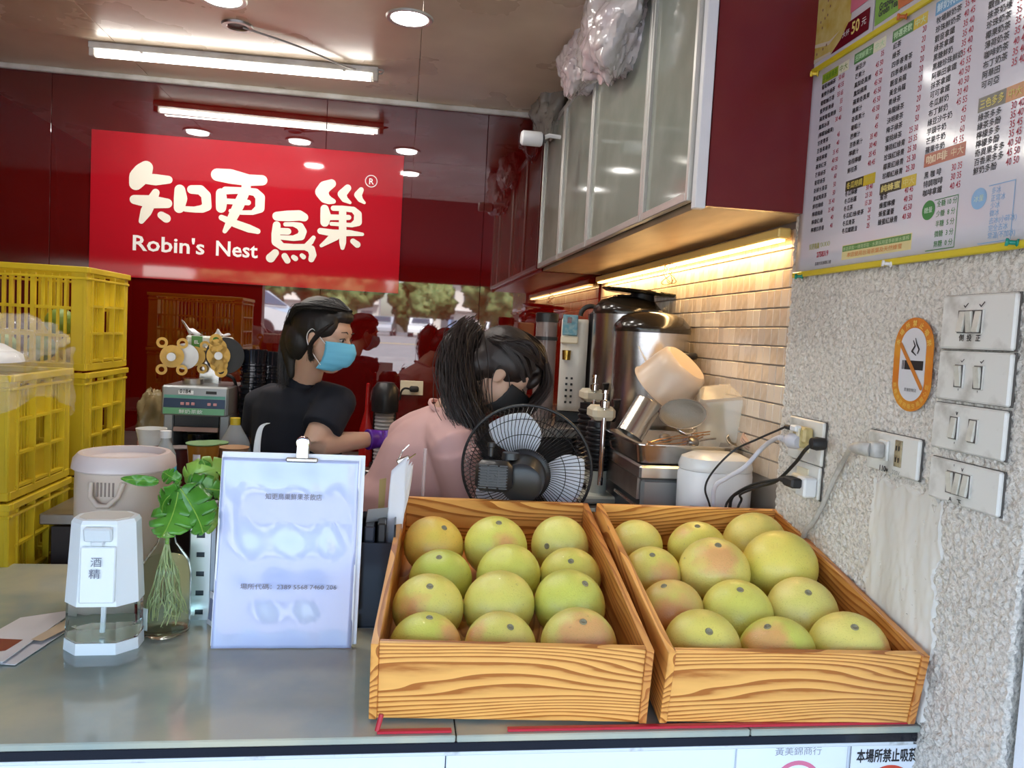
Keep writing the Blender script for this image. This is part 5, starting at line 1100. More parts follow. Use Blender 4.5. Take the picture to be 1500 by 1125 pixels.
# small things in front of the machine
def bottle(px, top, base_z, Y, r, lab, prof, m, cap_m, capr, extra=None, nm='water_bottle'):
    q = P(px, top, Y); H = q.z - base_z; t = thing(nm, lab, 'bottle', (q.x, Y, base_z)); b = MB(); b.lathe([(x * r, z * H) for x, z in prof], seg=28); b.build('body', m, t, smooth=40)
    b = MB(); b.lathe([(0, H * .90), (capr, H * .90), (capr, H), (0, H)], seg=20); b.build('cap', cap_m, t, smooth=40); return t, H, q
pet = mat('pet_bottle', (.50, .55, .55), .1, alpha=.65)
bp = [(0, 0), (.9, 0), (1, .03), (1, .58), (.92, .68), (.6, .80), (.42, .86), (.42, .9), (0, .9)]
t, H, q = bottle(243, 631, ZL, 2.40, .031, 'small clear water bottle with a white cap and blue label by the pitcher', bp, pet, M['white'], .016)
b = MB(); b.lathe([(.0318, H * .28), (.0318, H * .50)], seg=28); b.build('label', mat('blue_label', (.10, .42, .62), .4), t, smooth=90, solid=.0006)
t, H, q = bottle(345, 612, ZL, 2.62, .055, 'squat clear jug of syrup with a yellow spout beside the sealing machine', [(0, 0), (.95, 0), (1, .05), (1, .45), (.85, .65), (.4, .85), (.3, .9), (0, .9)], mat('jug_plastic', (.30, .31, .31), .15, alpha=.85), mat('yellow_cap', (.6, .42, .02), .4), .016)
t = thing('blue_plastic_bag', 'knotted bluish plastic bag behind the syrup jug', 'bag', (0, 0, 0)); bpy.data.objects.remove(t)
crumple('plastic_bag', 'crumpled dark bluish bag beside the syrup jug and the dark shirt', 'bag', V(P(357, 640, 2.75).x, 2.78, ZL + .10), (.03, .03, .06), 2.2, mat('blue_film', (.10, .10, .18), .3))
crumple('plastic_bag', 'crumpled transparent bag with yellow bits at the foot of the sealing machine', 'bag', P(222, 612, 3.15), (.05, .06, .10), 6.1, mat('dirty_film', (.30, .24, .12), .25, alpha=.75, bump=.8, bscale=30))
def cup(px, top, Y, r, H, lab, liq, lidc, stickers=True):
    q = P(px, top, Y); z0 = q.z - H; t = thing('sealed_cup', lab, 'cup', (q.x, Y, z0)); b = MB(); b.lathe([(0, 0), (r * .72, 0), (r, H - .004), (0, H - .004)], seg=30); b.build('drink', liq, t, smooth=40)
    b = MB(); b.lathe([(0, H - .003), (r, H - .003), (r + .003, H - .001), (r + .003, H + .001), (0, H + .001)], seg=30); b.build('seal_film', lidc, t, smooth=40)
    if stickers: b = MB(); b.grid(lambda u, v: V((r * .95 + .001) * math.cos(-2.0 + u * .5), (r * .95 + .001) * math.sin(-2.0 + u * .5), H * .62 + v * H * .18), 6, 2); b.build('sticker', M['paper'], t, smooth=90, solid=.0005)
    return t, z0
tea = mat('amber_tea', (.30, .12, .015), .15, ior=1.4); gf = mat('green_film', (.22, .38, .16), .25); of_ = mat('orange_film', (.45, .26, .14), .3)
cup(298, 649, 2.33, .045, .137, 'amber iced tea cup with a green seal film, nearest beside the steel post', tea, gf)
cup(312, 648, 2.46, .043, .13, 'amber tea cup with green film standing behind the other green-topped cup', tea, gf)
cup(343, 655, 2.40, .041, .125, 'cup with a peach seal film under the syrup jug', mat('milk_tea', (.35, .22, .14), .3), of_, False)
cup(264, 655, 2.55, .034, .12, 'dark red drink cup behind the water bottle', mat('plum_drink', (.10, .02, .02), .2), mat('clear_lid', (.3, .25, .25), .2), False)
q = P(214, 640, 2.45); t = thing('small_bowl', 'small white bowl with a dark red base next to the crates', 'bowl', (q.x, 2.50, ZL)); b = MB(); hz = P(214, 627, 2.5).z - ZL
b.lathe([(0, 0), (.03, 0), (.034, hz * .75), (0, hz * .75)], seg=24); b.build('base', mat('dark_red_tub', (.14, .015, .02), .3), t, smooth=40); b = MB(); b.lathe([(.034, hz * .75), (.045, hz), (.041, hz), (.03, hz * .78), (0, hz * .78)], seg=24); b.build('bowl', M['white2'], t, smooth=40)
b = MB(); b.box((0, 0, .01), (.09, .05, .02), bev=.003); o = b.build('sachet_box', mat('sachet_mix', (.35, .15, .12), .4, col2=(.6, .55, .5), nscale=60), label='row of small red and cream sachets behind the small bowl', cat='sachets'); q = P(222, 645, 2.68); o.location = (q.x, 2.70, q.z - .02)
b = MB(); b.box((0, 0, -.06), (.10, .08, .10), bev=.003); o = b.build('sachet_tin', mat('tin_dark', (.06, .05, .05), .4), label='dark tin holding the row of sachets', cat='tin'); o.location = (q.x, 2.70, q.z - .022)
# white plastic strip by the dark shirt
q = P(380, 665, 2.06); t = thing('white_strip', 'curved white plastic strip standing up behind the notice by the dark shirt', 'strip', (q.x, 2.06, 1.0))
b = MB(); pts = [P(376, 690, 2.06), P(376, 660, 2.06), P(379, 636, 2.06), P(384, 624, 2.06), P(393, 620, 2.06)]; sp = spline(pts, 6)
b.grid(lambda u, v: sp[min(len(sp) - 1, int(v * (len(sp) - 1)))] + V(.020 * (u - .5) * (1 - .6 * v), .003 * u, 0) - t.location, 4, len(sp)); b.tube([V(q.x, 2.055, .90) - t.location, pts[0] - t.location], .006, 6); b.build('strip', M['white'], t, smooth=60, solid=.0015)
b = MB(); b.box((0, 0, 0), (.09, .05, .10), bev=.003); o = b.build('strip_holder', M['black'], label='small black tub holding the white strip', cat='tub'); o.location = (q.x, 2.045, ZK + .0505)
t = thing('low_stand', 'low dark stand behind the counter carrying the straw cup and the strip tub', 'stand', (-.1, 2.32, 0))
# back worktop below the sign
b = MB(); b.box((-.02, 3.55, .88), (1.14, .5, .03), bev=.003); t2 = thing('back_worktop', 'dark worktop along the red back wall', 'worktop', (0, 3.55, 0)); off = t2.location.copy(); b.build('top', M['steel2'], t2, off=off)
b = MB(); b.box((-.02, 3.57, .43), (1.12, .46, .86)); b.build('body', mat('dark_cabinet2', (.03, .02, .02), .5), t2, off=off)
bpy.data.objects.remove(t)
# cup dispenser and wall socket
q = P(565, 560, 3.35); t = thing('cup_dispenser', 'black domed dispenser with a column of clear cups on the back worktop', 'dispenser', (q.x, 3.40, .895)); hz = q.z - .895
b = MB(); b.lathe([(0, hz), (.035, hz - .004), (.056, hz - .03), (.060, hz - .08), (.058, hz - .13), (.045, hz - .135), (0, hz - .135)], seg=28); b.build('dome', M['black'], t, smooth=40)
b = MB(); pr = [(0, hz - .13)]
for k in range(14): z = hz - .135 - k * .016; pr += [(.040, z), (.043, z - .004), (.040, z - .012)]
pr += [(.030, hz - .40), (0, hz - .40)]; b.lathe(pr, seg=24); b.build('clear_cups', mat('cup_grey', (.42, .43, .46), .15, alpha=.85), t, smooth=40)
b = MB(); b.box((0, .055, hz / 2 - .03), (.10, .02, hz - .06), bev=.004); b.build('back_post', M['black'], t)
b = MB(); b.lathe([(0, 0), (.06, 0), (.055, .02), (0, .02)], seg=24); b.build('foot', M['black'], t, smooth=40)
q = P(603, 568, YB); t = thing('wall_outlet', 'cream outlet plate with a black plug on the red back wall', 'socket', (q.x, YB, q.z)); b = MB(); b.box((0, -.005, 0), (.112, .010, .070), bev=.002); b.build('plate', M['cream'], t)
b = MB(); b.box((.012, -.025, -.004), (.045, .03, .028), bev=.006); b.tube(spline([(-.01, -.03, -.004), (-.035, -.035, -.002), (-.05, -.03, -.02), (-.055, -.02, -.06)]), .005, 7); b.build('plug', M['blackrub'], t, smooth=60)
t = thing('red_bottle', 'slender red bottle seen beside the cup dispenser', 'bottle', (P(535, 660, 3.4).x, 3.42, .895)); b = MB(); b.lathe([(0, 0), (.03, 0), (.03, .16), (.010, .24), (.008, .36), (0, .365)], seg=18); b.build('body', mat('red_bottle_m', (.35, .01, .01), .25), t, smooth=40)
# ================================================================== right-hand worktop, urns and dishes
ZR = 1.16
t = thing('steel_worktop_unit', 'stainless steel appliance worktop along the tiled wall with dark front opening', 'appliance', (.8, 2.9, 0)); off = t.location.copy()
b = MB(); b.box((.82, 2.93, ZR - .020), (.31, 1.76, .04), bev=.006); b.build('top', M['steel'], t, off=off)
b = MB(); b.box((.825, 2.072, ZR - .25), (.295, .02, .42), bev=.008); b.build('front_face', mat('brushed_grey', (.36, .37, .37), .35, .7), t, off=off)
b = MB(); b.box((.675, 2.93, ZR - .07), (.012, 1.70, .06)); b.build('side_rail', M['steel2'], t, off=off)
b = MB(); b.box((.83, 2.94, (ZR - .05) / 2), (.28, 1.7, ZR - .06)); b.build('body', mat('blue_black_body', (.012, .022, .04), .35), t, off=off)
b = MB(); b.tube([(.672, 2.10, ZR - .12), (.672, 2.30, ZR - .12)], .006, 8); b.build('valve_handle', M['steel'], t, smooth=40, off=off)
t = thing('back_corner_shelf', 'dark shelf at the back right corner carrying the white dispenser', 'shelf', (.62, 3.07, 0)); off = t.location.copy()
b = MB(); b.box((.56, 3.07, ZR - .02), (.22, .42, .04), bev=.004); b.build('top', M['steel2'], t, off=off)
b = MB(); b.box((.57, 3.07, ZR / 2 - .02), (.18, .40, ZR - .05)); b.build('body', M['black'], t, off=off)
# urns
urn_m = mat('brushed_urn_steel', (.58, .56, .54), .27, 1, bump=.06, bscale=10, stretch=(1, 1, 30))
lidb = mat('black_urn_lid', (.018, .014, .010), .18)
def urn(px, wpx, Y, ztop_px, lab, plate=False):
    q = P(px, ztop_px, Y); r = wpx / 2 * Y / F; x = min(q.x, XT - .006 - r - .004); H = q.z - ZR; t = thing('insulated_urn', lab, 'urn', (x, Y, ZR), (0, 0, R(-45)))
    b = MB(); b.lathe([(0, 0), (r * .97, 0), (r, .01), (r, H - .01), (r * 1.01, H), (r * .94, H), (0, H - .02)], seg=48); b.build('body', urn_m, t, smooth=40)
    b = MB(); b.lathe([(r * 1.02, H - .004), (r * 1.03, H + .008), (r * 1.0, H + .022), (r * .80, H + .050), (r * .5, H + .064), (r * .2, H + .066), (0, H + .066), (0, H + .0), (r * .9, H - .002)], seg=48); b.build('lid', lidb, t, smooth=35)
    b = MB(); b.box((0, -.01, H + .066), (.07, .035, .012), bev=.004); b.build('lid_handle', M['black'], t)
    for a in (0,): b = MB(); b.tube([V((r - .004) * math.cos(a + d) , (r - .004) * math.sin(a + d), H - .075) * 1 + V(math.cos(a) * e, math.sin(a) * e, 0) for d, e in ((-.35, 0), (-.22, .028), (0, .034), (.22, .028), (.35, 0))], .012, 8); b.build('side_handle', M['black'], t, smooth=60)
    return t, r, H
t, r, H = urn(955, 113, 2.56, 486, 'large steel drink urn with a domed black lid, the nearer one')
b = MB(); tri = [((-.048), .055), (.048, .055), (0, -.030)]
a0 = -R(62); fr_ = lambda x, z: V((r + .0012) * math.cos(a0 + x / r), (r + .0012) * math.sin(a0 + x / r), H - .10 + z)
n = 8
for i in range(n):
    f0_, f1_ = i / n, (i + 1) / n; w0, w1 = .045 * (1 - f0_), .045 * (1 - f1_); b.quad(fr_(-w0, .05 - .085 * f0_), fr_(w0, .05 - .085 * f0_), fr_(w1, .05 - .085 * f1_), fr_(-w1, .05 - .085 * f1_))
b.build('triangle_badge', mat('badge_pale', (.62, .62, .62), .3), t, smooth=90)
t, r, H = urn(932, 100, 2.88, 461, 'large steel drink urn standing behind, with a flat lid plate on top')
c0 = t.location + V(-.005, 0, H + .078)
t = thing('round_lid_plate', 'wide thin dark metal lid laid on the rear drink urn', 'lid', P(941, 432, 2.86)); A = Euler((R(2), R(4), 0)).to_matrix(); rp = 62 * 2.86 / F
b = MB(); b.lathe([(0, .0), (rp * .9, 0), (rp, .008), (rp * .98, .012), (rp * .6, .014), (0, .015)], seg=48, A=A); b.build('plate', mat('smoked_lid', (.05, .045, .03), .15, .6), t, smooth=40)
b = MB(); b.lathe([(0, -.028), (.05, -.028), (.045, 0), (0, 0)], seg=24, A=A); b.build('knob', M['black'], t, smooth=40)
# white fructose dispenser
DX, DY = P(835, 600, 3.12).x, 3.12; qz = lambda py: P(835, py, DY).z - ZR
t = thing('drink_dispenser', 'tall white and black syrup dispenser with a blue display and black carrying handle', 'machine', (DX, DY, ZR), (0, 0, R(-12)))
b = MB(); b.grid(lambda u, v: V(-.052 + .104 * u, -.085 - .03 * math.sin(math.pi * (v * .8 + .1)) , .05 + v * (qz(468) - .05)), 4, 16); b.box((0, .0, (qz(468) + .05) / 2), (.104, .17, qz(468) - .05), bev=.006); b.build('white_front', mat('dispenser_cream', (.70, .68, .62), .3), t, smooth=40, solid=.004)
b = MB(); b.box((.082, .01, (qz(455)) / 2), (.055, .20, qz(455)), bev=.012); b.box((0, .02, .025), (.12, .20, .05), bev=.006); b.build('black_body', M['black'], t)
b = MB(); b.tube(arc((.062, .0, qz(462)), .042, 0, math.pi, 12), .010, 8); b.build('carry_handle', M['blackrub'], t, smooth=60)
b = MB(); b.box((-.02, -.118, qz(477)), (.060, .012, .082), rot=(R(-6), 0, 0), bev=.003); b.build('display', mat('display_blue', (.12, .30, .38), .25, col2=(.30, .42, .45), nscale=60), t)
b = MB(); b.box((-.024, -.126, qz(470)), (.016, .004, .022)); b.build('display_window', mat('display_red', (.12, .02, .02), .2), t)
b = MB(); b.lathe([(0, -.02), (.016, -.02), (.018, .018), (0, .018)], c=(-.028, -.128, qz(519)), seg=18); b.build('brass_nozzle', mat('brass', (.55, .36, .08), .25, 1), t, smooth=40)
b = MB(); b.box((-.02, -.116, qz(498)), (.07, .02, .028), bev=.004); b.build('nozzle_housing', M['cream'], t)
for k in range(5):
    for s_ in (-1, 1): b = MB(); b.box((-.012 + s_ * .010, -.1135, qz(552 + k * 8.5)), (.009, .005, .009), bev=.001); b.build('button', M['ink'], t)
# clear canister behind
q = P(802, 458, 3.20); t = thing('clear_canister', 'clear canister with a black lid standing behind the white dispenser', 'canister', (q.x, 3.20, ZR)); H = q.z - ZR
b = MB(); b.lathe([(0, 0), (.045, 0), (.045, H - .04), (0, H - .04)], seg=28); b.build('body', mat('canister_smoke', (.25, .20, .19), .1, alpha=.8), t, smooth=40)
b = MB(); b.lathe([(0, H - .04), (.048, H - .04), (.048, H - .004), (.04, H), (0, H)], seg=28); b.lathe([(.046, H - .115), (.049, H - .115), (.049, H - .10), (.046, H - .10)], seg=28, closed=True); b.build('lid', M['black'], t, smooth=40)
# two drink mixers
def mixer(px, Y, top, lab, sc_=1):
    q = P(px, top, Y); z0 = ZR - .12 if Y < 2.1 else ZR; z0 = .98; H = q.z - z0; t = thing('drink_mixer', lab, 'mixer', (q.x, Y, z0))
    b = MB(); b.lathe([(0, 0), (.050, 0), (.050, .02), (.032, .03), (.032, .10), (0, .10)], seg=28); b.box((0, .0, .012), (.13, .12, .024), bev=.006); b.build('base', mat('mixer_base', (.50, .52, .44), .4), t, smooth=35)
    b = MB(); b.tube([(0, -.045, .06), (0, -.045, H - .06)], .0085, 12); b.build('chrome_rod', M['chrome'], t, smooth=40)
    b = MB(); pr = [(0, .10)]
    for k in range(9): z = .10 + k * (H - .22) / 9; pr += [(.036, z), (.042, z + .004), (.042, z + .010), (.036, z + .014)]
    pr += [(.036, H - .105), (0, H - .105)]; b.lathe(pr, c=(0, .01, 0), seg=24); b.build('ribbed_stack', M['black'], t, smooth=30)
    b = MB(); b.box((0, -.005, H - .075), (.075, .10, .045), bev=.012); b.build('head', M['cream'], t, smooth=30)
    b = MB(); b.lathe([(0, H - .055), (.016, H - .055), (.016, H - .035), (.008, H - .03), (.008, H - .012), (.012, H - .010), (.012, H), (0, H)], c=(0, -.045, 0), seg=18); b.build('top_knob', M['chrome'], t, smooth=40)
    b = MB(); b.tube([(.045, .02, H - .10), (.05, -.01, H - .05), (.048, -.012, H - .03)], [.012, .010, .014], 8); b.build('black_lever', M['black'], t, smooth=60)
mixer(882, 2.42, 570, 'cream headed drink mixer with a chrome rod, front one beside the fan'); mixer(868, 2.72, 548, 'cream headed drink mixer behind, in front of the white dispenser')
t = thing('mixer_shelf', 'low steel shelf carrying the two drink mixers between the fan and the steel unit', 'shelf', (.59, 2.5, 0)); off = t.location.copy()
b = MB(); b.box((.575, 2.49, .965), (.165, .70, .024), bev=.003); b.build('top', M['steel2'], t, off=off); b = MB(); b.box((.575, 2.49, .475), (.15, .66, .95)); b.build('body', M['black'], t, off=off)
b = MB(); b.lathe([(.0, 0), (.034, 0), (.036, .01), (.028, .012), (.026, .03), (0, .03)], seg=24); o = b.build('chrome_ring', M['chrome'], smooth=40, label='small round chrome cap just above the crate gap', cat='cap'); q = P(928, 735, 2.14); o.location = (.575, 2.16, .978)
# --- dish tray
n0 = P(1000, 672, 2.10); TZ = ZR + .004
tx0, tx1, ty0, ty1 = .655, XT - .035, 2.055, 2.40
t = thing('dish_tray', 'deep stainless tray full of washed utensils on the steel unit', 'tray', ((tx0 + tx1) / 2, (ty0 + ty1) / 2, TZ)); Wt, Dt = tx1 - tx0, ty1 - ty0
def rr_ring(w, d, z, r=.03, n=5):
    out = []
    for (sx, sy, a0) in ((1, 1, 0), (-1, 1, 90), (-1, -1, 180), (1, -1, 270)):
        for k in range(n + 1): a = R(a0 + 90 * k / n); out.append((sx * (w / 2 - r) + r * math.cos(a), sy * (d / 2 - r) + r * math.sin(a), z))
    return out
b = MB(); b_ = [rr_ring(Wt * .90, Dt * .92, 0), rr_ring(Wt * .97, Dt * .98, .050), rr_ring(Wt + .012, Dt + .010, .052), rr_ring(Wt + .012, Dt + .010, .055), rr_ring(Wt * .96, Dt * .97, .054), rr_ring(Wt * .88, Dt * .90, .004)]
loft(b_, b); b.build('pan', M['steel'], t, smooth=40)
tz = TZ + .006
# steel cup (tilted), left end
def axis(v): return Vector(v).normalized().to_track_quat('Z', 'Y').to_matrix()
def placed_thing(nm, lab, cat, loc, ax): return thing(nm, lab, cat, loc)
q = P(937, 612, 2.15); t = thing('steel_cup', 'straight stainless measuring cup tipped on its side at the left of the tray', 'cup', q); A = axis((-.42, -.1, -.72)) ; r = .040; h = .11
b = MB(); b.lathe([(0, -h / 2), (r * .95, -h / 2), (r, -h / 2 + .004), (r, h / 2), (r * 1.04, h / 2 + .003), (r * .96, h / 2), (r * .94, -h / 2 + .005), (0, -h / 2 + .005)], seg=32, A=A); b.build('body', M['steel'], t, smooth=40)
# upturned big beige jug
q = P(986, 552, 2.30); t = thing('beige_measuring_jug', 'large cloudy beige plastic jug turned upside down on the pile', 'jug', q); A = axis((.48, -.42, .70)); r = .098
beige = mat('beige_jug_plastic', (.60, .49, .39), .3, alpha=.93)
b = MB(); b.lathe([(0, .062), (r * .70, .062), (r * .82, .052), (r * .90, .02), (r, -.055), (r * 1.05, -.06), (r * .96, -.055), (r * .80, .045), (0, .052)], seg=40, A=A); b.build('body', beige, t, smooth=40)
b = MB(); b.tube([A @ V(r * .86, 0, .03), A @ V(r * 1.35, 0, .02), A @ V(r * 1.45, 0, -.01), A @ V(r * 1.0, 0, -.05)], .010, 8); b.build('handle', beige, t, smooth=60)
q = P(938, 582, 2.26); 
# sieve
q = P(1000, 606, 2.085); t = thing('wire_sieve', 'round fine mesh sieve leaning in the tray against the clear jug', 'sieve', q); A = axis((-.52, -.62, .45)); r = .046
mesh_m = mat('wire_mesh', (.38, .35, .30), .4, .8, alpha=.65, bump=.9, bscale=260)
b = MB(); b.lathe([(0, -.030), (r * .5, -.026), (r * .85, -.014), (r, 0)], seg=36, A=A, sx=1.5); b.build('mesh_bowl', mesh_m, t, smooth=60, solid=.001)
b = MB(); b.tube([A @ V(1.5 * r * math.cos(k * .2094), r * math.sin(k * .2094), 0) for k in range(30)], .0022, 6, closed=True); b.build('rim_wire', M['chrome'], t, smooth=60)
b = MB(); b.tube([A @ V(-1.5 * r, 0, 0), A @ V(-1.5 * r - .045, 0, -.004), A @ V(-1.5 * r - .05, .01, -.004)], .004, 6); b.build('handle', M['black'], t, smooth=60)
# second small sieve and handles
q = P(1082, 645, 2.12); t = thing('small_sieve', 'small mesh sieve lying under the clear jug at the front of the tray', 'sieve', q); A = axis((-.1, -.5, .8)); r = .034
b = MB(); b.lathe([(0, -.022), (r * .6, -.018), (r, 0)], seg=28, A=A); b.build('mesh_bowl', mesh_m, t, smooth=60, solid=.001)
b = MB(); b.tube([A @ V(r * math.cos(k * .26), r * math.sin(k * .26), 0) for k in range(24)], .002, 6, closed=True); b.build('rim_wire', M['chrome'], t, smooth=60)
copper = mat('copper_wire', (.65, .36, .18), .25, .9)
for i, (a, m1, m2, e, lab) in enumerate((((1040, 634), (990, 641), (955, 649), (946, 653), 'upper wire whisk handle sticking out over the tray front'), ((1030, 638), (1000, 650), (965, 652), (948, 646), 'lower wire whisk handle sticking out over the tray front'))):
    t = thing('wire_whisk', lab, 'utensil', P(*a, 2.12)); b = MB()
    for s_ in (-.004, .004): b.tube(spline([P(a[0], a[1], 2.14) + V(0, 0, s_) - t.location, P(*m1, 2.09) + V(0, 0, s_) - t.location, P(*m2, 2.05) + V(0, 0, s_) - t.location, P(*e, 2.045) - t.location]), .0016, 6)
    b.build('wire', copper, t, smooth=60)
q = P(1003, 627, 2.10); t = thing('tea_strainer', 'small round steel strainer ring at the tray front', 'strainer', q); A = axis((.1, -.5, .8))
b = MB(); b.tube([A @ V(.026 * math.cos(k * .26), .026 * math.sin(k * .26), 0) for k in range(24)], .0022, 6, closed=True); b.build('rim_wire', M['chrome'], t, smooth=60); b = MB(); b.lathe([(0, -.018), (.018, -.012), (.026, 0)], seg=24, A=A); b.build('mesh_bowl', mesh_m, t, smooth=60, solid=.001)
for i, (px, py, lab) in enumerate(((975, 642, 'small dark steel scoop lying in the tray, left'), (1015, 647, 'small dark steel scoop lying in the tray, right'))):
    t = thing('steel_scoop', lab, 'scoop', P(px, py, 2.11)); A = axis((.3, -.3, .9)); b = MB(); b.ell((0, 0, 0), (.024, .018, .012), 16, A); b.build('bowl', M['steel2'], t, smooth=60)
    b = MB(); b.tube([(0, 0, 0), (.05, .02, .006), (.08, .03, .008)], .003, 6); b.build('handle', M['steel'], t, smooth=60)
# clear square jug lying
q = P(1062, 608, 2.20); t = thing('clear_measuring_jug', 'big clear square plastic jug upside down at the middle of the tray', 'jug', q)
cj = mat('frosty_clear_plastic', (.70, .66, .58), .12, alpha=.38, coat=.5)
A4 = Matrix.Translation((0, 0, 0)) @ Euler((R(20), R(-9), R(-22))).to_matrix().to_4x4()
b = MB(A4); rings = [rr_ring(.195, .165, -.078, .035), rr_ring(.185, .155, -.072, .035), rr_ring(.150, .120, .070, .025), rr_ring(.135, .105, .078, .02)]; loft(rings, b); b.build('body', cj, t, smooth=40)
b = MB(A4); b.tube([V(*p_) for p_ in rr_ring(.199, .169, -.079, .035)], .004, 6, closed=True); b.build('rim', mat('jug_rim', (.75, .70, .64), .2, alpha=.85), t, smooth=60)
b = MB(); w_ = M['white']; b.tube(spline([P(1078, 573, 2.2) - q, P(1095, 568, 2.17) - q, P(1118, 585, 2.15) - q, P(1131, 612, 2.14) - q]), .009, 8); b.build('handle', mat('jug_handle', (.76, .72, .66), .25, alpha=.9), t, smooth=60)
q = P(1125, 622, 2.12); t = thing('clear_cup', 'clear plastic cup lying on its side at the right end of the tray', 'cup', q); A = axis((-.25, -.6, -.55)); r = .040
b = MB(); b.lathe([(0, .05), (r * .75, .05), (r, -.05), (r * 1.05, -.052), (r * .94, -.048), (r * .70, .045), (0, .045)], seg=32, A=A); b.build('body', cj, t, smooth=40)
q = P(1107, 653, 2.08); t = thing('stacked_lids', 'pinkish clear round lids stacked at the front right of the tray', 'lid', q); A = axis((.1, -.5, 1)); r = .045
b = MB()
for k in range(3): b.lathe([(0, k * .008), (r, k * .008), (r + .002, k * .008 + .004), (r, k * .008 + .006), (0, k * .008 + .006)], seg=32, A=A)
b.build('lids', mat('pink_clear', (.60, .42, .34), .2, alpha=.75), t, smooth=40)
# --- white rice cooker in front of the unit
q = PZ(1090, 668, 1.0); CXX, CYY = .855, 1.985
zt_ = P(1095, 665, CYY).z; t = thing('rice_cooker', 'white rounded rice cooker with a stained lid behind the right crate', 'cooker', (CXX, CYY, ZK)); Hc = zt_ - ZK
wc = mat('cooker_white', (.70, .70, .68), .25, col2=(.50, .36, .22), nscale=18, nlo=.62, nhi=.85)
b = MB(); loft([rr_ring(.17, .12, 0, .05), rr_ring(.19, .135, .02, .06), rr_ring(.20, .145, Hc - .06, .068), rr_ring(.195, .14, Hc - .045, .065)], b); b.build('body', M['white'], t, smooth=40)
b = MB(); loft([rr_ring(.196, .141, Hc - .044, .066), rr_ring(.20, .145, Hc - .035, .068), rr_ring(.185, .13, Hc - .012, .06), rr_ring(.13, .09, Hc, .04)], b); b.build('lid', wc, t, smooth=40)
b = MB(); b.box((-.07, -.066, Hc * .55), (.045, .012, .06), bev=.004, rot=(0, 0, R(-30))); b.build('control_panel', mat('panel_grey', (.35, .36, .38), .3), t)
# ================================================================== bags on top of the cabinet
pk = mat('pinkish_film', (.74, .70, .68), .18, alpha=.85, coat=.6, bump=1.0, bscale=30, bdetail=3, col2=(.66, .54, .55), nscale=6)
for (px, py, X, r, sd, lab) in ((905, 40, .62, (.10, .22, .15), 1.3, 'biggest milky plastic sack of cups bulging over the cabinet top, at the picture top'), (848, 95, .60, (.07, .15, .10), 3.1, 'pinkish plastic sack hanging over the cabinet top in the middle'),):
    q = PX(px, py, X); o = crumple('plastic_sack', lab, 'bag', q, r, sd, pk, amp=.35, fq=5, n=80)
q = PX(822, 42, .57); crumple('plastic_sack', 'clear knotted bag with a pink tie, leftmost on the cabinet at the picture top', 'bag', q, (.035, .06, .10), 5.5, mat('clear_bag2', (.70, .68, .66), .15, alpha=.55, bump=1, bscale=35), n=56)
tq = q; b = MB(); b.tube([q + V(-.045, -.01, .02), q + V(-.05, .02, -.02), q + V(-.045, .03, -.07)], .004, 6); b.build('bag_tie', mat('magenta_tie', (.50, .08, .35), .4), label='pink string tied round the clear knotted bag', cat='string')
q = PX(805, 162, .63); crumple('plastic_sack', 'small grey clear bag on the far end of the cabinet above the security camera', 'bag', q, (.07, .16, .11), 7.7, mat('grey_bag', (.35, .33, .28), .18, alpha=.7, bump=1, bscale=30), n=56)
# ================================================================== desk fan
FC = P(771, 687, 2.055); FA = Vector((.24, .95, .10)).normalized(); rF = 97 * 2.055 / F
FQ = frame(FC, FA.cross(V(0, 0, 1)) , V(0, 0, 1) - FA * FA.z); fu = Vector((FQ[0][0], FQ[1][0], FQ[2][0])); fv = Vector((FQ[0][1], FQ[1][1], FQ[2][1]))
t = thing('desk_fan', 'black desk fan with white blades seen from behind over the left crate', 'fan', (FC.x, FC.y - .02, ZK)); off = t.location.copy()
dk = mat('fan_dark_plastic', (.020, .021, .023), .35); wire_m = mat('fan_wire', (.018, .018, .02), .3, .3)
def fp3(r, a, d): return FC + (fu * math.cos(a) + fv * math.sin(a)) * r + FA * d
b = MB(); b.tube([fp3(rF, k * math.pi / 36, 0) for k in range(72)], .0042, 8, closed=True); b.build('guard_ring', dk, t, smooth=60, off=off)
b = MB()
for rr_, d in ((.62, -.058), (.84, -.045)): b.tube([fp3(rF * rr_, k * math.pi / 30, d) for k in range(60)], .0011, 5, closed=True)
for k in range(84):
    a = k * 2 * math.pi / 84; sw = .35
    b.tube([fp3(rF * q, a + sw * (1 - q), d) for q, d in ((.30, -.062), (.5, -.062), (.72, -.055), (.90, -.036), (1.0, 0))], .0010, 4, cap=False)
b.build('rear_wire_guard', wire_m, t, kind='stuff', off=off)
b = MB()
for k in range(84):
    a = k * 2 * math.pi / 84
    b.tube([fp3(rF * q, a - .3 * (1 - q), d) for q, d in ((.2, .062), (.5, .062), (.75, .055), (.92, .036), (1.0, 0))], .0010, 4, cap=False)
b.tube([fp3(rF * .62, k * math.pi / 30, .060) for k in range(60)], .0011, 5, closed=True)
b.build('front_wire_guard', wire_m, t, kind='stuff', off=off)
b = MB(); b.lathe([(0, .058), (.036, .058), (.036, .066), (0, .068)], c=FC, seg=28, A=FA.to_track_quat('Z', 'Y').to_matrix()); b.build('front_badge', dk, t, smooth=40, off=off)
bl = mat('fan_blade_white', (.70, .74, .80), .3); bl2 = mat('fan_blade_clear', (.55, .58, .60), .2, alpha=.35)
for k, a0 in enumerate((R(98), R(-22), R(218))):
    b = MB(); b.grid(lambda u, v: fp3(rF * (.16 + .74 * v), a0 + (u - .5) * (1.35 * math.sin(math.pi * (.22 + .60 * v)) ) + .25 * v, .024 * (u - .5) - .006), 12, 12)
    b.build('blade', bl, t, smooth=60, solid=.002, off=off)
AM = FA.to_track_quat('Z', 'Y').to_matrix()
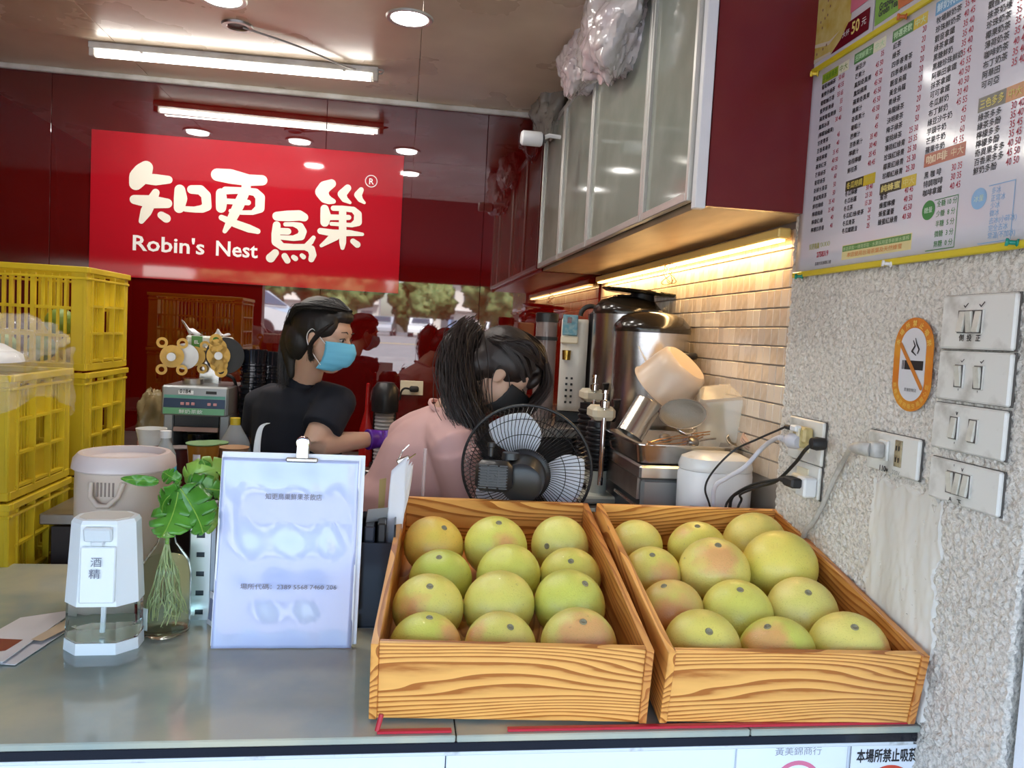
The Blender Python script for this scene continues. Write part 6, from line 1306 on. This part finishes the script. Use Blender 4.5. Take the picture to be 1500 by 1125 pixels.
b = MB(); b.lathe([(0, -.03), (.040, -.03), (.040, .035), (0, .04)], c=FC, seg=28, A=AM); b.build('hub', dk, t, smooth=40, off=off)
b = MB(); b.lathe([(0, -.150), (.040, -.150), (.052, -.142), (.056, -.12), (.058, -.066), (.07, -.060), (.07, -.054), (0, -.054)], c=FC, seg=36, A=AM); b.build('motor_housing', dk, t, smooth=40, off=off)
mc = P(724, 697, 1.925); b = MB(); b.box((0, 0, 0), (.094, .05, .078), bev=.014); mh = b.build('motor_back_cover', dk, t, smooth=40); mh.location = mc - off; mh.rotation_euler = (R(-4), 0, R(-14))
b = MB()
for j in range(9):
    for i_ in range(3): b.box((-.026 + i_ * .026, -.0262, -.028 + j * .007), (.021, .002, .0032))
b.lathe([(0, -.0275), (.006, -.0275), (.006, -.024), (0, -.024)], seg=12, A=Matrix.Rotation(R(-90), 3, 'X')); sl_ = b.build('vent_slots', M['black'], mh)
b = MB(); b.lathe([(0, 0), (.007, 0), (.007, .022), (.010, .024), (.010, .034), (0, .036)], c=P(719, 668, 1.94), seg=16); b.build('swing_knob', dk, t, smooth=40, off=off)
b = MB(); b.lathe([(0, 0), (.024, 0), (.022, .016), (0, .018)], c=P(748, 672, 1.96), seg=20); b.build('top_cap', dk, t, smooth=40, off=off)
b = MB(); b.tube([FC - FA * .1 - V(0, 0, .05), (FC.x, FC.y - .045, ZK + .16), (FC.x, FC.y - .03, ZK + .02)], .015, 12); b.build('pole', dk, t, smooth=60, off=off)
b = MB(); b.lathe([(0, 0), (.068, 0), (.074, .008), (.03, .028), (0, .03)], c=(FC.x, FC.y - .03, ZK + .001), seg=36, sx=1.3); b.build('foot', dk, t, smooth=40, off=off)
b = MB(); b.box((0, 0, 0), (.10, .02, .09), bev=.004); o = b.build('dark_box', mat('charcoal_box', (.03, .032, .04), .5), label='charcoal box seen through the fan guard', cat='box'); o.location = P(820, 640, 2.5)
b = MB(); b.box((0, .0, 0), (.16, .09, .30), bev=.004)
bpy.data.objects.remove(o)

# ================================================================== people
skin = mat('skin', (.56, .35, .25), .5, sss=.15, bump=.03, bscale=60)
hairm = mat('dark_hair', (.010, .008, .007), .5, bump=.8, bscale=30, stretch=(1, 1, .12), bdetail=5)
hair2 = mat('dark_brown_hair', (.020, .012, .010), .48, bump=.8, bscale=30, stretch=(1, 1, .12), bdetail=5)
def head_frame(c, fwd, up):
    fwd = Vector(fwd).normalized(); up = Vector(up); up = (up - fwd * up.dot(fwd)).normalized(); rt = fwd.cross(up).normalized()
    m = Matrix((rt, fwd, up)).transposed().to_4x4(); m.translation = Vector(c); return m        # local x right, y forward, z up
def make_head(H, s=1.0):
    R3 = H.to_3x3(); h = lambda *a: H @ (V(*a) * s)
    E = lambda c, r: ('e', h(*c), [q * s for q in r], R3)
    return [E((0, -.012, .030), (.073, .090, .088)), E((0, .022, -.025), (.060, .066, .078)), E((0, .040, -.078), (.036, .040, .030)), E((0, .055, .028), (.055, .030, .035)),
            ('c', [(h(0, .082, .008), .009 * s), (h(0, .098, -.022), .012 * s)]), E((.013, .088, -.026), (.009, .010, .008)), E((-.013, .088, -.026), (.009, .010, .008)),
            E((.030, .066, -.022), (.022, .018, .018)), E((-.030, .066, -.022), (.022, .018, .018)), E((0, .080, -.055), (.022, .012, .006)), E((0, .078, -.066), (.018, .012, .006)),
            E((.072, -.002, -.008), (.008, .016, .028)), E((-.072, -.002, -.008), (.008, .016, .028))]
def face_parts(H, par, s=1.0, closed=False):
    h = lambda *a: H @ (V(*a) * s); R3 = H.to_3x3(); offp = par.location
    for sx in (-1, 1):
        if closed:
            b = MB(); b.tube([h(sx * .014, .0815, .006), h(sx * .028, .0845, .001), h(sx * .042, .073, .005)], .0013 * s, 6); b.build('closed_eyelid', hairm, par, off=offp)
            b = MB(); b.tube([h(sx * .014, .084, .031), h(sx * .028, .085, .036), h(sx * .044, .074, .032)], [.0014 * s, .0022 * s, .001 * s], 6); b.build('eyebrow', hairm, par, off=offp); continue
        b = MB(); b.ell(h(sx * .028, .074, .008), [.0115 * s, .008 * s, .0065 * s], 14, R3); b.build('eye', mat('eye_white', (.5, .47, .45), .2), par, smooth=90, off=offp)
        b = MB(); b.ell(h(sx * .028 + .003, .0805, .007), [.0052 * s, .003 * s, .0052 * s], 12, R3); b.build('iris', M['ink'], par, smooth=90, off=offp)
        b = MB(); b.tube([h(sx * .014, .084, .031), h(sx * .028, .085, .036), h(sx * .044, .074, .032)], [.0014 * s, .0022 * s, .001 * s], 6); b.build('eyebrow', hairm, par, off=offp)
        b = MB(); b.tube([h(sx * .016, .0815, .010), h(sx * .028, .0835, .015), h(sx * .041, .073, .010)], .0016 * s, 6); b.build('eyelid', hairm, par, off=offp)
def mask_mesh(H, m, par, s=1.0, strap=None):
    h = lambda *a: H @ (V(*a) * s)
    def fn(u, v):
        a = R(-72 + 144 * u); z = -.012 - .088 * v; bul = 1.0 - .25 * (2 * v - 1) ** 2 - (.10 if v > .8 else 0)
        w_ = .067 - .012 * v; ns = math.exp(-((u - .5) / .16) ** 2) * (.016 if v < .25 else .016 * max(0, 1 - (v - .25) / .7)); return h(w_ * math.sin(a) * 1.06, .018 + ns + (.094 * bul) * math.cos(a) - .012 * v + .0006 * math.sin(v * 30), z + .010 * math.cos(a) * (1 - v) + .004)
    b = MB(); b.grid(fn, 30, 18); o = b.build('face_mask', m, par, smooth=80, solid=.002, off=par.location)
    for sx in (-1, 1):
        b = MB(); b.tube(spline([h(sx * .063, .045, -.018), h(sx * .074, .018, .006), h(sx * .079, -.006, .022), h(sx * .081, -.018, .0), h(sx * .074, -.006, -.035), h(sx * .058, .038, -.082)]), .0014 * s, 6); b.build('ear_loop', strap or m, o, smooth=60)
        bpy.data.objects['' + o.name]
        b_ = o.children[-1] if o.children else None
        if b_: b_.data.transform(Matrix.Translation(-par.location))
def hand(wrist, dirv, palm_n, m, par, s=1.0, curl=.5):
    """five-fingered hand from the wrist along dirv; palm faces palm_n"""
    d = Vector(dirv).normalized(); n = Vector(palm_n); n = (n - d * n.dot(d)).normalized(); sd = d.cross(n).normalized(); w_ = Vector(wrist); parts = []
    parts.append(('c', [(w_ - d * .02, .026 * s), (w_, .024 * s)])); 
    for k in range(4): o_ = (k - 1.5) * .019 * s; parts.append(('c', [(w_ + sd * o_ * .7, .016 * s), (w_ + d * .085 * s + sd * o_, .0115 * s)]))
    for k, L in enumerate((.066, .074, .070, .054)):
        o_ = (k - 1.5) * .0205 * s; p = w_ + d * .085 * s + sd * o_; dr = d.copy(); ch = [(p, .0092 * s)]
        for j, f in enumerate((.42, .33, .25)): dr = (dr + n * curl * (.55 + .2 * j)).normalized(); p = p + dr * L * f * s; ch.append((p, (.0088 - .0011 * j) * s))
        parts.append(('c', ch))
    p = w_ + d * .02 * s - sd * .022 * s; parts.append(('c', [(p, .014 * s), (p + (d * .6 - sd * .6 + n * .4).normalized() * .038 * s, .0105 * s), (p + (d * .6 - sd * .6 + n * .4).normalized() * .038 * s + (d + n * .6).normalized() * .028 * s, .0085 * s)]))
    return parts
def strands(par, m, guides, n, r0, spread, seed, name='hair_strands', wave=.004):
    rr_ = random.Random(seed); b = MB()
    for i in range(n):
        g, w0, w1 = rr_.choice(guides); o1 = V(rr_.gauss(0, 1), rr_.gauss(0, 1), rr_.gauss(0, 1)); o2 = V(rr_.gauss(0, 1), rr_.gauss(0, 1), rr_.gauss(0, 1)) * spread
        ph = rr_.uniform(0, 6); L = len(g); pts = []
        for j, q in enumerate(g): f = j / (L - 1); pts.append(Vector(q) + o1 * (w0 + (w1 - w0) * math.sin(math.pi * min(1, f * .85 + .05))) * .5 + o2 * f * f + V(math.sin(ph + f * 11), math.cos(ph + f * 9), 0) * wave * f)
        sp = spline(pts, 4); b.tube(sp, [r0 * (1 - .75 * k / len(sp)) for k in range(len(sp))], 4, cap=False)
    return b.build(name, m, par, kind='stuff', smooth=80, off=par.location)

# ---- woman in the dark shirt
c1 = P(474, 494, 2.55); t = thing('person', 'woman in a navy T-shirt, light blue mask and purple glove, turned away and looking right', 'person', (c1.x, 2.66, 0)); off = t.location.copy()
H1 = head_frame(c1, (.93, -.33, -.20), (.10, 0, 1))
n1 = P(446, 560, 2.66); sh = P(436, 588, 2.68)
rt = V(.80, -.60, 0).normalized()
rs, ls = sh + rt * .165 + V(0, 0, .008), sh - rt * .155 + V(0, 0, -.025)
elb = P(458, 652, 2.47); wr = P(548, 643, 2.63); lel = P(375, 660, 2.80); lwr = lel + V(.10, .20, .02)
hip = V(sh.x + .0, sh.y + .03, .90)
body = make_head(H1, 1.0) + [('c', [(H1 @ V(0, -.02, -.05), .048), (n1, .052), (n1 - V(0, 0, .06), .06)]),
    ('c', [(rs, .048), (elb, .040), (elb.lerp(wr, .4), .036), (wr, .024)]), ('c', [(ls, .048), (lel, .037), (lwr, .024)]),
    ('l', [(V(hip.x, hip.y, .85), .15, .11, rt), (V(hip.x, hip.y, 1.0), .135, .095, rt), (sh.lerp(hip, .35), .15, .095, rt), (sh, .165, .08, rt), (n1 - V(0, 0, .01), .06, .05, rt)])]
body += hand(lwr, (.6, .7, 0), (0, 0, -1), skin, t)
for sx in (-1, 1):
    hp = V(hip.x, hip.y, .86) + rt * sx * .08; body.append(('c', [(hp, .085), (V(hp.x, hp.y, .47), .058), (V(hp.x, hp.y + .02, .09), .038)]))
    body.append(('c', [(V(hp.x, hp.y, .05), .038), (V(hp.x + .07, hp.y + .10, .035), .030)]))
b = blob(body, .0055, 3); b.build('body', skin, t, smooth=180, off=off)
navy = mat('navy_cotton', (.006, .008, .016), .9, bump=.25, bscale=7, bdetail=3)
def lerp(a, b_, f): return Vector(a).lerp(Vector(b_), f)
ts = [('l', [(V(hip.x, hip.y, .84), .18, .135, rt), (V(hip.x, hip.y, 1.0), .165, .125, rt), (lerp(sh, hip, .45), .175, .12, rt), (sh - V(0, 0, .03), .19, .105, rt), (sh + V(0, 0, .035), .15, .088, rt), (n1 + V(-.004, .004, -.012), .075, .066, rt)]),
      ('t', [(lerp(rs, sh, .35), .075), (rs, .072), (lerp(rs, elb, .40), .066), (lerp(rs, elb, .66), .066)]), ('t', [(lerp(ls, sh, .35), .075), (ls, .072), (lerp(ls, lel, .62), .063)]), ('e', rs, (.068, .068, .062)), ('e', ls, (.068, .068, .062))]
b = blob(ts, .007, 5); b.build('t_shirt', navy, t, smooth=180, off=off)
b = blob([('t', [(V(n1.x, n1.y, n1.z - .02), .070), (V(n1.x, n1.y, n1.z + .004) + V(.006, -.004, .010), .062)])], .006, 3); b.build('collar', navy, t, smooth=180, off=off)
trou = mat('dark_trousers', (.012, .013, .018), .8)
tr = [('l', [(V(hip.x, hip.y, .80), .168, .125, rt), (V(hip.x, hip.y, .98), .158, .118, rt)])]
for sx in (-1, 1): hp = V(hip.x, hip.y, .86) + rt * sx * .08; tr.append(('t', [(hp, .098), (V(hp.x, hp.y, .47), .076), (V(hp.x, hp.y + .02, .10), .066)]))
b = blob(tr, .012, 3); b.build('trousers', trou, t, smooth=180, off=off)
for sx in (-1, 1): hp = V(hip.x, hip.y, 0) + rt * sx * .08; b = blob([('c', [(V(hp.x, hp.y, .045), .045), (V(hp.x + .08, hp.y + .11, .038), .036)])], .01, 2); b.build('shoe', M['black'], t, smooth=180, off=off)
purple = mat('purple_nitrile', (.09, .012, .30), .35, bump=.2, bscale=30)
gl = hand(wr + V(.012, 0, 0), (1, .10, .08), (0, .5, -1), purple, t, 1.05, .45) + [('t', [(lerp(elb, wr, .88), .036), (wr + V(.01, 0, 0), .031), (wr + V(.03, 0, 0), .030)])]
b = blob(gl, .004, 2); b.build('glove', purple, t, smooth=180, off=off)
mask_mesh(H1, mat('light_blue_mask', (.14, .50, .72), .6, bump=.3, bscale=40, stretch=(.2, .2, 4)), t, 1.0, M['white']); face_parts(H1, t)
h = lambda *a: H1 @ V(*a); R1 = H1.to_3x3(); hd_ = h(0, -.01, .03)
cap = [('e', h(0, -.024, .040), (.083, .094, .088), R1), ('e', h(0, -.060, -.020), (.070, .060, .075), R1), ('e', h(.050, .0, .045), (.034, .060, .050), R1), ('e', h(-.050, .0, .045), (.034, .060, .050), R1), ('e', h(0, .045, .080), (.052, .035, .026), R1), ('c', [(h(.066, .030, .040), .012), (h(.072, .012, .012), .010)]), ('c', [(h(-.066, .030, .040), .012), (h(-.072, .012, .012), .010)]),
       ('c', [(h(0, -.10, .01), .040), (h(-.012, -.112, -.05), .036), (h(-.015, -.095, -.11), .022), (h(-.015, -.085, -.15), .012)])]
b = blob(cap, .005, 3); b.build('hair', hairm, t, smooth=180, off=off)
gs = []
for a in range(-60, 61, 15): gs.append(([h(.0 + .02 * math.sin(R(a)), .058, .098), h(.085 * math.sin(R(a * 1.2)), .0, .118 - .03 * abs(math.sin(R(a)))), h(.09 * math.sin(R(a)), -.075, .07), h(.02 * math.sin(R(a)), -.118, .01)], .004, .008))
gs.append(([h(.066, .046, .055), h(.078, .018, .012), h(.076, .0, -.03), h(.062, .008, -.07)], .003, .006)); gs.append(([h(0, -.11, .01), h(-.02, -.13, -.05), h(-.02, -.11, -.13), h(-.01, -.10, -.18)], .012, .018))
strands(t, hairm, [([hd_ + (q - hd_) * 1.04 for q in g_], a_, b2_) for g_, a_, b2_ in gs], 1200, .0014, .004, 3)

# ---- woman in the pink top
c2 = P(733, 548, 2.28); t = thing('person', 'woman in a pale pink top and black mask bending her head down behind the fan', 'person', (c2.x - .12, 2.34, 0)); off = t.location.copy()
H2 = head_frame(c2, (.78, -.12, -.62), (.55, .05, .80)); s2 = 1.06
n2 = P(663, 600, 2.34); sh2 = P(640, 640, 2.36)
rt2 = V(.72, -.69, 0).normalized()
rs2, ls2 = P(668, 655, 2.20), P(600, 640, 2.48)
el2 = P(690, 755, 2.24); wr2 = V(el2.x + .13, el2.y + .14, el2.z - .02); ell2 = P(606, 760, 2.54); wrl2 = V(ell2.x + .22, ell2.y + .02, ell2.z)
hip2 = V(sh2.x - .10, 2.40, .88)
body = make_head(H2, s2) + [('c', [(H2 @ V(0, -.02, -.05), .050), (n2, .054), (n2 + (sh2 - n2) * .6, .065)]),
    ('c', [(rs2, .050), (el2, .042), (el2.lerp(wr2, .4), .036), (wr2, .025)]), ('c', [(ls2, .050), (ell2, .040), (wrl2, .025)]),
    ('l', [(V(hip2.x, hip2.y, .84), .155, .115, rt2), (V(hip2.x, hip2.y, .98), .140, .10, rt2), (lerp(sh2, hip2, .35), .15, .10, rt2), (sh2, .16, .08, rt2), (n2, .06, .055, rt2)])]
body += hand(wr2, (.7, .5, -.1), (-.3, .3, -1), skin, t) + hand(wrl2, (1, -.1, -.1), (0, -.3, -1), skin, t)
for sx in (-1, 1):
    hp = V(hip2.x, hip2.y, .86) + rt2 * sx * .085; body.append(('c', [(hp, .088), (V(hp.x, hp.y, .47), .060), (V(hp.x, hp.y + .02, .09), .038)])); body.append(('c', [(V(hp.x, hp.y, .05), .038), (V(hp.x + .09, hp.y + .08, .035), .030)]))
b = blob(body, .0055, 3); b.build('body', skin, t, smooth=180, off=off)
pink = mat('pale_pink_jersey', (.62, .38, .36), .85, bump=.7, bscale=5, bdetail=3)
ts = [('l', [(V(hip2.x, hip2.y, .82), .185, .14, rt2), (V(hip2.x, hip2.y, 1.0), .18, .135, rt2), (lerp(sh2, hip2, .45), .185, .135, rt2), (sh2 - V(0, 0, .02), .185, .125, rt2), (lerp(sh2, n2, .45), .14, .10, rt2), (lerp(sh2, n2, .86), .082, .078, rt2)]),
      ('c', [(lerp(sh2, n2, .4), .075), (rs2, .078), (lerp(rs2, el2, .5), .070)]), ('t', [(rs2, .078), (lerp(rs2, el2, .85), .066)]), ('c', [(lerp(sh2, n2, .4), .075), (ls2, .075), (lerp(ls2, ell2, .5), .07)]), ('t', [(ls2, .075), (lerp(ls2, ell2, .85), .064)])]
b = blob(ts, .007, 6); b.build('pink_top', pink, t, smooth=180, off=off)
ax_ = (n2 - sh2).normalized(); A = ax_.to_track_quat('Z', 'Y').to_matrix(); cc = lerp(sh2, n2, .88)
b = MB(); b.lathe([(.070, -.006), (.076, -.004), (.077, .004), (.070, .006)], c=cc, seg=36, A=A, closed=True); b.build('neck_rib', pink, t, smooth=60, off=off)
tr = [('l', [(V(hip2.x, hip2.y, .80), .172, .13, rt2), (V(hip2.x, hip2.y, .98), .165, .125, rt2)])]
for sx in (-1, 1): hp = V(hip2.x, hip2.y, .86) + rt2 * sx * .085; tr.append(('t', [(hp, .10), (V(hp.x, hp.y, .47), .078), (V(hp.x, hp.y + .02, .10), .066)]))
b = blob(tr, .012, 3); b.build('trousers', trou, t, smooth=180, off=off)
for sx in (-1, 1): hp = V(hip2.x, hip2.y, 0) + rt2 * sx * .085; b = blob([('c', [(V(hp.x, hp.y, .045), .045), (V(hp.x + .10, hp.y + .09, .038), .036)])], .01, 2); b.build('shoe', M['black'], t, smooth=180, off=off)
mask_mesh(H2, mat('black_mask', (.012, .012, .014), .7), t, s2); face_parts(H2, t, s2, True)
h = lambda *a: H2 @ (V(*a) * s2); R2 = H2.to_3x3(); hc_ = h(0, -.01, .03)
cap = [('e', h(0, -.020, .042), [q * s2 for q in (.088, .096, .092)], R2), ('e', h(0, -.060, -.010), [q * s2 for q in (.074, .056, .070)], R2), ('e', h(.056, .004, .045), (.036, .062, .052), R2), ('e', h(-.056, .004, .045), (.036, .062, .052), R2), ('e', h(0, .060, .074), (.056, .036, .030), R2), ('e', h(.035, .082, .045), (.030, .016, .032), R2), ('e', h(-.035, .082, .045), (.030, .016, .032), R2)]
b = blob(cap, .005, 3); b.build('hair', hair2, t, smooth=180, off=off)
tb = P(688, 486, 2.30); pt = [P(702, 494, 2.30), tb, P(671, 505, 2.30), P(667, 545, 2.29), P(676, 590, 2.26), P(700, 628, 2.22), P(716, 660, 2.19)]
b = blob([('c', [(pt[0], .026), (pt[1], .036), (pt[2], .050), (pt[3], .054), (pt[4], .048), (pt[5], .036), (pt[6], .016)])], .006, 3); b.build('ponytail', hair2, t, smooth=180, off=off)
b = MB(); A = (pt[1] - pt[0]).normalized().to_track_quat('Z', 'Y').to_matrix(); b.lathe([(.026, -.006), (.032, 0), (.026, .006)], c=lerp(pt[0], pt[1], .3), seg=20, A=A, closed=True); b.build('hair_tie', M['black'], t, smooth=60, off=off)
gs = []
for a in range(-75, 76, 15): gs.append(([h(.03 * math.sin(R(a)), .085, .085), h(.092 * math.sin(R(a)), .03, .128 - .05 * abs(math.sin(R(a)))), h(.095 * math.sin(R(a)), -.045, .11 - .05 * abs(math.sin(R(a)))), pt[0]], .004, .008))
for z0 in (.07, .05, .03, .01): gs += [([h(.072, .056, z0 + .012), h(.094, .005, z0 + .035), h(.088, -.055, .055), pt[0]], .003, .006), ([h(-.072, .056, z0 + .012), h(-.094, .005, z0 + .035), h(-.088, -.055, .055), pt[0]], .003, .006)]
gs = [([hc_ + (q - hc_) * 1.07 if j < 3 else q for j, q in enumerate(g_)], a_, b2_) for g_, a_, b2_ in gs]
strands(t, hair2, gs, 1900, .0015, .003, 5)
gs = [([pt[1], pt[2] + V(.0, -.01, 0), pt[3] + V(-.005, -.025, 0), pt[4] + V(-.005, -.03, 0), pt[5] + V(0, -.02, -.02), pt[6] + V(.01, 0, -.03)], .024, .036), ([pt[1], pt[2] + V(.01, -.03, 0), pt[3] + V(.02, -.04, 0), pt[4] + V(.02, -.04, -.02), pt[5] + V(.01, -.02, -.04)], .030, .045)]
strands(t, hair2, gs, 1500, .0018, .008, 9, 'ponytail_strands', .014)
gs = [([h(.045 * k, .075, .10), h(.055 * k + .0, .118, .06), h(.058 * k, .125, .0), h(.055 * k, .118, -.055)], .004, .012) for k in (-1.2, -.8, -.4, 0, .4, .8, 1.2)]
strands(t, hair2, gs, 450, .0018, .005, 11, 'fringe_strands')

# ================================================================== outside, seen mirrored in the red wall
asphalt = mat('asphalt', (.20, .20, .205), .9, col2=(.26, .26, .26), nscale=3)
b = MB(); b._add([(-60, .0, -.02), (60, .0, -.02), (60, -4, -.02), (-60, -4, -.02), (60, -9, .9), (-60, -9, .9), (60, -110, 1.0), (-60, -110, 1.0), (60, 0, -.3), (-60, 0, -.3), (60, -110, -.3), (-60, -110, -.3)], [(0, 1, 2, 3), (3, 2, 4, 5), (5, 4, 6, 7), (8, 9, 11, 10)])
struct(b, 'ground', asphalt, keep=True)
t = thing('lane_marking', 'yellow and white lane lines on the car park seen mirrored in the red wall', 'road marking', (0, -20, .95)); b = MB(); b.box((4, -1, .01), (34, .15, .01)); b.build('yellow_line', mat('yellow_paint', (.6, .42, .05), .7), t)
b = MB(); b.box((3.5, 4, .01), (.12, 8, .01), rot=(0, 0, R(35))); b.build('white_line', mat('white_paint', (.7, .7, .7), .7), t)
def car(x, y, rz, col, lab):
    t = thing('parked_car', lab, 'car', (x, y, .94), (0, 0, rz), group='cars in the car park behind the viewer')
    prof = [(-2.1, .35), (-2.12, .75), (-1.95, .88), (-1.45, .95), (-.85, 1.42), (.45, 1.45), (1.15, 1.0), (1.95, .82), (2.12, .6), (2.1, .35)]
    b = MB(); pr = Matrix.Rotation(R(90), 4, 'X'); b.prism(prof, pr, 1.7, -.85); b.build('body', mat('car_paint', col, .25, coat=1), t)
    b = MB(); b.prism([(-1.30, .98), (-.82, 1.36), (.40, 1.39), (.98, 1.02)], pr, 1.72, -.86); b.build('side_windows', mat('car_glass', (.03, .04, .05), .05), t)
    b = MB(); b._add([(1.12, -.7, 1.04), (1.12, .7, 1.04), (.50, .62, 1.42), (.50, -.62, 1.42)], [(0, 1, 2, 3)]); b._add([(-1.45, -.7, .99), (-1.45, .7, .99), (-.90, .62, 1.40), (-.90, -.62, 1.40)], [(0, 1, 2, 3)]); b.build('windscreen', mat('car_glass2', (.05, .07, .09), .05), t, solid=.03)
    for wx in (-1.3, 1.3):
        for wy in (-.8, .8): b = MB(); b.lathe([(0, -.1), (.32, -.1), (.33, 0), (.32, .1), (0, .1)], c=(wx, wy, .32), seg=18, A=Matrix.Rotation(R(90), 3, 'X')); b.build('wheel', M['blackrub'], t)
colr = [((.62, .64, .66), 'silver'), ((.70, .71, .72), 'white'), ((.05, .06, .08), 'dark'), ((.35, .38, .42), 'grey'), ((.70, .72, .74), 'pale'), ((.15, .22, .35), 'blue')]
ordn = ['nearest', 'second', 'third', 'fourth', 'fifth', 'sixth', 'seventh', 'eighth', 'ninth']
for i in range(9):
    c_, nm = colr[i % 6]; car(-4.6 - .45 * i + (i % 2) * .1, -15 - 2.7 * i, R(20), c_, f'{nm} parked car mirrored left of the dark-shirted woman, {ordn[i]} from the shop')
for i in range(7):
    c_, nm = colr[(i + 3) % 6]; car(-1.5 + i * 2.9, -52, R(95), c_, f'{nm} parked car in the far mirrored row, {ordn[i]} from its left')
lf = mat('tree_leaves', (.06, .11, .03), .7, col2=(.16, .20, .07), nscale=2.5); tk = mat('tree_trunk', (.12, .08, .05), .8)
for i, (x, y, r_, hh) in enumerate(((-21, -44, 3.2, 6.2), (-11, -50, 3.0, 5.6), (-5, -56, 3.2, 6.2), (1.5, -60, 2.6, 4.8), (5.6, -36, 2.3, 4.6), (9.0, -58, 3.4, 6.5), (24, -50, 3.5, 7))):
    t = thing('car_park_tree', f'leafy tree mirrored beyond the car park, {ordn[i]} from the left', 'tree', (x, y, .95)); b = MB(); b.tube([(0, 0, 0), (.1, 0, hh * .5)], [.25, .15], 8); b.build('trunk', tk, t, smooth=60)
    b = MB(); rr_ = random.Random(i)
    for k in range(16):
        d = V(rr_.gauss(0, 1), rr_.gauss(0, 1), rr_.gauss(0, .7)); d = d.normalized() * r_ * .62; c_ = V(0, 0, hh - r_ * .6) + d
        b.grid(lambda u, v: c_ + (lambda dd: dd * (r_ * .5) * (1 + .45 * mnoise.noise(dd * 2.2 + c_) + .35 * mnoise.noise(dd * 7 + c_)))(V(math.sin(math.pi * v) * math.cos(6.2832 * u), math.sin(math.pi * v) * math.sin(6.2832 * u), -math.cos(math.pi * v))), 30, 20, cu=True)
    b.build('crown', lf, t, smooth=180)
for i, (x, y, w_, hh, fl) in enumerate(((9, -78, 16, 16, 5), (-14, -88, 22, 11, 3))):
    t = thing('apartment_building', f'pale flat-fronted apartment block mirrored beyond the trees, {"right" if i == 0 else "left"}', 'building', (x, y, .9)); b = MB(); b.box((0, -4, hh / 2), (w_, 8, hh)); b.build('wall', mat('pale_render', (.55, .52, .48), .8), t)
    for f_ in range(fl):
        b = MB(); b.box((0, .3, hh * (f_ + .95) / fl), (w_, .9, .25)); b.build('balcony_slab', mat('slab', (.65, .62, .6), .7), t)
        for k in range(int(w_ / 2.4)): b = MB(); b.box((-w_ / 2 + 1.4 + k * 2.4, .03, hh * (f_ + .45) / fl), (1.4, .08, hh / fl * .5)); b.build('window', mat('far_window', (.10, .11, .12), .2), t)
# awning over the customers
aw = mat('awning_fabric', (.25, .02, .02), .7)
b = MB(); b.box((-.3, -.10, 2.42), (6.0, 2.45, .04), rot=(R(9), 0, 0)); b.box((-.3, -1.30, 2.14), (6.0, .03, .20)); struct(b, 'wall_awning', aw)
